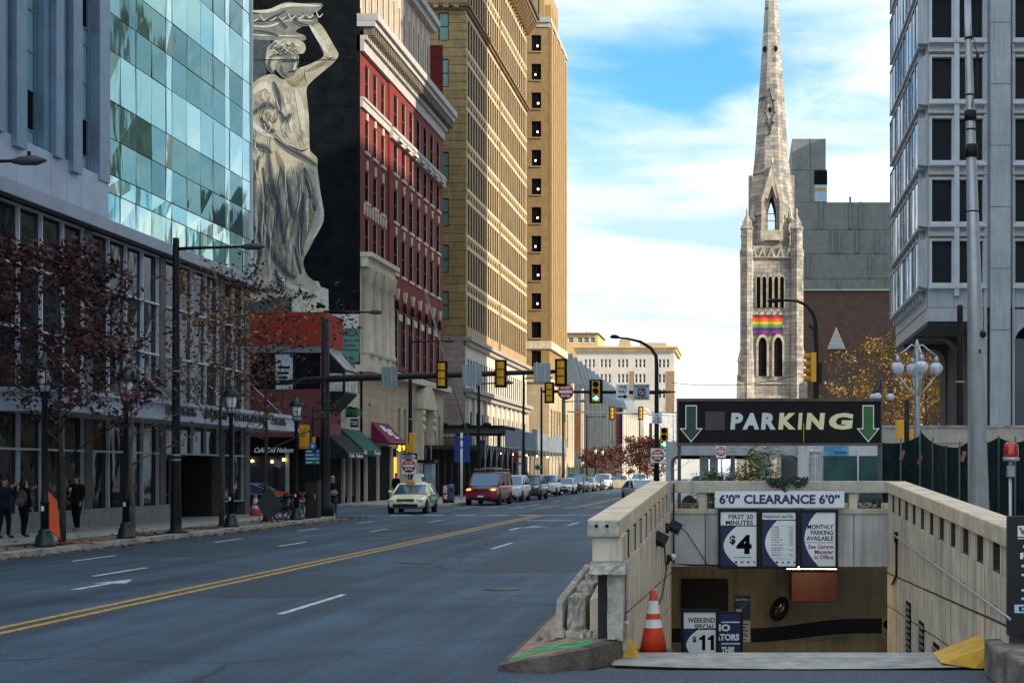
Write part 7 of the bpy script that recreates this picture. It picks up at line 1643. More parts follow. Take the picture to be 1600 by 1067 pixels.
no_entry('square framed DO NOT ENTER sign low on the curved lamp pole', 1027.5, 711.5, 9.6, Y2 - .25, (10.7, 11.3))
# far silver arm over the next crossing
Y3 = 150.0
t = thing('silver_signal_arm', 'thin silver signal arm over the far crossing', 'traffic pole', (wx(1062, Y3), Y3, 0))
mb = MB(); mb.tube([(wx(886, Y3), Y3, wz(643, Y3)), (wx(1062, Y3), Y3, wz(648, Y3))], [.07, .12], 8); mb.cyl((wx(1062, Y3), Y3, 0), (wx(1062, Y3), Y3, wz(640, Y3)), .16, n=8); mb.build('arm', M_STEEL, t)
for px, lab in ((956, 'small far signal on the silver arm, left'), (1001, 'small far signal on the silver arm, right')): signal(lab, px, 635, 680 - 24, Y3 - .2, w_=8, group='signals on the silver arm')
# right: curved lamp pole with a side-on signal
Y4 = 62.0; x4 = wx(1275, Y4)
t = thing('curved_lamp_pole', 'dark lamp pole curving left in front of the church tower', 'street light', (x4, Y4, 0))
mb = MB(); mb.tube([(x4, Y4, 0), (x4, Y4, wz(620, Y4)), (wx(1275.5, Y4), Y4, wz(540, Y4)), (wx(1274.5, Y4), Y4, wz(505, Y4)), (wx(1270, Y4), Y4, wz(489, Y4)), (wx(1260, Y4), Y4, wz(477, Y4)), (wx(1246, Y4), Y4, wz(470.5, Y4)), (wx(1220, Y4), Y4, wz(469, Y4))], [.15, .13, .10, .09, .08, .075, .06, .05], 12); mb.build('pole', M_BLK, t)
mb = MB(); mb.tube([(wx(1222, Y4), Y4, wz(469, Y4)), (wx(1214, Y4), Y4, wz(469.5, Y4)), (wx(1204, Y4), Y4, wz(470, Y4)), (wx(1199, Y4), Y4, wz(471, Y4))], [.05, .10, .10, .03], 10); mb.build('lamp_head', M_BLK, t)
mb = MB(); mb.tube([(x4, Y4, wz(545, Y4)), (wx(1272, Y4), Y4, wz(516, Y4)), (wx(1264, Y4), Y4, wz(508, Y4))], [.05, .045, .06], 8); mb.box(x4 + .1, x4 + .26, Y4 - .1, Y4 + .1, wz(600, Y4), wz(567, Y4)); islands(mb, 'bracket', M_BLK, t)
signal('four section yellow signal seen side on by the church', 1266, 551, 597, Y4, 'side4', plate=False)
# ---------------------------------------------------------------- left kerb furniture
t = thing('pedestrian_signal', 'yellow pedestrian signal back with the blue wayfinding sign pole', 'traffic signal', (wx(490, 57.6), 57.6, .13)); Yw_ = 57.6
mb = MB(); mb.cyl((wx(490, Yw_), Yw_, .13), (wx(490, Yw_), Yw_, wz(635, Yw_)), .07, n=10); mb.build('pole', M_BLK, t)
mb = MB(); mb.box(wx(470, Yw_), wx(483, Yw_), Yw_ - .25, Yw_ + .1, wz(701, Yw_), wz(664, Yw_)); mb.box(wx(472, Yw_), wx(481, Yw_), Yw_ - .3, Yw_ - .251, wz(698, Yw_), wz(684, Yw_)); mb.box(wx(472, Yw_), wx(481, Yw_), Yw_ - .3, Yw_ - .251, wz(682, Yw_), wz(667, Yw_)); mb.box(wx(489, Yw_), wx(494, Yw_), Yw_ - .2, Yw_ - .08, wz(692, Yw_), wz(683, Yw_)); mb.build('housing', M_SIGY, t, bevel=.02)
t = thing('wayfinding_sign', 'blue wayfinding sign with a round emblem on top', 'sign', (wx(488, 57.3), 57.3, wz(724, 57.3))); q = 57.3
mb = MB(); mb.box(wx(477, q), wx(499.5, q), q - .05, q, wz(725, q), wz(702, q)); mb.build('panel', mat('wayfinding_blue', (.012, .14, .30), rough=.5, var=.05), t)
for i, c in enumerate(((.01, .04, .16), (.015, .17, .36), (.02, .22, .38), (.03, .22, .16))):
    mb = MB(); mb.box(wx(477.5, q), wx(499, q), q - .058, q - .051, wz(707 + i*5.8, q), wz(702.5 + i*5.8, q)); mb.build('band', mat('wayfinding_band_%s' % ('navy', 'azure', 'sky', 'green')[i], c), t)
mb = MB()
for i in range(4): mb.box(wx(479, q), wx(488 + 3*(i % 3), q), q - .064, q - .059, wz(705.8 + i*5.8, q), wz(704 + i*5.8, q)); mb.box(wx(496, q), wx(498, q), q - .064, q - .059, wz(706 + i*5.8, q), wz(703.6 + i*5.8, q))
mb.build('printed_lines', M_SIGNW, t)
mb = MB(); mb.lathe([(.15, -.02), (.15, -.05), (0, -.05)], (wx(488.5, q), q, wz(697.5, q)), 18, axis='Y'); mb.lathe([(.0, -.019), (.15, -.02)], (wx(488.5, q), q, wz(697.5, q)), 18, axis='Y'); mb.build('emblem_disc', mat('emblem_blue', (.03, .22, .48)), t); mb = MB(); mb.lathe([(.06, -.051), (.06, -.056), (0, -.056)], (wx(488.5, q), q, wz(697.5, q)), 12, axis='Y'); mb.build('emblem', M_SIGNW, t)
t = thing('utility_cabinet', 'tall dark brown utility cabinet beside the mast arm pole', 'cabinet', (wx(487, 57), 57, .13)); q = 57
mb = MB(); mb.box(wx(476.5, q), wx(496.5, q), q, q + .5, .131, wz(752, q)); mb.build('body', mat('cabinet_brown', (.035, .022, .02), rough=.6, var=.2), t, bevel=.015); mb = MB(); mb.box(wx(476, q), wx(497, q), q - .03, q + .53, wz(752, q) + .003, wz(750, q)); mb.build('lid', M_BLK, t); mb = MB(); mb.box(wx(491, q), wx(493, q), q - .02, q - .001, .9, 1.1); mb.build('handle', M_STEEL, t)
Yc = 51.5
t = thing('work_sign', 'back of a dark diamond work sign leaning by a tree', 'sign', (wx(421, Yc), Yc, .13))
mb = MB(); c = V((wx(421, Yc), Yc, wz(786, Yc))); r = .66; dx = .62; mb.add([c + V((-dx*.75, -.1, -.02)), c + V((-.05, .05, -r*.95)), c + V((dx*.75, .1, -.12)), c + V((.02, -.05, r*.9)), c + V((-dx*.75, -.08, -.02)), c + V((-.05, .07, -r*.95)), c + V((dx*.75, .12, -.12)), c + V((.02, -.03, r*.9))], [(0, 1, 2, 3), (7, 6, 5, 4), (0, 4, 5, 1), (1, 5, 6, 2), (2, 6, 7, 3), (3, 7, 4, 0)]); mb.build('panel', mat('dark_sign_back', (.03, .04, .042), rough=.6), t)
mb = MB()
for dx_ in (-.35, 0, .35): mb.cyl((c.x, Yc + .1, .5), (c.x + dx_, Yc + .3 - abs(dx_)*.8, .135), .025, n=6)
mb.build('stand', M_BLK, t)
cone('traffic_drum', 'orange and white striped traffic drum by the parked blue car', (wx(399, 60), 60, .0), 1.05, .28, (mat('faded_orange', (.66, .10, .05), var=.2), M_CONEW, M_BLK))
t = thing('barricade', 'low striped orange barricade behind the second bicycle rack', 'barricade', (wx(445, 58.5), 58.5, .13)); q = 58.5
mb = MB(); mb.box(wx(428, q), wx(452, q), q, q + .06, wz(775, q), wz(768, q)); mb.box(wx(466, q), wx(475, q), q, q + .06, wz(782, q), wz(769, q)); islands(mb, 'orange_board', mat('orange_board', (.72, .12, .02), rough=.6, var=.2), t)
mb = MB()
for px in (430, 450, 467, 474): mb.box(wx(px, q) - .03, wx(px, q) + .03, q + .065, q + .12, .131, wz(769, q))
islands(mb, 'leg', M_CONEW, t)
def bicycle(label, x, y, rz, col):
    t = thing('bicycle', label, 'bicycle', (0, 0, 0), 'bicycles parked at the kerb'); m = mat(*col)
    for sx in (-.52, .52):
        mb = MB(); pts = [(sx + .33*math.cos(a*math.pi/10), 0, .34 + .33*math.sin(a*math.pi/10)) for a in range(21)]; mb.tube(pts, .022, 6, caps=False)
        w_ = mb.build('wheel', M_BLK, t); mb = MB()
        for a in range(8): mb.tube([(sx, 0, .34), (sx + .32*math.cos(a*math.pi/4), 0, .34 + .32*math.sin(a*math.pi/4))], .003, 3)
        mb.build('spokes', M_STEEL, w_)
    mb = MB()
    for a, b in (((-.52, 0, .34), (-.08, 0, .30)), ((-.08, 0, .30), (-.22, 0, .85)), ((-.52, 0, .34), (-.2, 0, .78)), ((-.2, 0, .78), (.36, 0, .80)), ((-.08, 0, .30), (.36, 0, .72)), ((.34, 0, .92), (.52, 0, .34))): mb.tube([a, b], .018, 6)
    mb.build('frame', m, t); mb = MB(); mb.tube([(.34, 0, .92), (.33, 0, 1.0), (.36, -.26, 1.02)], .012, 5); mb.tube([(.33, 0, 1.0), (.36, .26, 1.02)], .012, 5); mb.build('handlebar', M_BLK, t)
    mb = MB(); mb.ball((-.24, 0, .9), (.14, .07, .035), 10, 6); mb.build('saddle', M_BLK, t); mb = MB(); mb.ball((.42, 0, .9), (.14, .13, .10), 8, 6); mb.build('basket', M_BLK, t)
    t.location = (x, y, .13); t.rotation_euler = (0, 0, rz)
for i, (px, Y, rz, c, lab) in enumerate(((436, 54.6, 1.2, ('bike_black', (.02, .02, .025)), 'dark bicycle nearest the leaning diamond sign'), (447, 55.2, 1.35, ('bike_navy', (.02, .03, .07)), 'dark bicycle second from the diamond sign'), (456, 55.8, 1.15, ('bike_grey', (.08, .08, .09)), 'dark bicycle third from the diamond sign'), (470, 56.6, 1.3, ('bike_slate', (.04, .05, .06)), 'dark bicycle against the utility cabinet'))): bicycle(lab, wx(px, Y), Y, rz, c)
# leaning orange work sign on its spring stand
Yo = 36.3
t = thing('roadwork_sign', 'orange roll up roadwork sign leaning beside the nearest lamp', 'sign', (wx(85, Yo), Yo, .13)); P3 = lambda px, py, dy=0.: V((wx(px, Yo + dy), Yo + dy, wz(py, Yo + dy)))
mb = MB(); q = [P3(72, 764, -.1), P3(88, 781, .5), P3(93.5, 840, .3), P3(76, 827, -.2)]; q2 = [p + V((.01, .02, 0)) for p in q]
mb.add(q + q2, [(0, 1, 2, 3), (7, 6, 5, 4), (0, 4, 5, 1), (1, 5, 6, 2), (2, 6, 7, 3), (3, 7, 4, 0)]); mb.build('panel', mat('roadwork_orange', (.85, .10, .012), rough=.6, var=.06, emit=(.85, .10, .012), estr=0), t)
mb = MB()
def onp(u, v): return q[0].lerp(q[1], u).lerp(q[3].lerp(q[2], u), v) - V((.008, .016, 0))
for k, (v0, v1, pat) in enumerate(((.22, .34, 6), (.42, .58, 6), (.64, .76, 5))):
    for i in range(pat):
        u0 = .16 + .7*i/pat; u1 = u0 + .075
        mb.add([onp(u0, v0), onp(u0 + .03, v0), onp(u0 + .03, v1), onp(u0, v1)], [(0, 1, 2, 3)]); z_ = (v0 if i % 2 else v1 - .025, (v0 + v1)/2)
        for zz in z_[:1 + i % 2]: mb.add([onp(u0, zz), onp(u1, zz), onp(u1, zz + .025), onp(u0, zz + .025)], [(0, 1, 2, 3)])
mb.build('lettering', M_BLACKP, t, fix=False)
mb = MB(); f = P3(95, 853); f.z = .17
mb.tube([P3(76, 827, -.2), f + V((0, .02, .1)), f], .015, 6); mb.tube([P3(93, 840, .3), f + V((0, 0, .08))], .02, 6)
for dx_, dy_ in ((.7, .3), (-.5, .4), (.35, -.5), (-.35, -.45)): mb.tube([f, (f.x + dx_, f.y + dy_, .15)], .018, 6)
mb.build('stand', mat('orange_stand', (.45, .07, .03), rough=.6), t)
# across the cross street
Yq = 80.9
t = thing('crossing_signal', 'crossing signal with lit orange hand and a countdown figure', 'traffic signal', (wx(632, Yq), Yq, wz(706, Yq)))
mb = MB(); mb.box(wx(621.5, Yq), wx(639, Yq), Yq - .25, Yq, wz(706, Yq), wz(693, Yq)); mb.build('housing', M_BLK, t)
mb = MB(); mb.box(wx(641, Yq), wx(648, Yq), Yq - .3, Yq + .1, wz(707, Yq), wz(676, Yq)); mb.box(wx(635.5, Yq), wx(641 - .2, Yq), Yq - .3, Yq + .02, wz(706, Yq), wz(693, Yq)); mb.build('side_housing', M_SIGY, t, bevel=.02)
M_ORL = mat('lit_orange', (1, .3, .03), emit=(1, .22, .02), estr=1.6, var=0)
mb = MB(); x, z = wx(626, Yq), wz(700, Yq); mb.box(x - .08, x + .08, Yq - .26, Yq - .252, z - .18, z + .02)
for i in range(4): mb.box(x - .085 + i*.045, x - .05 + i*.045, Yq - .26, Yq - .252, z + .021, z + .15 + .03*(i in (1, 2)))
mb.box(x - .15, x - .083, Yq - .26, Yq - .252, z - .1, z - .04); mb.build('lit_hand', M_ORL, t); text('9', wx(630.5, Yq), wx(634.5, Yq), wz(704.5, Yq), wz(695.5, Yq), Yq - .25, M_ORL, t, bold=.04)
t = sign('black ONE WAY plate above the red disc before the shops', 628, 652, 708, 717, Yq, M_BLACKP); mb = MB(); z = wz(712.5, Yq); mb.prism([(wx(629, Yq), z - .10), (wx(645, Yq), z - .10), (wx(645, Yq), z - .15), (wx(651, Yq), z), (wx(645, Yq), z + .15), (wx(645, Yq), z + .10), (wx(629, Yq), z + .10)], 'Y', Yq - .022, Yq - .016); mb.build('white_arrow', M_SIGNW, t); stx(t, Yq, 'ONE WAY', 631, 644, 710.5, 714.5, th=.022)
no_entry('square framed DO NOT ENTER sign before the maroon awning', 639, 727.5, 10.6, Yq, (11.2, 13.0))
t = thing('sign_post', 'slim post holding the one way and no entry signs', 'post', (wx(640, 81), 81, .13)); mb = MB(); mb.cyl((wx(640, 81), 81.05, .13), (wx(640, 81), 81.05, wz(690, 81)), .05, n=8); mb.build('post', M_STEEL, t)
for name, lab, px0, px1, py0, py1, Y, m, word in (('news_box', 'dark red newspaper box with vertical white title', 691, 700.5, 758, 787, 84, mat('news_red', (.17, .02, .03), rough=.5, var=.15), 'AL DIA'), ('news_box', 'blue newspaper box right of the dark red one', 700.5, 708, 756, 785, 85, mat('news_blue', (.03, .13, .30), rough=.5, var=.15), '')):
    t = thing(name, lab, 'newspaper box', (wx((px0+px1)/2, Y), Y, .13)); x0, x1 = wx(px0, Y), wx(px1, Y); zt = wz(py0, Y)
    mb = MB(); mb.prism([(Y, .3), (Y + .45, .3), (Y + .45, zt), (Y + .12, zt), (Y, zt - .18)], 'X', x0, x1); mb.build('body', m, t, bevel=.015); mb = MB(); mb.box(x0 + .02, x1 - .02, Y + .05, Y + .4, .131, .298); mb.build('foot', M_BLK, t)
    if word:
        mb = MB(); me = text(word, 0, .95, 0, .22, 0, M_SIGNW, t, bold=.04)
        for v in me.data.vertices: a, c = v.co.x + ORG[t].x, v.co.z + ORG[t].z; v.co = V(((x0+x1)/2 + .11 - c, Y - .006, .38 + a*.86)) - ORG[t]
    else: mb = MB(); mb.box(x0 + .05, x1 - .05, Y - .004, Y + .02, .8, zt - .25); mb.build('display_window', M_GLDARK, t)
t = thing('notice_kiosk', 'small glass and black kiosk by the brick block base', 'kiosk', (wx(664, 88), 88, .13)); q = 88
mb = MB(); mb.box(wx(652, q), wx(678, q), q, q + 1.4, wz(723, q), wz(718, q)); mb.build('roof', M_BLK, t); mb = MB(); mb.box(wx(662, q), wx(674, q), q + .2, q + 1.2, .13, wz(724, q)); mb.build('pane', mat('pale_kiosk_glass', (.26, .34, .36), rough=.15, var=.2), t); mb = MB(); mb.box(wx(654, q), wx(660, q), q + .1, q + 1.2, .13, wz(723.5, q)); mb.build('poster_side', mat('kiosk_poster', (.4, .42, .45), var=.6, scale=5), t)
t = thing('blue_banner', 'tall blue banner panels beside a white and orange post', 'banner', (wx(726, 96), 96, .13)); q = 96
mb = MB(); mb.box(wx(710, q), wx(720, q), q, q + .05, wz(722, q), wz(680, q)); mb.box(wx(722, q), wx(734, q), q, q + .05, wz(722, q), wz(680, q)); islands(mb, 'cloth', mat('banner_blue', (.015, .06, .32), rough=.7, var=.1), t)
mb = MB(); mb.cyl((wx(721.5, q), q - .1, .13), (wx(721.5, q), q - .1, wz(676, q)), .09, n=8); mb.build('post', M_WHITE, t); mb = MB()
for py in (684, 697): mb.cyl((wx(721.5, q), q - .1, wz(py + 4, q)), (wx(721.5, q), q - .1, wz(py, q)), .093, n=8)
islands(mb, 'orange_band', mat('orange_band', (.7, .25, .02)), t)
t = thing('marker_post', 'white post with orange bands at the crossing', 'post', (wx(812, 104), 104, .13)); q = 104
mb = MB(); mb.cyl((wx(812, q), q, .13), (wx(812, q), q, wz(704, q)), .10, n=8); mb.build('post', M_WHITE, t); mb = MB()
for py in (711, 722): mb.cyl((wx(812, q), q, wz(py + 4, q)), (wx(812, q), q, wz(py, q)), .103, n=8)
islands(mb, 'orange_band', mat('orange_band', (.7, .25, .02)), t)
# sidewalk shed of blue hoarding along the hotel
t = thing('sidewalk_shed', 'scaffold walkway with blue grey hoarding along the hotel base', 'scaffold', (-20, 128, .13)); sx = -19.0; ya, yb = 104.0, 152.0
zs0, zs1 = 4.0, 5.4
mb = MB(); y = ya + 9
hts = (0, .25, .1, .5, .2, 0, .3, .15)
for i in range(8): mb.box(sx - .06, sx, y, y + 4.85, zs0, zs1 + hts[i]); y += 4.9
islands(mb, 'hoarding_panel', mat('hoarding_blue_grey', (.17, .22, .27), rough=.8, var=.2, scale=1, grime=.3), t)
mb = MB(); mb.box(wx(745, 104), sx, ya, ya + .08, wz(715, ya), wz(687, ya)); mb.box(sx - 4.5, sx - .08, ya + .1, yb, zs0 - .3, zs0 - .02); mb.build('dark_end_panel', mat('hoarding_dark', (.03, .034, .038), rough=.8), t)
mb = MB(); y = ya
while y < yb: mb.cyl((sx, y, .13), (sx, y, zs0), .05, n=6); mb.cyl((sx - 4, y, .13), (sx - 4, y, zs0), .05, n=6); mb.tube([(sx, y, 2.6), (sx, y + 1.2, zs0 - .1)], .03, 5); y += 2.45
islands(mb, 'scaffold_pole', mat('scaffold_steel', (.22, .24, .25), rough=.5, metal=.3), t)
mb = MB(); mb.box(sx - 4.3, sx - 4.2, ya, yb, .13, 3.7); mb.build('back_boarding', M_DARK, t)
for i in range(6): mb = MB(); mb.ball((sx - .8, ya + 4 + i*7, 3.5), .09, 8, 6); mb.build('work_bulb', mat('warm_bulb', (1, .75, .3), emit=(1, .62, .18), estr=6), t)
mb = MB(); mb.box(wx(803, 110), wx(811, 110), 110, 110.05, wz(723, 110), wz(708, 110)); tag(mb.build('hanging_sign', mat('deep_red_sign', (.24, .02, .02))), 'small deep red sign hanging under the blue hoarding', 'sign')
t = thing('round_sign', 'small round pale green cafe sign over the pavement', 'sign', (wx(842, 113), 113, wz(732, 113))); q = 113
mb = MB(); mb.lathe([(.26, 0), (.26, -.04), (0, -.04)], (wx(840.5, q), q, wz(729.5, q)), 20, axis='Y'); mb.lathe([(0, .001), (.26, .0)], (wx(840.5, q), q, wz(729.5, q)), 20, axis='Y'); mb.build('disc', mat('pale_green_disc', (.40, .55, .47)), t); mb = MB(); mb.lathe([(.15, -.041), (.15, -.046), (0, -.046)], (wx(840.5, q), q, wz(729.5, q)), 14, axis='Y'); mb.build('emblem', mat('deep_green_emblem', (.03, .16, .09)), t); mb = MB(); mb.cyl((wx(840.5, q), q + .02, wz(726, q)), (wx(840.5, q), q + .02, 4.0), .02, n=5); mb.build('hanger', M_BLK, t)
mb = MB(); q = 150
for i in range(12): mb.box(-18.6, -18.5, q + i*2.5, q + i*2.5 + 2.4, .13, 2.5)
stuff(tag(mb.build('site_fence', mat('dark_green_mesh', (.02, .05, .045), rough=.9, var=.4, scale=2)), 'dark green construction fencing along the far pavement', 'fence'))
t = thing('jersey_barrier', 'low pale barrier stained yellow at the end of the street', 'barrier', (wx(966, 178), 178, 0)); q = 178
for a, b in ((951, 965), (965.5, 981)): mb = MB(); mb.add([(wx(a, q), q, 0), (wx(b, q), q, 0), (wx(b, q), q + .25, .9), (wx(a, q), q + .25, .9), (wx(a, q), q + .7, 0), (wx(b, q), q + .7, 0), (wx(b, q), q + .45, .9), (wx(a, q), q + .45, .9)], [(0, 1, 2, 3), (3, 2, 6, 7), (7, 6, 5, 4), (0, 3, 7, 4), (1, 5, 6, 2)]); mb.build('segment', mat('barrier_cream', (.55, .47, .30), var=.3, scale=1.2), t)
# ---------------------------------------------------------------- right side
Yg = 40.0; gx = wx(1433, Yg)
def globe_lamp(label, x, Y, ztop, r, m, n=4, sc=1., zb=.13):
    t = thing('globe_lamp', label, 'street lamp', (x, Y, zb), 'globe lamps of the plaza')
    zg = ztop - .82*sc*1.0
    mb = MB(); mb.tube([(x, Y, zb), (x, Y, zg - .9*sc), (x, Y, ztop - .12*sc), (x, Y, ztop)], [.10*sc, .085*sc, .06*sc, .01], 12); mb.build('post', m, t)
    for i in range(n):
        a = math.pi*2*i/n + .12; d = V((math.cos(a), math.sin(a)*.9, 0)); R_ = .56*sc if n == 4 else .42*sc
        c = V((x, Y, zg)) + d*R_
        mb = MB(); mb.tube([V((x, Y, ztop - .22*sc)), V((x, Y, ztop - .16*sc)) + d*R_*.28, V((x, Y, ztop - .32*sc)) + d*R_*.62, c + V((0, 0, r*1.9)) ], .026*sc, 7)
        if n == 4: mb.tube([V((x, Y, zg - .85*sc)), V((x, Y, zg - .55*sc)) + d*R_*.5, c + V((0, 0, -r*1.05))], .03*sc, 7)
        mb.lathe([(r*.5, r*.9), (r*.34, r*1.5), (r*.1, r*1.95)], c, 10); mb.lathe([(r*.2, -r*1.2), (r*.42, -r*.9)], c, 10); islands(mb, 'bracket', m, t)
        mb = MB(); mb.ball(c, (r, r, r*.95), 16, 12); mb.build('globe', mat('clear_globe', (.62, .66, .70), rough=.08, var=.3, scale=7, spec=.9), t)
    return t
globe_lamp('silver lamp with four glass globes before the yellow tree', gx, Yg, wz(530, Yg), .185, M_STEEL)
globe_lamp('smaller dark globe lamp just above the parking sign corner', wx(1376, 60), 60, wz(590, 60), .18, M_DKGRN, n=3, sc=1.0)
t = thing('flagpole', 'huge tapering silver pole with clamps rising beyond the top', 'flagpole', (wx(1528, 26), 26, .13)); q = 26
mb = MB(); mb.tube([(wx(1531, q), q, .13), (wx(1522, q), q, wz(420, q)), (wx(1513, q), q, wz(60, q)), (wx(1512, q), q, wz(0, q))], [.215, .125, .065, .06], 20); mb.build('pole', mat('silver_pole_paint', (.46, .48, .50), rough=.35, metal=.35, var=.12, scale=4, grime=.35), t)
mb = MB(); mb.lathe([(.085, 0), (.05, .08), (.0, .2)], (wx(1513.5, q), q, wz(62, q)), 12)
for py, r, h in ((190, .115, 16), (247, .12, 20), (205, .1, 3), (151, .09, 3), (333, .115, 3)):
    x = wx(1513 + (py-60)*.0255, q); mb.lathe([(r - .02, 0), (r, .01), (r, h*q/F), (r - .02, h*q/F + .01)], (x, q, wz(py, q)), 14)
islands(mb, 'clamp', M_BLK, t)
mb = MB(); mb.box(wx(1524, q), wx(1528, q), q - .14, q - .08, wz(92, q), wz(88, q)); mb.tube([(wx(1518, q), q - .09, wz(50, q)), (wx(1521, q), q - .12, wz(70, q)), (wx(1525, q), q - .1, wz(88, q)), (wx(1526, q), q - .1, wz(130, q)), (wx(1517, q), q - .11, wz(170, q))], .008, 5); mb.ball((wx(1534, q), q - .1, wz(523, q)), .07, 10, 7); mb.box(wx(1527, q), wx(1537, q), q - .13, q - .02, wz(524, q), wz(520, q)); mb.build('camera', M_BLK, t)
text('R', wx(1527, q), wx(1531, q), wz(554, q), wz(547, q), q - .19, M_BLACKP, t, bold=.05)
t = thing('warning_beacon', 'red glass warning light on a grey box and post', 'beacon', (wx(1579, 19), 19, .13)); q = 19
mb = MB(); mb.lathe([(.095, 0), (.10, .03), (.092, .17), (.06, .2), (0, .205)], (wx(1580, q), q, wz(714, q)), 18); mb.build('red_lens', mat('red_beacon_glass', (.55, .012, .012), rough=.12, var=.6, scale=16, spec=.8), t)
mb = MB(); mb.lathe([(.10, 0), (.115, .015), (.115, .045), (.1, .05)], (wx(1580, q), q, wz(720, q)), 18); mb.build('lens_ring', M_STEEL, t)
mb = MB(); mb.box(wx(1573.5, q), wx(1585, q), q - .05, q + .06, wz(745, q), wz(727, q)); mb.build('control_box', M_GREYM, t, bevel=.01); mb = MB(); mb.cyl((wx(1578.5, q), q, .13), (wx(1578.5, q), q, wz(745, q)), .022, n=8); mb.cyl((wx(1579, q), q, wz(727, q)), (wx(1579, q), q, wz(720, q)), .03, n=8); mb.build('post', M_STEEL, t)
# green screened site fence: bowed cloth on pipe frames
t = thing('site_fence', 'dark green screened site fence standing in uneven panels', 'fence', (wx(1480, 32), 32, .13))
pts = [(1377, 36, 691), (1437, 36, 681), (1438, 35.6, 673), (1478, 32.5, 697), (1520, 31.5, 685), (1560, 30.5, 683), (1612, 29.5, 684)]
M_MESH = mat('green_screen_cloth', (.010, .024, .026), rough=.9, var=.45, scale=2.5, bump=.5, bscale=40, spec=.15)
for k, (a, b) in enumerate(zip(pts, pts[1:])):
    if b[0] - a[0] < 5: continue
    mb = MB(); n = 14; A, B = V((wx(a[0], a[1]), a[1], 0)), V((wx(b[0], b[1]), b[1], 0)); za, zb = wz(a[2], a[1]), wz(b[2], b[1]); grid = []
    for i in range(n+1):
        u = i/n; p = A.lerp(B, u); zt = za + (zb-za)*u - .10*math.sin(math.pi*u) - (.16 if k == 0 and u > .8 else 0)*0
        for j in range(9):
            v = j/8; grid.append((p.x, p.y + .05*math.sin(u*17 + k) * math.sin(v*3) + .03*math.sin(v*9 + u*5), .14 + (zt - .14)*v))
    mb.add(grid, [(i*9+j, (i+1)*9+j, (i+1)*9+j+1, i*9+j+1) for i in range(n) for j in range(8)], 0, True); mb.build('screen_panel', M_MESH, t, fix=False)
    for P_, z in ((A, za), (B, zb), (A.lerp(B, .5), (za+zb)/2)): mb = MB(); mb.cyl((P_.x, P_.y - .06, .13), (P_.x, P_.y - .06, z + .02), .024, n=7); mb.build('post', mat('fence_post_dull', (.09, .11, .115), rough=.6), t)
for px, py, Y in ((1437, 718, 35.4), (1409, 711, 35.7), (1504, 713, 31.5)): mb = MB(); x = wx(px, Y); mb.obox((x, Y - .1, wz(py, Y)), (.09, .01, .24), mtx=Matrix.Rotation(R(18), 3, 'Y')); mb.build('faded_tag', mat('rusty_tag', (.32, .13, .08), var=.4, scale=15), t)
t = thing('site_fence', 'low green screen panels between the white slab and the big sign', 'fence', (wx(1325, 44), 44, .13)); q = 44
for a, b in ((1283, 1340), (1341, 1392)): mb = MB(); mb.box(wx(a, q), wx(b, q), q, q + .03, .14, wz(712, q)); mb.build('screen_panel', mat('green_screen_light', (.03, .085, .085), rough=.8, var=.4, scale=1.5), t)
for px in (1283, 1340.5, 1392): mb = MB(); mb.cyl((wx(px, q), q - .04, .13), (wx(px, q), q - .04, wz(711, q)), .035, n=7); mb.build('post', M_STEEL, t)
t = thing('mesh_roll', 'stood up roll of wire mesh by the white slab', 'mesh roll', (wx(1273, 40), 40, .13)); q = 40
mb = MB(); rng = random.Random(3)
for i in range(26): a = i*2*math.pi/26; mb.tube([(wx(1273, q) + .19*math.cos(a), q + .19*math.sin(a), .13), (wx(1273, q) + .19*math.cos(a) + rng.uniform(-.04, .04) + .03, q + .19*math.sin(a), 1.4), (wx(1273, q) + .2*math.cos(a) + .04, q + .2*math.sin(a), wz(702 + rng.uniform(-5, 6), q))], .010, 4)
for z in range(14): mb.lathe([(.19, .2 + z*.17), (.2, .21 + z*.17)], (wx(1273, q) + z*.002, q, .13), 18)
mb.build('wire', M_STEEL, t, fix=False)
no_entry('tilted DO NOT ENTER sign on a thin post below the big sign', 1126.5, 705, 7.3, 56.5, (7.6, 9.8))
t = thing('sign_post', 'thin post of the tilted no entry sign', 'post', (wx(1129, 56.6), 56.6, .13)); mb = MB(); mb.cyl((wx(1129, 56.6), 56.65, .13), (wx(1126.5, 56.6), 56.6, wz(696, 56.6)), .03, n=7); mb.build('post', M_STEEL, t)
t = sign('white sign lettered STOP HERE beside the wire roll', 1264, 1284, 702, 716, 41, M_SIGNW); stx(t, 41, 'STOP', 1266, 1282, 705, 710); 
t = thing('pylon', 'yellow signal boxes on a black post behind the green fence', 'traffic signal', (wx(1412, 43), 43, .13)); q = 43
mb = MB(); mb.box(wx(1400, q), wx(1412.5, q), q - .1, q + .16, wz(686, q), wz(656, q)); mb.box(wx(1420, q), wx(1427, q), q - .1, q + .1, wz(685, q), wz(671, q)); islands(mb, 'housing', M_SIGY, t, bevel=.02); mb = MB(); mb.cyl((wx(1417, q), q, .13), (wx(1417, q), q, wz(625, q)), .08, n=8); mb.build('post', M_BLK, t)
# overhead wire
t = tag(thing('overhead_wire', 'thin overhead wire sagging before the church base', 'wire', (wx(1100, 90), 90, 7)), 'thin overhead wire sagging before the church base', 'wire')
mb = MB(); mb.tube([(wx(1050, 90), 90, wz(598, 90)), (wx(1090, 90), 90, wz(602, 90)), (wx(1160, 90), 90, wz(601, 90)), (wx(1215, 90), 90, wz(594, 90)), (wx(1250, 90), 90, wz(584, 90))], .02, 5); mb.build('wire', M_BLK, t)
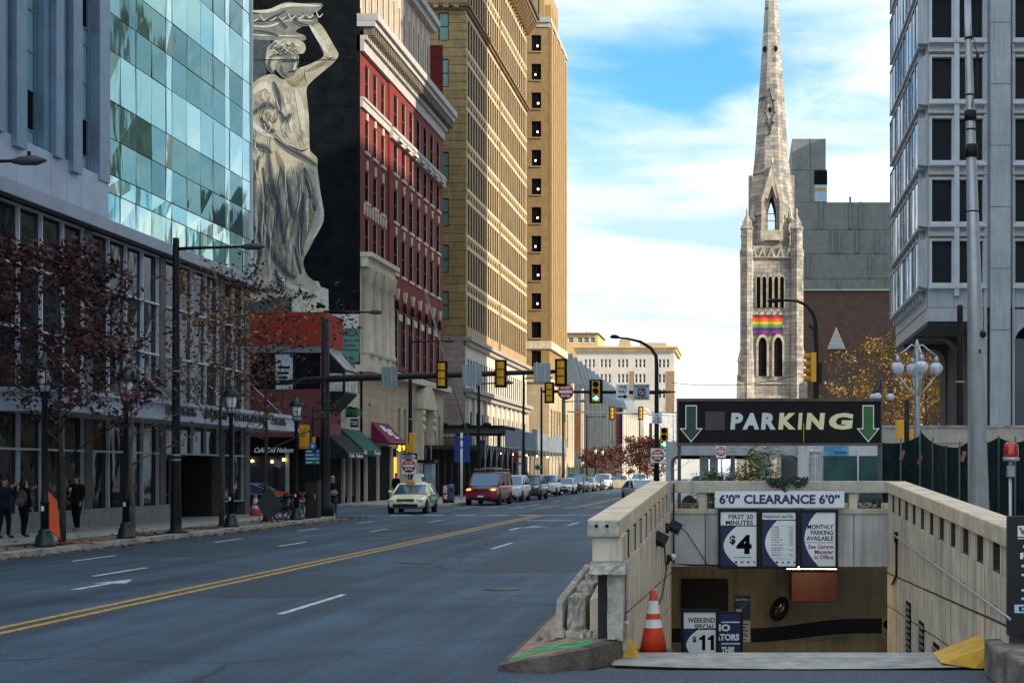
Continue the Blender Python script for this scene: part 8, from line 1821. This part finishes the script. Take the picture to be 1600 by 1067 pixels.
# ================================================================ vehicles; built nose to -Y round their own origin, then set on the road
M_TYRE = mat('tyre_rubber', (.012, .012, .012), rough=.9, var=.2); M_RIM = mat('wheel_rim', (.42, .43, .45), rough=.3, metal=.8, var=.1)
M_CGL = mat('car_glass_sky_blue', (.035, .12, .19), rough=.05, metal=.35, var=.0, spec=.7, coat=.6); M_LAMPH = mat('headlamp_clear', (.72, .74, .76), rough=.1, var=.1, spec=.9); M_AMB = mat('amber_lamp', (.85, .32, .02), emit=(1, .35, .03), estr=.7, var=0)  # car glass: blue of the reflected sky put into the base colour
M_CHROME = mat('chrome', (.6, .6, .62), rough=.15, metal=.95, var=0)
def paintmat(name, c): return mat(name, c, rough=.32, var=.06, scale=1.5, coat=.7, spec=.5)
def car(label, x, y, rz, col, kind='sedan', cat='car', group='cars parked and moving along the street', name='parked_car', lights=False):
    t = thing(name, label, cat, (0, 0, 0), group); pm = paintmat(*col)
    L_, W, H, hood, belt, gc = {'sedan': (4.75, 1.82, 1.46, .92, .98, .2), 'suv': (4.9, 1.98, 1.78, 1.12, 1.18, .26), 'van': (5.4, 2.0, 2.0, 1.15, 1.22, .26), 'pickup': (5.6, 1.98, 1.85, 1.15, 1.2, .3)}[kind]; w = W/2
    # lower body: rings along the length
    if kind == 'sedan': st = [(.0, .74, .35, .62), (.12, .90, .24, .72), (.9, .98, .22, .86), (1.45, 1, .2, belt), (2.4, 1, .2, belt), (3.9, 1, .22, belt + .03), (4.5, .95, .25, belt + .05), (4.75, .80, .38, .86)]
    else: st = [(.0, .84, .38, hood - .22), (.1, .96, .28, hood - .06), (1.0, 1, .26, hood), (1.35, 1, .25, belt), (2.4, 1, .25, belt), (L_ - .6, 1, .26, belt), (L_ - .1, .97, .3, belt), (L_, .9, .4, belt - .08)]
    mb = MB(); n = 10
    for yy, kw, z0, zt in st:
        ww = w*kw; zm = (z0+zt)/2 + .05
        for px, pz in ((ww*.86, z0), (ww*.98, z0 + .10), (ww, zm), (ww*.97, zt - .08), (ww*.86, zt)): mb.v.append(V((px, yy, pz)))
        for px, pz in ((-ww*.86, zt), (-ww*.97, zt - .08), (-ww, zm), (-ww*.98, z0 + .10), (-ww*.86, z0)): mb.v.append(V((px, yy, pz)))
    for i in range(len(st) - 1):
        for j in range(n): mb.f.append([i*n+j, i*n+(j+1) % n, (i+1)*n+(j+1) % n, (i+1)*n+j]); mb.m.append(0); mb.s.append(True)
    for e in (0, len(st) - 1): mb.f.append([e*n+j for j in range(n)]); mb.m.append(0); mb.s.append(True)
    body = mb.build('body', pm, t); sd = body.modifiers.new('round', 'SUBSURF'); sd.levels = 2; sd.render_levels = 2
    # cabin
    if kind == 'sedan': c0, c1, r0, r1 = 1.28, 4.25, 2.15, 3.55
    elif kind == 'pickup': c0, c1, r0, r1 = 1.3, 3.7, 2.05, 3.55
    elif kind == 'van': c0, c1, r0, r1 = 1.0, L_ - .06, 1.85, L_ - .2
    else: c0, c1, r0, r1 = 1.32, L_ - .12, 2.15, L_ - .55
    wb, wr = w*.90, w*.72 if kind != 'van' else w*.80; zb = belt - .05; zr = H - .07
    mb = MB(); B = [V((-wb, c0, zb)), V((wb, c0, zb)), V((wb, c1, zb)), V((-wb, c1, zb))]; T = [V((-wr, r0, zr)), V((wr, r0, zr)), V((wr, r1, zr)), V((-wr, r1, zr))]
    for i, nm in ((0, 'windscreen'), (1, 'side_window'), (2, 'rear_window'), (3, 'side_window')):
        j = (i+1) % 4; mb = MB(); mb.quad(B[i], B[j], T[j], T[i]); g = mb.build(nm, M_CGL, t, fix=False)
    mb = MB()
    for i in range(4): mb.tube([B[i], T[i]], [.06, .05], 6)
    for u in ((.36, .68) if kind != 'sedan' else (.45,)):
        for a, b in ((1, 2), (3, 0)): v = u if a == 1 else 1-u; mb.tube([B[a].lerp(B[b], v), T[a].lerp(T[b], v)], .045, 5)
    islands(mb, 'pillar', pm, t)
    mb = MB(); k = [(-wr*1.02, r0 - .03), (wr*1.02, r0 - .03), (wr*1.02, r1 + .03), (-wr*1.02, r1 + .03)]; kk = [(a*.86, r0 + .15 if b < (r0+r1)/2 else r1 - .15) for a, b in k]
    mb.add([(a, b, zr - .03) for a, b in k] + [(a, b, zr + .01) for a, b in k] + [(a, b, H) for a, b in kk], [(0, 3, 2, 1)] + [(i, (i+1) % 4, 4+(i+1) % 4, 4+i) for i in range(4)] + [(4+i, 4+(i+1) % 4, 8+(i+1) % 4, 8+i) for i in range(4)] + [(8, 9, 10, 11)], 0, True); mb.build('roof', pm, t)
    if kind == 'pickup': mb = MB(); mb.box(-w*.8, w*.8, c1 + .1, L_ - .15, belt - .02, belt + .01); mb.build('load_bed', M_BLK, t)
    # wheels
    r = .33 if kind == 'sedan' else .38
    for sx in (-1, 1):
        for yy in (.92, L_ - 1.0):
            mb = MB(); mb.lathe([(r*.62, -.11), (r*.95, -.11), (r, -.07), (r, .07), (r*.95, .11), (r*.62, .11)], (sx*(w - .10), yy, r), 18, axis='X'); wh = mb.build('wheel', M_TYRE, t)
            mb = MB(); mb.lathe([(0, .085), (r*.2, .09), (r*.58, .07), (r*.64, .10)] if sx > 0 else [(r*.64, -.10), (r*.58, -.07), (r*.2, -.09), (0, -.085)], (sx*(w - .095), yy, r), 14, axis='X'); mb.build('rim', M_RIM, wh)
            mb = MB(); q = [(yy + (r*1.17)*math.cos(math.pi*i/8), r + (r*1.17)*math.sin(math.pi*i/8) - .02) for i in range(9)]; mb.prism(q, 'X', sx*(w - .2), sx*(w - .012)); mb.build('wheel_arch', M_BLK, t)
    zl = .66 if kind == 'sedan' else hood - .22
    for sx in (-1, 1):
        mb = MB(); mb.ball((sx*w*.70, .115, zl), (.19, .10, .085), 12, 8); mb.build('headlight', M_LAMPH if not lights else M_AMB, t)
        mb = MB(); mb.ball((sx*(w + .08), c0 + .42, belt + .06), (.10, .07, .075), 10, 7); mb.build('mirror', pm if kind == 'sedan' else M_BLK, t)
    mb = MB(); mb.box(-w*.44, w*.44, -.025, .2, zl - .05, zl + .06); mb.box(-w*.42, w*.42, -.035, -.026, zl - .01, zl + .01, 1); mb.build('grille', [M_BLK, M_CHROME], t)
    mb = MB(); mb.box(-w*.62, w*.62, -.02, .2, .32, .48); mb.build('bumper_intake', M_BLK, t); mb = MB(); mb.box(-.16, .16, -.05, -.022, .50, .60); mb.build('licence_plate', M_SIGNW, t)
    t.location = (x, y, 0); t.rotation_euler = (0, 0, rz)
    return t, (L_, W, H, belt, w, c0, r0, r1)
def at(px, Y): return wx(px, Y), Y
t, d = car('pale yellow taxi with green side panels and a roof sign', *at(633, 66.5), R(4), ('taxi_cream', (.92, .85, .50)), 'sedan', 'taxi', None, 'taxi'); L_, W, H, belt, w, c0, r0, r1 = d
for sx in (-1, 1):
    mb = MB(); x = sx*(w + .004); pts = [(1.35, .82), (1.8, .55), (3.3, .42), (4.3, .55), (4.6, .88), (3.6, .93), (2.0, .92)]; mb.prism(pts, 'X', x - .02, x + .006); gp = mb.build('green_panel', mat('taxi_green', (.02, .26, .06), rough=.35, coat=.6), t)
tt = text('GREEN CAB', 2.0, 3.7, .62, .80, w + .01, M_SIGNW, t, face='X', bold=.03)
mb = MB(); mb.prism([(-.12, H), (.46, H), (.34, H + .42), (.08, H + .44)], 'Y', r0 + .15, r0 + 1.2); rs = mb.build('roof_sign', M_SIGNW, t); mb = MB(); mb.prism([(-.34, H - .01), (.12, H - .01), (.05, H + .15), (-.26, H + .15)], 'Y', r0 - .06, r0 + .12); mb.build('cab_light', mat('cab_light_amber', (.75, .36, .08), var=.1), rs)
mb = MB(); mb.box(.34, .45, r0 + .2, r0 + 1.15, H + .06, H + .30); mb.build('advert_panel', mat('advert_dark', (.10, .10, .12), var=.8, scale=9), rs)
t, d = car('dark red van with a ladder rack on its roof', *at(751, 83.5), R(-1), ('van_maroon', (.27, .010, .045)), 'van', 'van', None, 'parked_van', True); H = d[2]
mb = MB()
for yy in (2.2, 3.6, 4.9): mb.tube([(-.78, yy, H - .05), (-.78, yy, H + .14), (.78, yy, H + .14), (.78, yy, H - .05)], .025, 6)
for xx in (-.78, .78): mb.tube([(xx, 1.9, H + .15), (xx, 5.2, H + .15)], .025, 6)
mb.box(-.3, .35, 2.0, 5.0, H + .17, H + .27); mb.build('roof_rack', M_ALU, t)
t2, d = car('white off road car parked behind the dark red van', -15.55, 92.5, 0, ('car_white', (.72, .73, .74)), 'suv')
car('dark grey car third in the row behind the van', -15.4, 100.0, 0, ('car_graphite', (.03, .033, .038)), 'suv')
car('large white off road car with black bumper heading its own row', *at(849, 114.5), R(1), ('car_white', (.72, .73, .74)), 'suv')
for i, (Y, c, k, lab) in enumerate(((124, ('car_white', 0), 'sedan', 'white car second in the far row'), (132, ('car_black', (.015, .016, .018)), 'suv', 'black car third in the far row'), (141, ('car_silver', (.42, .44, .46)), 'sedan', 'silver car fourth in the far row'), (149, ('car_navy', (.02, .03, .05)), 'sedan', 'dark blue car fifth in the far row'), (158, ('car_white', 0), 'suv', 'white car last in the far row'))): car(lab, -15.9, Y, 0, c, k)
car('white car driving towards the camera in the distance', *at(996, 168), 0, ('car_white', 0), 'suv', name='moving_car')
car('silver grey car passing left of the white pickup', *at(1018, 92), R(20), ('car_silver', 0), 'sedan', name='moving_car'); car('small pale blue car far behind the barrier', *at(967, 205), 0, ('car_ice', (.35, .42, .48)), 'sedan', name='moving_car')
car('white pickup turning half hidden behind the ramp wall', *at(1040, 73), R(-62), ('car_white', 0), 'pickup', 'pickup truck', None, 'pickup_truck')
car('dark blue car on the cross street beside the restaurant', wx(470, 70.5), 70.5, R(90), ('car_midnight', (.008, .015, .04)), 'sedan', group=None)
# ================================================================ people
M_SKIN = mat('skin', (.42, .24, .16), rough=.6, var=.08); M_COATB = mat('black_coat', (.010, .010, .012), rough=.9, var=.3, spec=.15); M_TRB = mat('black_trousers', (.008, .008, .010), rough=.9, spec=.15); M_JEAN = mat('blue_jeans', (.03, .05, .09), rough=.9, var=.3, scale=12); M_NAVYC = mat('navy_jacket', (.012, .016, .035), rough=.9, var=.2, spec=.15); M_SHOE = mat('dark_shoe', (.02, .018, .016), rough=.6); M_HAIRD = mat('dark_hair', (.015, .010, .008), rough=.7); M_HAIRB = mat('blond_hair', (.45, .28, .10), rough=.7, var=.3, scale=20)
def person(label, x, y, rz, h=1.75, coat=M_COATB, legs=M_TRB, hair=M_HAIRD, arms=None, stride=.06, lean=0., z=.13, hood=False, shoes=M_SHOE):
    """one skinned body: joints as edges, a radius at each; nose towards -Y"""
    t = thing('person', label, 'person', (0, 0, 0)); k = h / 1.75
    J = {'pel': (0, 0, .94), 'spi': (0, -.01 - lean*.3, 1.12), 'che': (0, -.01 - lean*.6, 1.32), 'nec': (0, -.01 - lean, 1.47), 'chi': (0, -.045 - lean*1.2, 1.56), 'hea': (0, -.02 - lean*1.3, 1.65), 'top': (0, -.01 - lean*1.3, 1.73)}
    Rr = {'pel': (.155, .115), 'spi': (.145, .11), 'che': (.165, .115), 'nec': (.06, .06), 'chi': (.068, .075), 'hea': (.078, .095), 'top': (.055, .065)}
    E = [('pel', 'spi', 'c'), ('spi', 'che', 'c'), ('che', 'nec', 'c'), ('nec', 'chi', 's'), ('chi', 'hea', 's'), ('hea', 'top', 's')]
    arms = arms or (((.24, -.02, 1.13), (.25, -.08, .90)), ((-.24, -.02, 1.13), (-.25, -.08, .90)))
    for i, sx in enumerate((1, -1)):
        p = 'LR'[i]; f = stride*sx
        for nm, co_, r in (('hip', (.10*sx, 0, .88), (.105, .11)), ('kne', (.11*sx, -.03 - f*.6, .50), (.068, .072)), ('ank', (.12*sx, .02 - f, .10), (.045, .05)), ('toe', (.14*sx, -.15 - f, .045), (.042, .034))): J[nm+p] = co_; Rr[nm+p] = r
        E += [('pel', 'hip'+p, 'l'), ('hip'+p, 'kne'+p, 'l'), ('kne'+p, 'ank'+p, 'l'), ('ank'+p, 'toe'+p, 'f')]
        el, wr = V(arms[i][0]), V(arms[i][1]); d = (wr - el).normalized(); pa = wr + d*.085
        for nm, co_, r in (('sho', (.19*sx, -.01 - lean*.8, 1.40), (.075, .075)), ('elb', el, (.052, .052)), ('wri', wr, (.032, .036)), ('pal', pa, (.038, .022))): J[nm+p] = tuple(co_); Rr[nm+p] = r
        E += [('che', 'sho'+p, 'c'), ('sho'+p, 'elb'+p, 'c'), ('elb'+p, 'wri'+p, 'c'), ('wri'+p, 'pal'+p, 's')]
        sd = d.cross(V((0, 1, .2))).normalized()
        for q, (off, ln) in enumerate(((-.030, .065), (-.010, .080), (.010, .076), (.029, .060))):
            a = pa + sd*off + d*.03; b = a + d*ln*.6 + V((0, -.012, -.006)); J['f%d%s' % (q, p)] = tuple(b); Rr['f%d%s' % (q, p)] = (.0095, .0095); E.append(('pal'+p, 'f%d%s' % (q, p), 's'))
        b = wr + d*.06 + sd*.05*(1 if i else -1); J['th'+p] = tuple(b); Rr['th'+p] = (.011, .011); E.append(('wri'+p, 'th'+p, 's'))
    names = list(J); me = bpy.data.meshes.new('body'); me.from_pydata([V(J[n])*k for n in names], [(names.index(a), names.index(b)) for a, b, _ in E], [])
    ob = bpy.data.objects.new('body', me); COL.objects.link(ob); ob.modifiers.new('skin', 'SKIN'); sb = ob.modifiers.new('smooth', 'SUBSURF'); sb.levels = sb.render_levels = 1
    for i, n in enumerate(names): me.skin_vertices[0].data[i].radius = (Rr[n][0]*k, Rr[n][1]*k); me.skin_vertices[0].data[i].use_root = n == 'pel'
    dg = bpy.context.evaluated_depsgraph_get(); nm_ = bpy.data.meshes.new_from_object(ob.evaluated_get(dg)); bpy.data.objects.remove(ob)
    seg = [(V(J[a])*k, V(J[b])*k, {'c': 0, 's': 1, 'l': 2, 'f': 3}[m]) for a, b, m in E]
    mi = []
    for p in nm_.polygons:
        best = (9, 0)
        for a, b, m in seg:
            u = max(0, min(1, (p.center - a).dot(b - a) / max(1e-6, (b-a).length_squared))); best = min(best, ((p.center - a.lerp(b, u)).length, m))
        mi.append(best[1])
    nm_.materials.clear()
    for m in (coat, M_SKIN, legs, shoes): nm_.materials.append(m)
    nm_.polygons.foreach_set('material_index', mi); nm_.polygons.foreach_set('use_smooth', [True]*len(mi)); nm_.name = 'body'
    o = bpy.data.objects.new('body', nm_); COL.objects.link(o); o.parent = t; ORG[o] = V((0, 0, 0))
    hc = V(J['hea'])*k; mb = MB(); mb.ball(hc + V((0, .02, .035))*k, (.092*k, .108*k, .098*k), 14, 9)
    if hood: mb.ball(hc + V((0, .06, -.08))*k, (.10*k, .09*k, .15*k), 12, 8)
    mb.build('hair', hair, t)
    mb = MB(); mb.add([hc + V(q)*k for q in ((0, -.098, .02), (-.014, -.09, -.022), (.014, -.09, -.022), (0, -.125, -.02))], [(0, 1, 3), (0, 3, 2), (1, 2, 3)]); mb.build('nose', M_SKIN, t)
    for sx in (-1, 1):
        mb = MB(); mb.ball(hc + V((.032*sx, -.088, .012))*k, .011*k, 8, 6); mb.build('eye', M_BLACKP, t); mb = MB(); mb.ball(hc + V((.08*sx, 0, -.005))*k, (.014*k, .02*k, .032*k), 8, 6); mb.build('ear', M_SKIN, t)
    mb = MB(); mb.box(-.024*k, .024*k, hc.y - .094*k, hc.y - .07*k, hc.z - .055*k, hc.z - .047*k); mb.build('mouth', mat('lips', (.30, .11, .09)), t)
    mb = MB(); mb.lathe([(.185*k, .80*k), (.19*k, .92*k), (.175*k, 1.1*k), (.185*k, 1.3*k), (.12*k, 1.45*k)], (0, -.01 - lean*.3, 0), 14); 
    for v in mb.v: v.y = (v.y + .01)*.72 - .01 - lean*max(0, v.z/k - .9)*1.2
    mb.build('coat_hem', coat, t)
    t.location = (x, y, z); t.rotation_euler = (0, 0, rz); t['_k'] = k; del t['_k']
    return t
def px_(px, X): return X, yat(px, X)
t = person('person in a dark jacket holding a phone to their face at the left edge', *px_(6, -20.6), R(75), 1.74, M_NAVYC, M_TRB, arms=(((.22, -.16, 1.22), (.10, -.32, 1.48)), ((-.22, -.14, 1.2), (-.08, -.34, 1.46))))
mb = MB()
t = person('person in a black hooded coat seen from behind with a backpack', *px_(37, -20.4), R(150), 1.70, M_COATB, M_TRB, arms=(((.24, -.15, 1.22), (.12, -.34, 1.42)), ((-.24, -.02, 1.13), (-.25, -.08, .90))), hood=True)
x, y = px_(39.5, -20.3); tb = thing('backpack', 'dark patterned backpack worn by the hooded person', 'bag', (x + .02, y - .28, .98)); c = V(tb.location)
mb = MB(); mb.ball(c + V((0, 0, .28)), (.18, .12, .25), 12, 9); mb.build('sack', mat('bag_dark', (.05, .045, .045), var=.8, scale=14), tb); mb = MB(); mb.ball(c + V((0, -.08, .2)), (.12, .07, .12), 10, 7); mb.build('pocket', mat('bag_grey', (.12, .11, .11), var=.6, scale=14), tb)
x, y = px_(120, -20.9); t = person('person in black walking towards the camera with a cup', x, y, R(-8), 1.78, M_COATB, M_TRB, arms=(((.25, -.02, 1.14), (.24, -.14, .92)), ((-.24, -.10, 1.14), (-.08, -.27, 1.25))), stride=.13, shoes=mat('dark_white_trainer', (.14, .14, .14)))
tc_ = thing('cup', 'small pale cup held by the walking person', 'cup', (x - .03, y - .37, 1.38)); mb = MB(); mb.lathe([(.03, 0), (.04, .11), (.042, .115), (0, .116)], tc_.location, 12); mb.build('cup_body', mat('paper_cup', (.55, .42, .35)), tc_); mb = MB(); mb.lathe([(.044, .116), (.042, .13), (0, .131)], tc_.location, 12); mb.build('lid', M_SIGNW, tc_)
x, y = wx(520, 61.5), 61.5; t = person('blond person in a black coat and jeans waiting by the mast arm pole', x, y, R(25), 1.68, M_COATB, M_JEAN, M_HAIRB, arms=(((.24, -.06, 1.13), (.10, -.24, 1.12)), ((-.24, -.06, 1.13), (-.06, -.25, 1.08))), hood=True)
tb = thing('handbag', 'grey shoulder bag held by the blond person', 'bag', (x + .14, y - .30, .95)); mb = MB(); mb.ball(V(tb.location) + V((0, 0, .13)), (.17, .08, .12), 12, 8); mb.build('sack', mat('bag_pale', (.25, .24, .24), var=.3), tb); mb = MB(); mb.tube([V(tb.location) + V(q) for q in ((-.12, 0, .22), (-.08, .05, .5), (.06, .05, .5), (.12, 0, .22))], .012, 5); mb.build('strap', M_BLK, tb)
t = person('person in black with a red and white scarf behind the taxi', wx(619, 84), 84, R(-20), 1.78, M_COATB, M_TRB, mat('red_cap', (.35, .05, .05)))
t = person('person in an orange jacket by the parked cars', wx(804, 101), 101, R(10), 1.74, mat('orange_jacket', (.42, .09, .03), rough=.9), M_TRB, stride=.1)
t = person('dark clothed person under the blue hoarding', wx(824, 108.5), 108.5, R(5), 1.78, M_COATB, M_TRB)
# ================================================================ trees and plants
M_BARK = mat('bark', (.06, .048, .04), rough=.95, var=.4, scale=9, bump=.6, bscale=30); M_BARKL = mat('pale_twig_bark', (.16, .125, .10), rough=.95, var=.35, scale=9)
def tree(label, x, y, h, spread, first, leaves, seed, n_leaf, ls, name='tree', cat='tree', group=None, z=.13, bark=None, lo=.25, droop=0., tr=.075, bias=0., levels=4):
    rng = random.Random(seed); t = thing(name, label, cat, (x, y, z), group); mb = MB(); tips = []
    def grow(p, d, ln, r, lv):
        pts = [p]; rad = [r]; k = 4
        for i in range(k):
            d = (d + V((rng.gauss(0, .13), rng.gauss(0, .13), rng.gauss(.03 - droop*lv, .08)))).normalized(); p = p + d*ln/k; pts.append(p); rad.append(r*(1 - .6*(i+1)/k))
            if lv >= 2: tips.append((p, lv))
        mb.tube(pts, rad, 6 if lv < 2 else 4)
        if lv >= levels: tips.append((p, lv + 1)); return
        for c in range(3 if lv > 0 else 2):
            a = rng.uniform(0, 6.28); up = rng.uniform(.25, .8); nd_ = (d*.55 + V((math.cos(a), math.sin(a), up*.7))*.75).normalized(); q = pts[rng.choice((2, 3, 4))]; grow(q, nd_, ln*rng.uniform(.55, .78), r*.5, lv + 1)
    base = V((x, y, z)); top = base + V((rng.uniform(-.1, .1), rng.uniform(-.1, .1), h*.95)); pts = [base.lerp(top, i/8) + V((rng.gauss(0, .03), rng.gauss(0, .03), 0)) for i in range(9)]; pts[0] = base
    mb.tube(pts, [tr*1.25] + [tr*(1 - .85*i/8) for i in range(1, 9)], 8)
    nb = 13
    for i in range(nb):
        u = first + (1 - first)*(i/nb)**1.0 * .95; p = base.lerp(top, u); a = i*2.4 + rng.uniform(-.4, .4); prof = math.sin(math.pi*min(1, (u - first)/(1 - first)*.75 + .25)); grow(p, V((math.cos(a), math.sin(a), rng.uniform(.25, .75) - droop)).normalized(), spread*(.35 + .5*prof)*rng.uniform(.8, 1.1), tr*.42*(1.15 - u), 1)
    mb.build('trunk', bark or M_BARK, t, fix=False)
    if n_leaf:
        lf = MB()
        for i in range(n_leaf):
            p, lv = rng.choice(tips)
            if bias and (p.z - z)/h < rng.uniform(0, bias): continue
            c = p + V((rng.gauss(0, ls*1.6), rng.gauss(0, ls*1.6), rng.gauss(-.02, ls*1.3))); s_ = ls*rng.uniform(.6, 1.35)
            u = V((rng.gauss(0, 1), rng.gauss(0, 1), rng.gauss(0, .7))).normalized(); v = u.cross(V((rng.gauss(0, 1), rng.gauss(0, 1), rng.gauss(0, 1)))).normalized()
            lf.add([c - u*s_, c - u*s_*.2 + v*s_*.55, c + u*s_, c - u*s_*.1 - v*s_*.5], [(0, 1, 2, 3)], rng.randrange(len(leaves)))
        lf.build('crown', leaves, t, fix=False)
    return t
def leaf(n, c): return mat(n, c, rough=.7, var=.35, scale=6)
G_ = 'young street trees along the left kerb'
DR = [leaf('leaf_dark_red', (.075, .016, .016)), leaf('leaf_maroon', (.030, .008, .010)), leaf('leaf_wine', (.14, .026, .026)), leaf('leaf_black_red', (.018, .007, .007))]
BR = [leaf('leaf_copper', (.22, .085, .022)), leaf('leaf_rusty_brown', (.13, .055, .02)), leaf('leaf_ochre', (.30, .14, .035))]
X1 = -18.0
tree('young tree full of dark red leaves nearest the camera', X1, yat(97, X1), 7.6, 2.3, .30, DR, 4, 5600, .085, group=G_, tr=.085)
tree('bare young tree with a handful of brown leaves', X1 + .2, yat(206, X1 + .2), 6.4, 2.1, .34, DR + BR, 9, 420, .06, group=G_, bark=M_BARKL, tr=.08)
tree('young tree with thinning copper brown leaves', X1 + .1, yat(346, X1 + .1), 8.0, 2.5, .34, BR, 12, 1900, .085, group=G_, tr=.08)
tree('nearly bare tree with dark red leaves left at its top', X1 + .1, yat(415, X1 + .1), 9.2, 2.7, .30, DR, 17, 1500, .085, group=G_, bias=.9, tr=.085)
YL = [leaf('leaf_olive', (.16, .12, .03)), leaf('leaf_yellow', (.42, .27, .03)), leaf('leaf_orange', (.34, .13, .025)), leaf('leaf_gold', (.28, .19, .04))]
for px, Y, h, sp, sd, n, lab in ((1447, 116, 13.6, 5.0, 21, 2600, 'tall yellow and olive autumn tree behind the globe lamp'), (1392, 121, 11.6, 4.4, 25, 1500, 'orange brown autumn tree left of the globe lamp'), (1352, 126, 9.6, 3.8, 27, 900, 'thin half bare tree beside the big sign corner'), (1470, 134, 10.5, 4.2, 29, 3000, 'autumn tree seen through the tower portal')): tree(lab, wx(px, Y), Y, h, sp, .25, YL, sd, n, .17, group='autumn trees of the plaza')
RB = [leaf('leaf_far_russet', (.16, .05, .025)), leaf('leaf_far_brown', (.09, .035, .02)), leaf('leaf_far_plum', (.10, .025, .03))]
for px, Y, h, sp, sd, lab in ((927, 178, 4.3, 1.7, 31, 'russet street tree at the left of the far group'), (948, 186, 4.5, 2.0, 33, 'russet street tree second in the far group'), (972, 194, 4.9, 2.2, 35, 'russet street tree third in the far group'), (1000, 160, 5.4, 2.2, 37, 'tallest russet tree right of the far group'), (1022, 140, 4.9, 2.0, 39, 'dark russet tree at the foot of the curved lamp pole')): tree(lab, wx(px, Y), Y, h, sp, .2, RB, sd, 2600, .13, group='russet trees at the end of the street', levels=3, tr=.06)
tree('bare pale tree before the white hall', wx(1052, 120), 120, 8.0, 3.0, .25, BR, 41, 40, .06, bark=M_BARKL)
# shoots and weeds in the planter behind the garage wall
BG = [leaf('leaf_bamboo', (.24, .32, .07)), leaf('leaf_bamboo_pale', (.46, .47, .14)), leaf('leaf_bamboo_dark', (.05, .09, .025))]; DG = [leaf('dry_grass', (.36, .25, .11)), leaf('dry_grass_dark', (.16, .11, .05))]; IV = [leaf('leaf_ivy', (.02, .045, .015)), leaf('leaf_ivy_dark', (.012, .025, .010))]
def shoots(name, label, px0, px1, Y, zb, zt, n, lv, seed, ln=.2, wd=.018, group=None, rise=None):
    rng = random.Random(seed); t = thing(name, label, 'plant', (wx((px0+px1)/2, Y), Y, zb), group); st = MB(); lf = MB()
    for i in range(n):
        u = rng.random(); x = wx(px0 + (px1-px0)*u, Y); y = Y + rng.uniform(-.3, .3); hh = (zt - zb)*(rng.uniform(.45, .8) if not rise else rng.uniform(.60, .80) + .45*max(0, 1 - abs(u - rise)*4)); b = V((x, y, zb)); tp = b + V((rng.gauss(0, .12), rng.gauss(0, .1), hh)); st.tube([b, b.lerp(tp, .5) + V((rng.gauss(0, .03), 0, 0)), tp], [.008, .006, .003], 4)
        for j in range(int(hh*26)):
            p = b.lerp(tp, rng.uniform(.3, 1)); a = rng.uniform(0, 6.28); d = V((math.cos(a), math.sin(a)*.6, rng.uniform(-.2, .7))).normalized()*ln*rng.uniform(.6, 1.2); s_ = d.cross(V((0, .4, 1))).normalized()*wd; lf.add([p, p + d*.45 + s_, p + d + V((0, 0, -ln*.25)), p + d*.45 - s_], [(0, 1, 2, 3)], rng.randrange(len(lv)))
    st.build('stem', lv[-1], t, fix=False); lf.build('foliage', lv, t, fix=False)
shoots('bamboo_plant', 'bright bamboo shoots growing behind the garage wall', 1093, 1208, 26.0, 1.2, 2.35, 60, BG, 3, rise=.82)
shoots('weed_clump', 'dry straw coloured weeds in the planter slot at the left', 1063, 1092, 25.5, 1.25, 1.62, 26, DG, 5, .12, .01); shoots('weed_clump', 'green weeds in the planter slot right of the clearance board', 1338, 1382, 25.5, 1.25, 1.62, 16, BG + IV, 7, .1, .018)
rng = random.Random(6); t = thing('ivy_plant', 'dark ivy sprigs hanging over the clearance board', 'plant', (wx(1228, 24.6), 24.6, 1.55)); st = MB(); lf = MB()
for px, dr in ((1203, .10), (1210, .07), (1218, .12), (1224, .20), (1231, .09), (1238, .10), (1245, .12), (1252, .10), (1258, .06)):
    b = V((wx(px, 24.6), 24.63, 1.86)); tp = b + V((rng.gauss(0, .03), -.05, -dr)); st.tube([b + V((0, .2, -.02)), b, tp], .004, 4)
    for j in range(26): p = b.lerp(tp, rng.uniform(-.3, 1)) + V((rng.gauss(0, .035), rng.uniform(-.04, .02), rng.gauss(0, .015))); u = V((rng.gauss(0, 1), -.4, rng.gauss(0, 1))).normalized()*.028; v = u.cross(V((0, -1, .2))).normalized()*.024; lf.add([p - u, p + v, p + u, p - v], [(0, 1, 2, 3)], rng.randrange(2))
st.build('stem', IV[1], t, fix=False); lf.build('foliage', IV, t, fix=False)
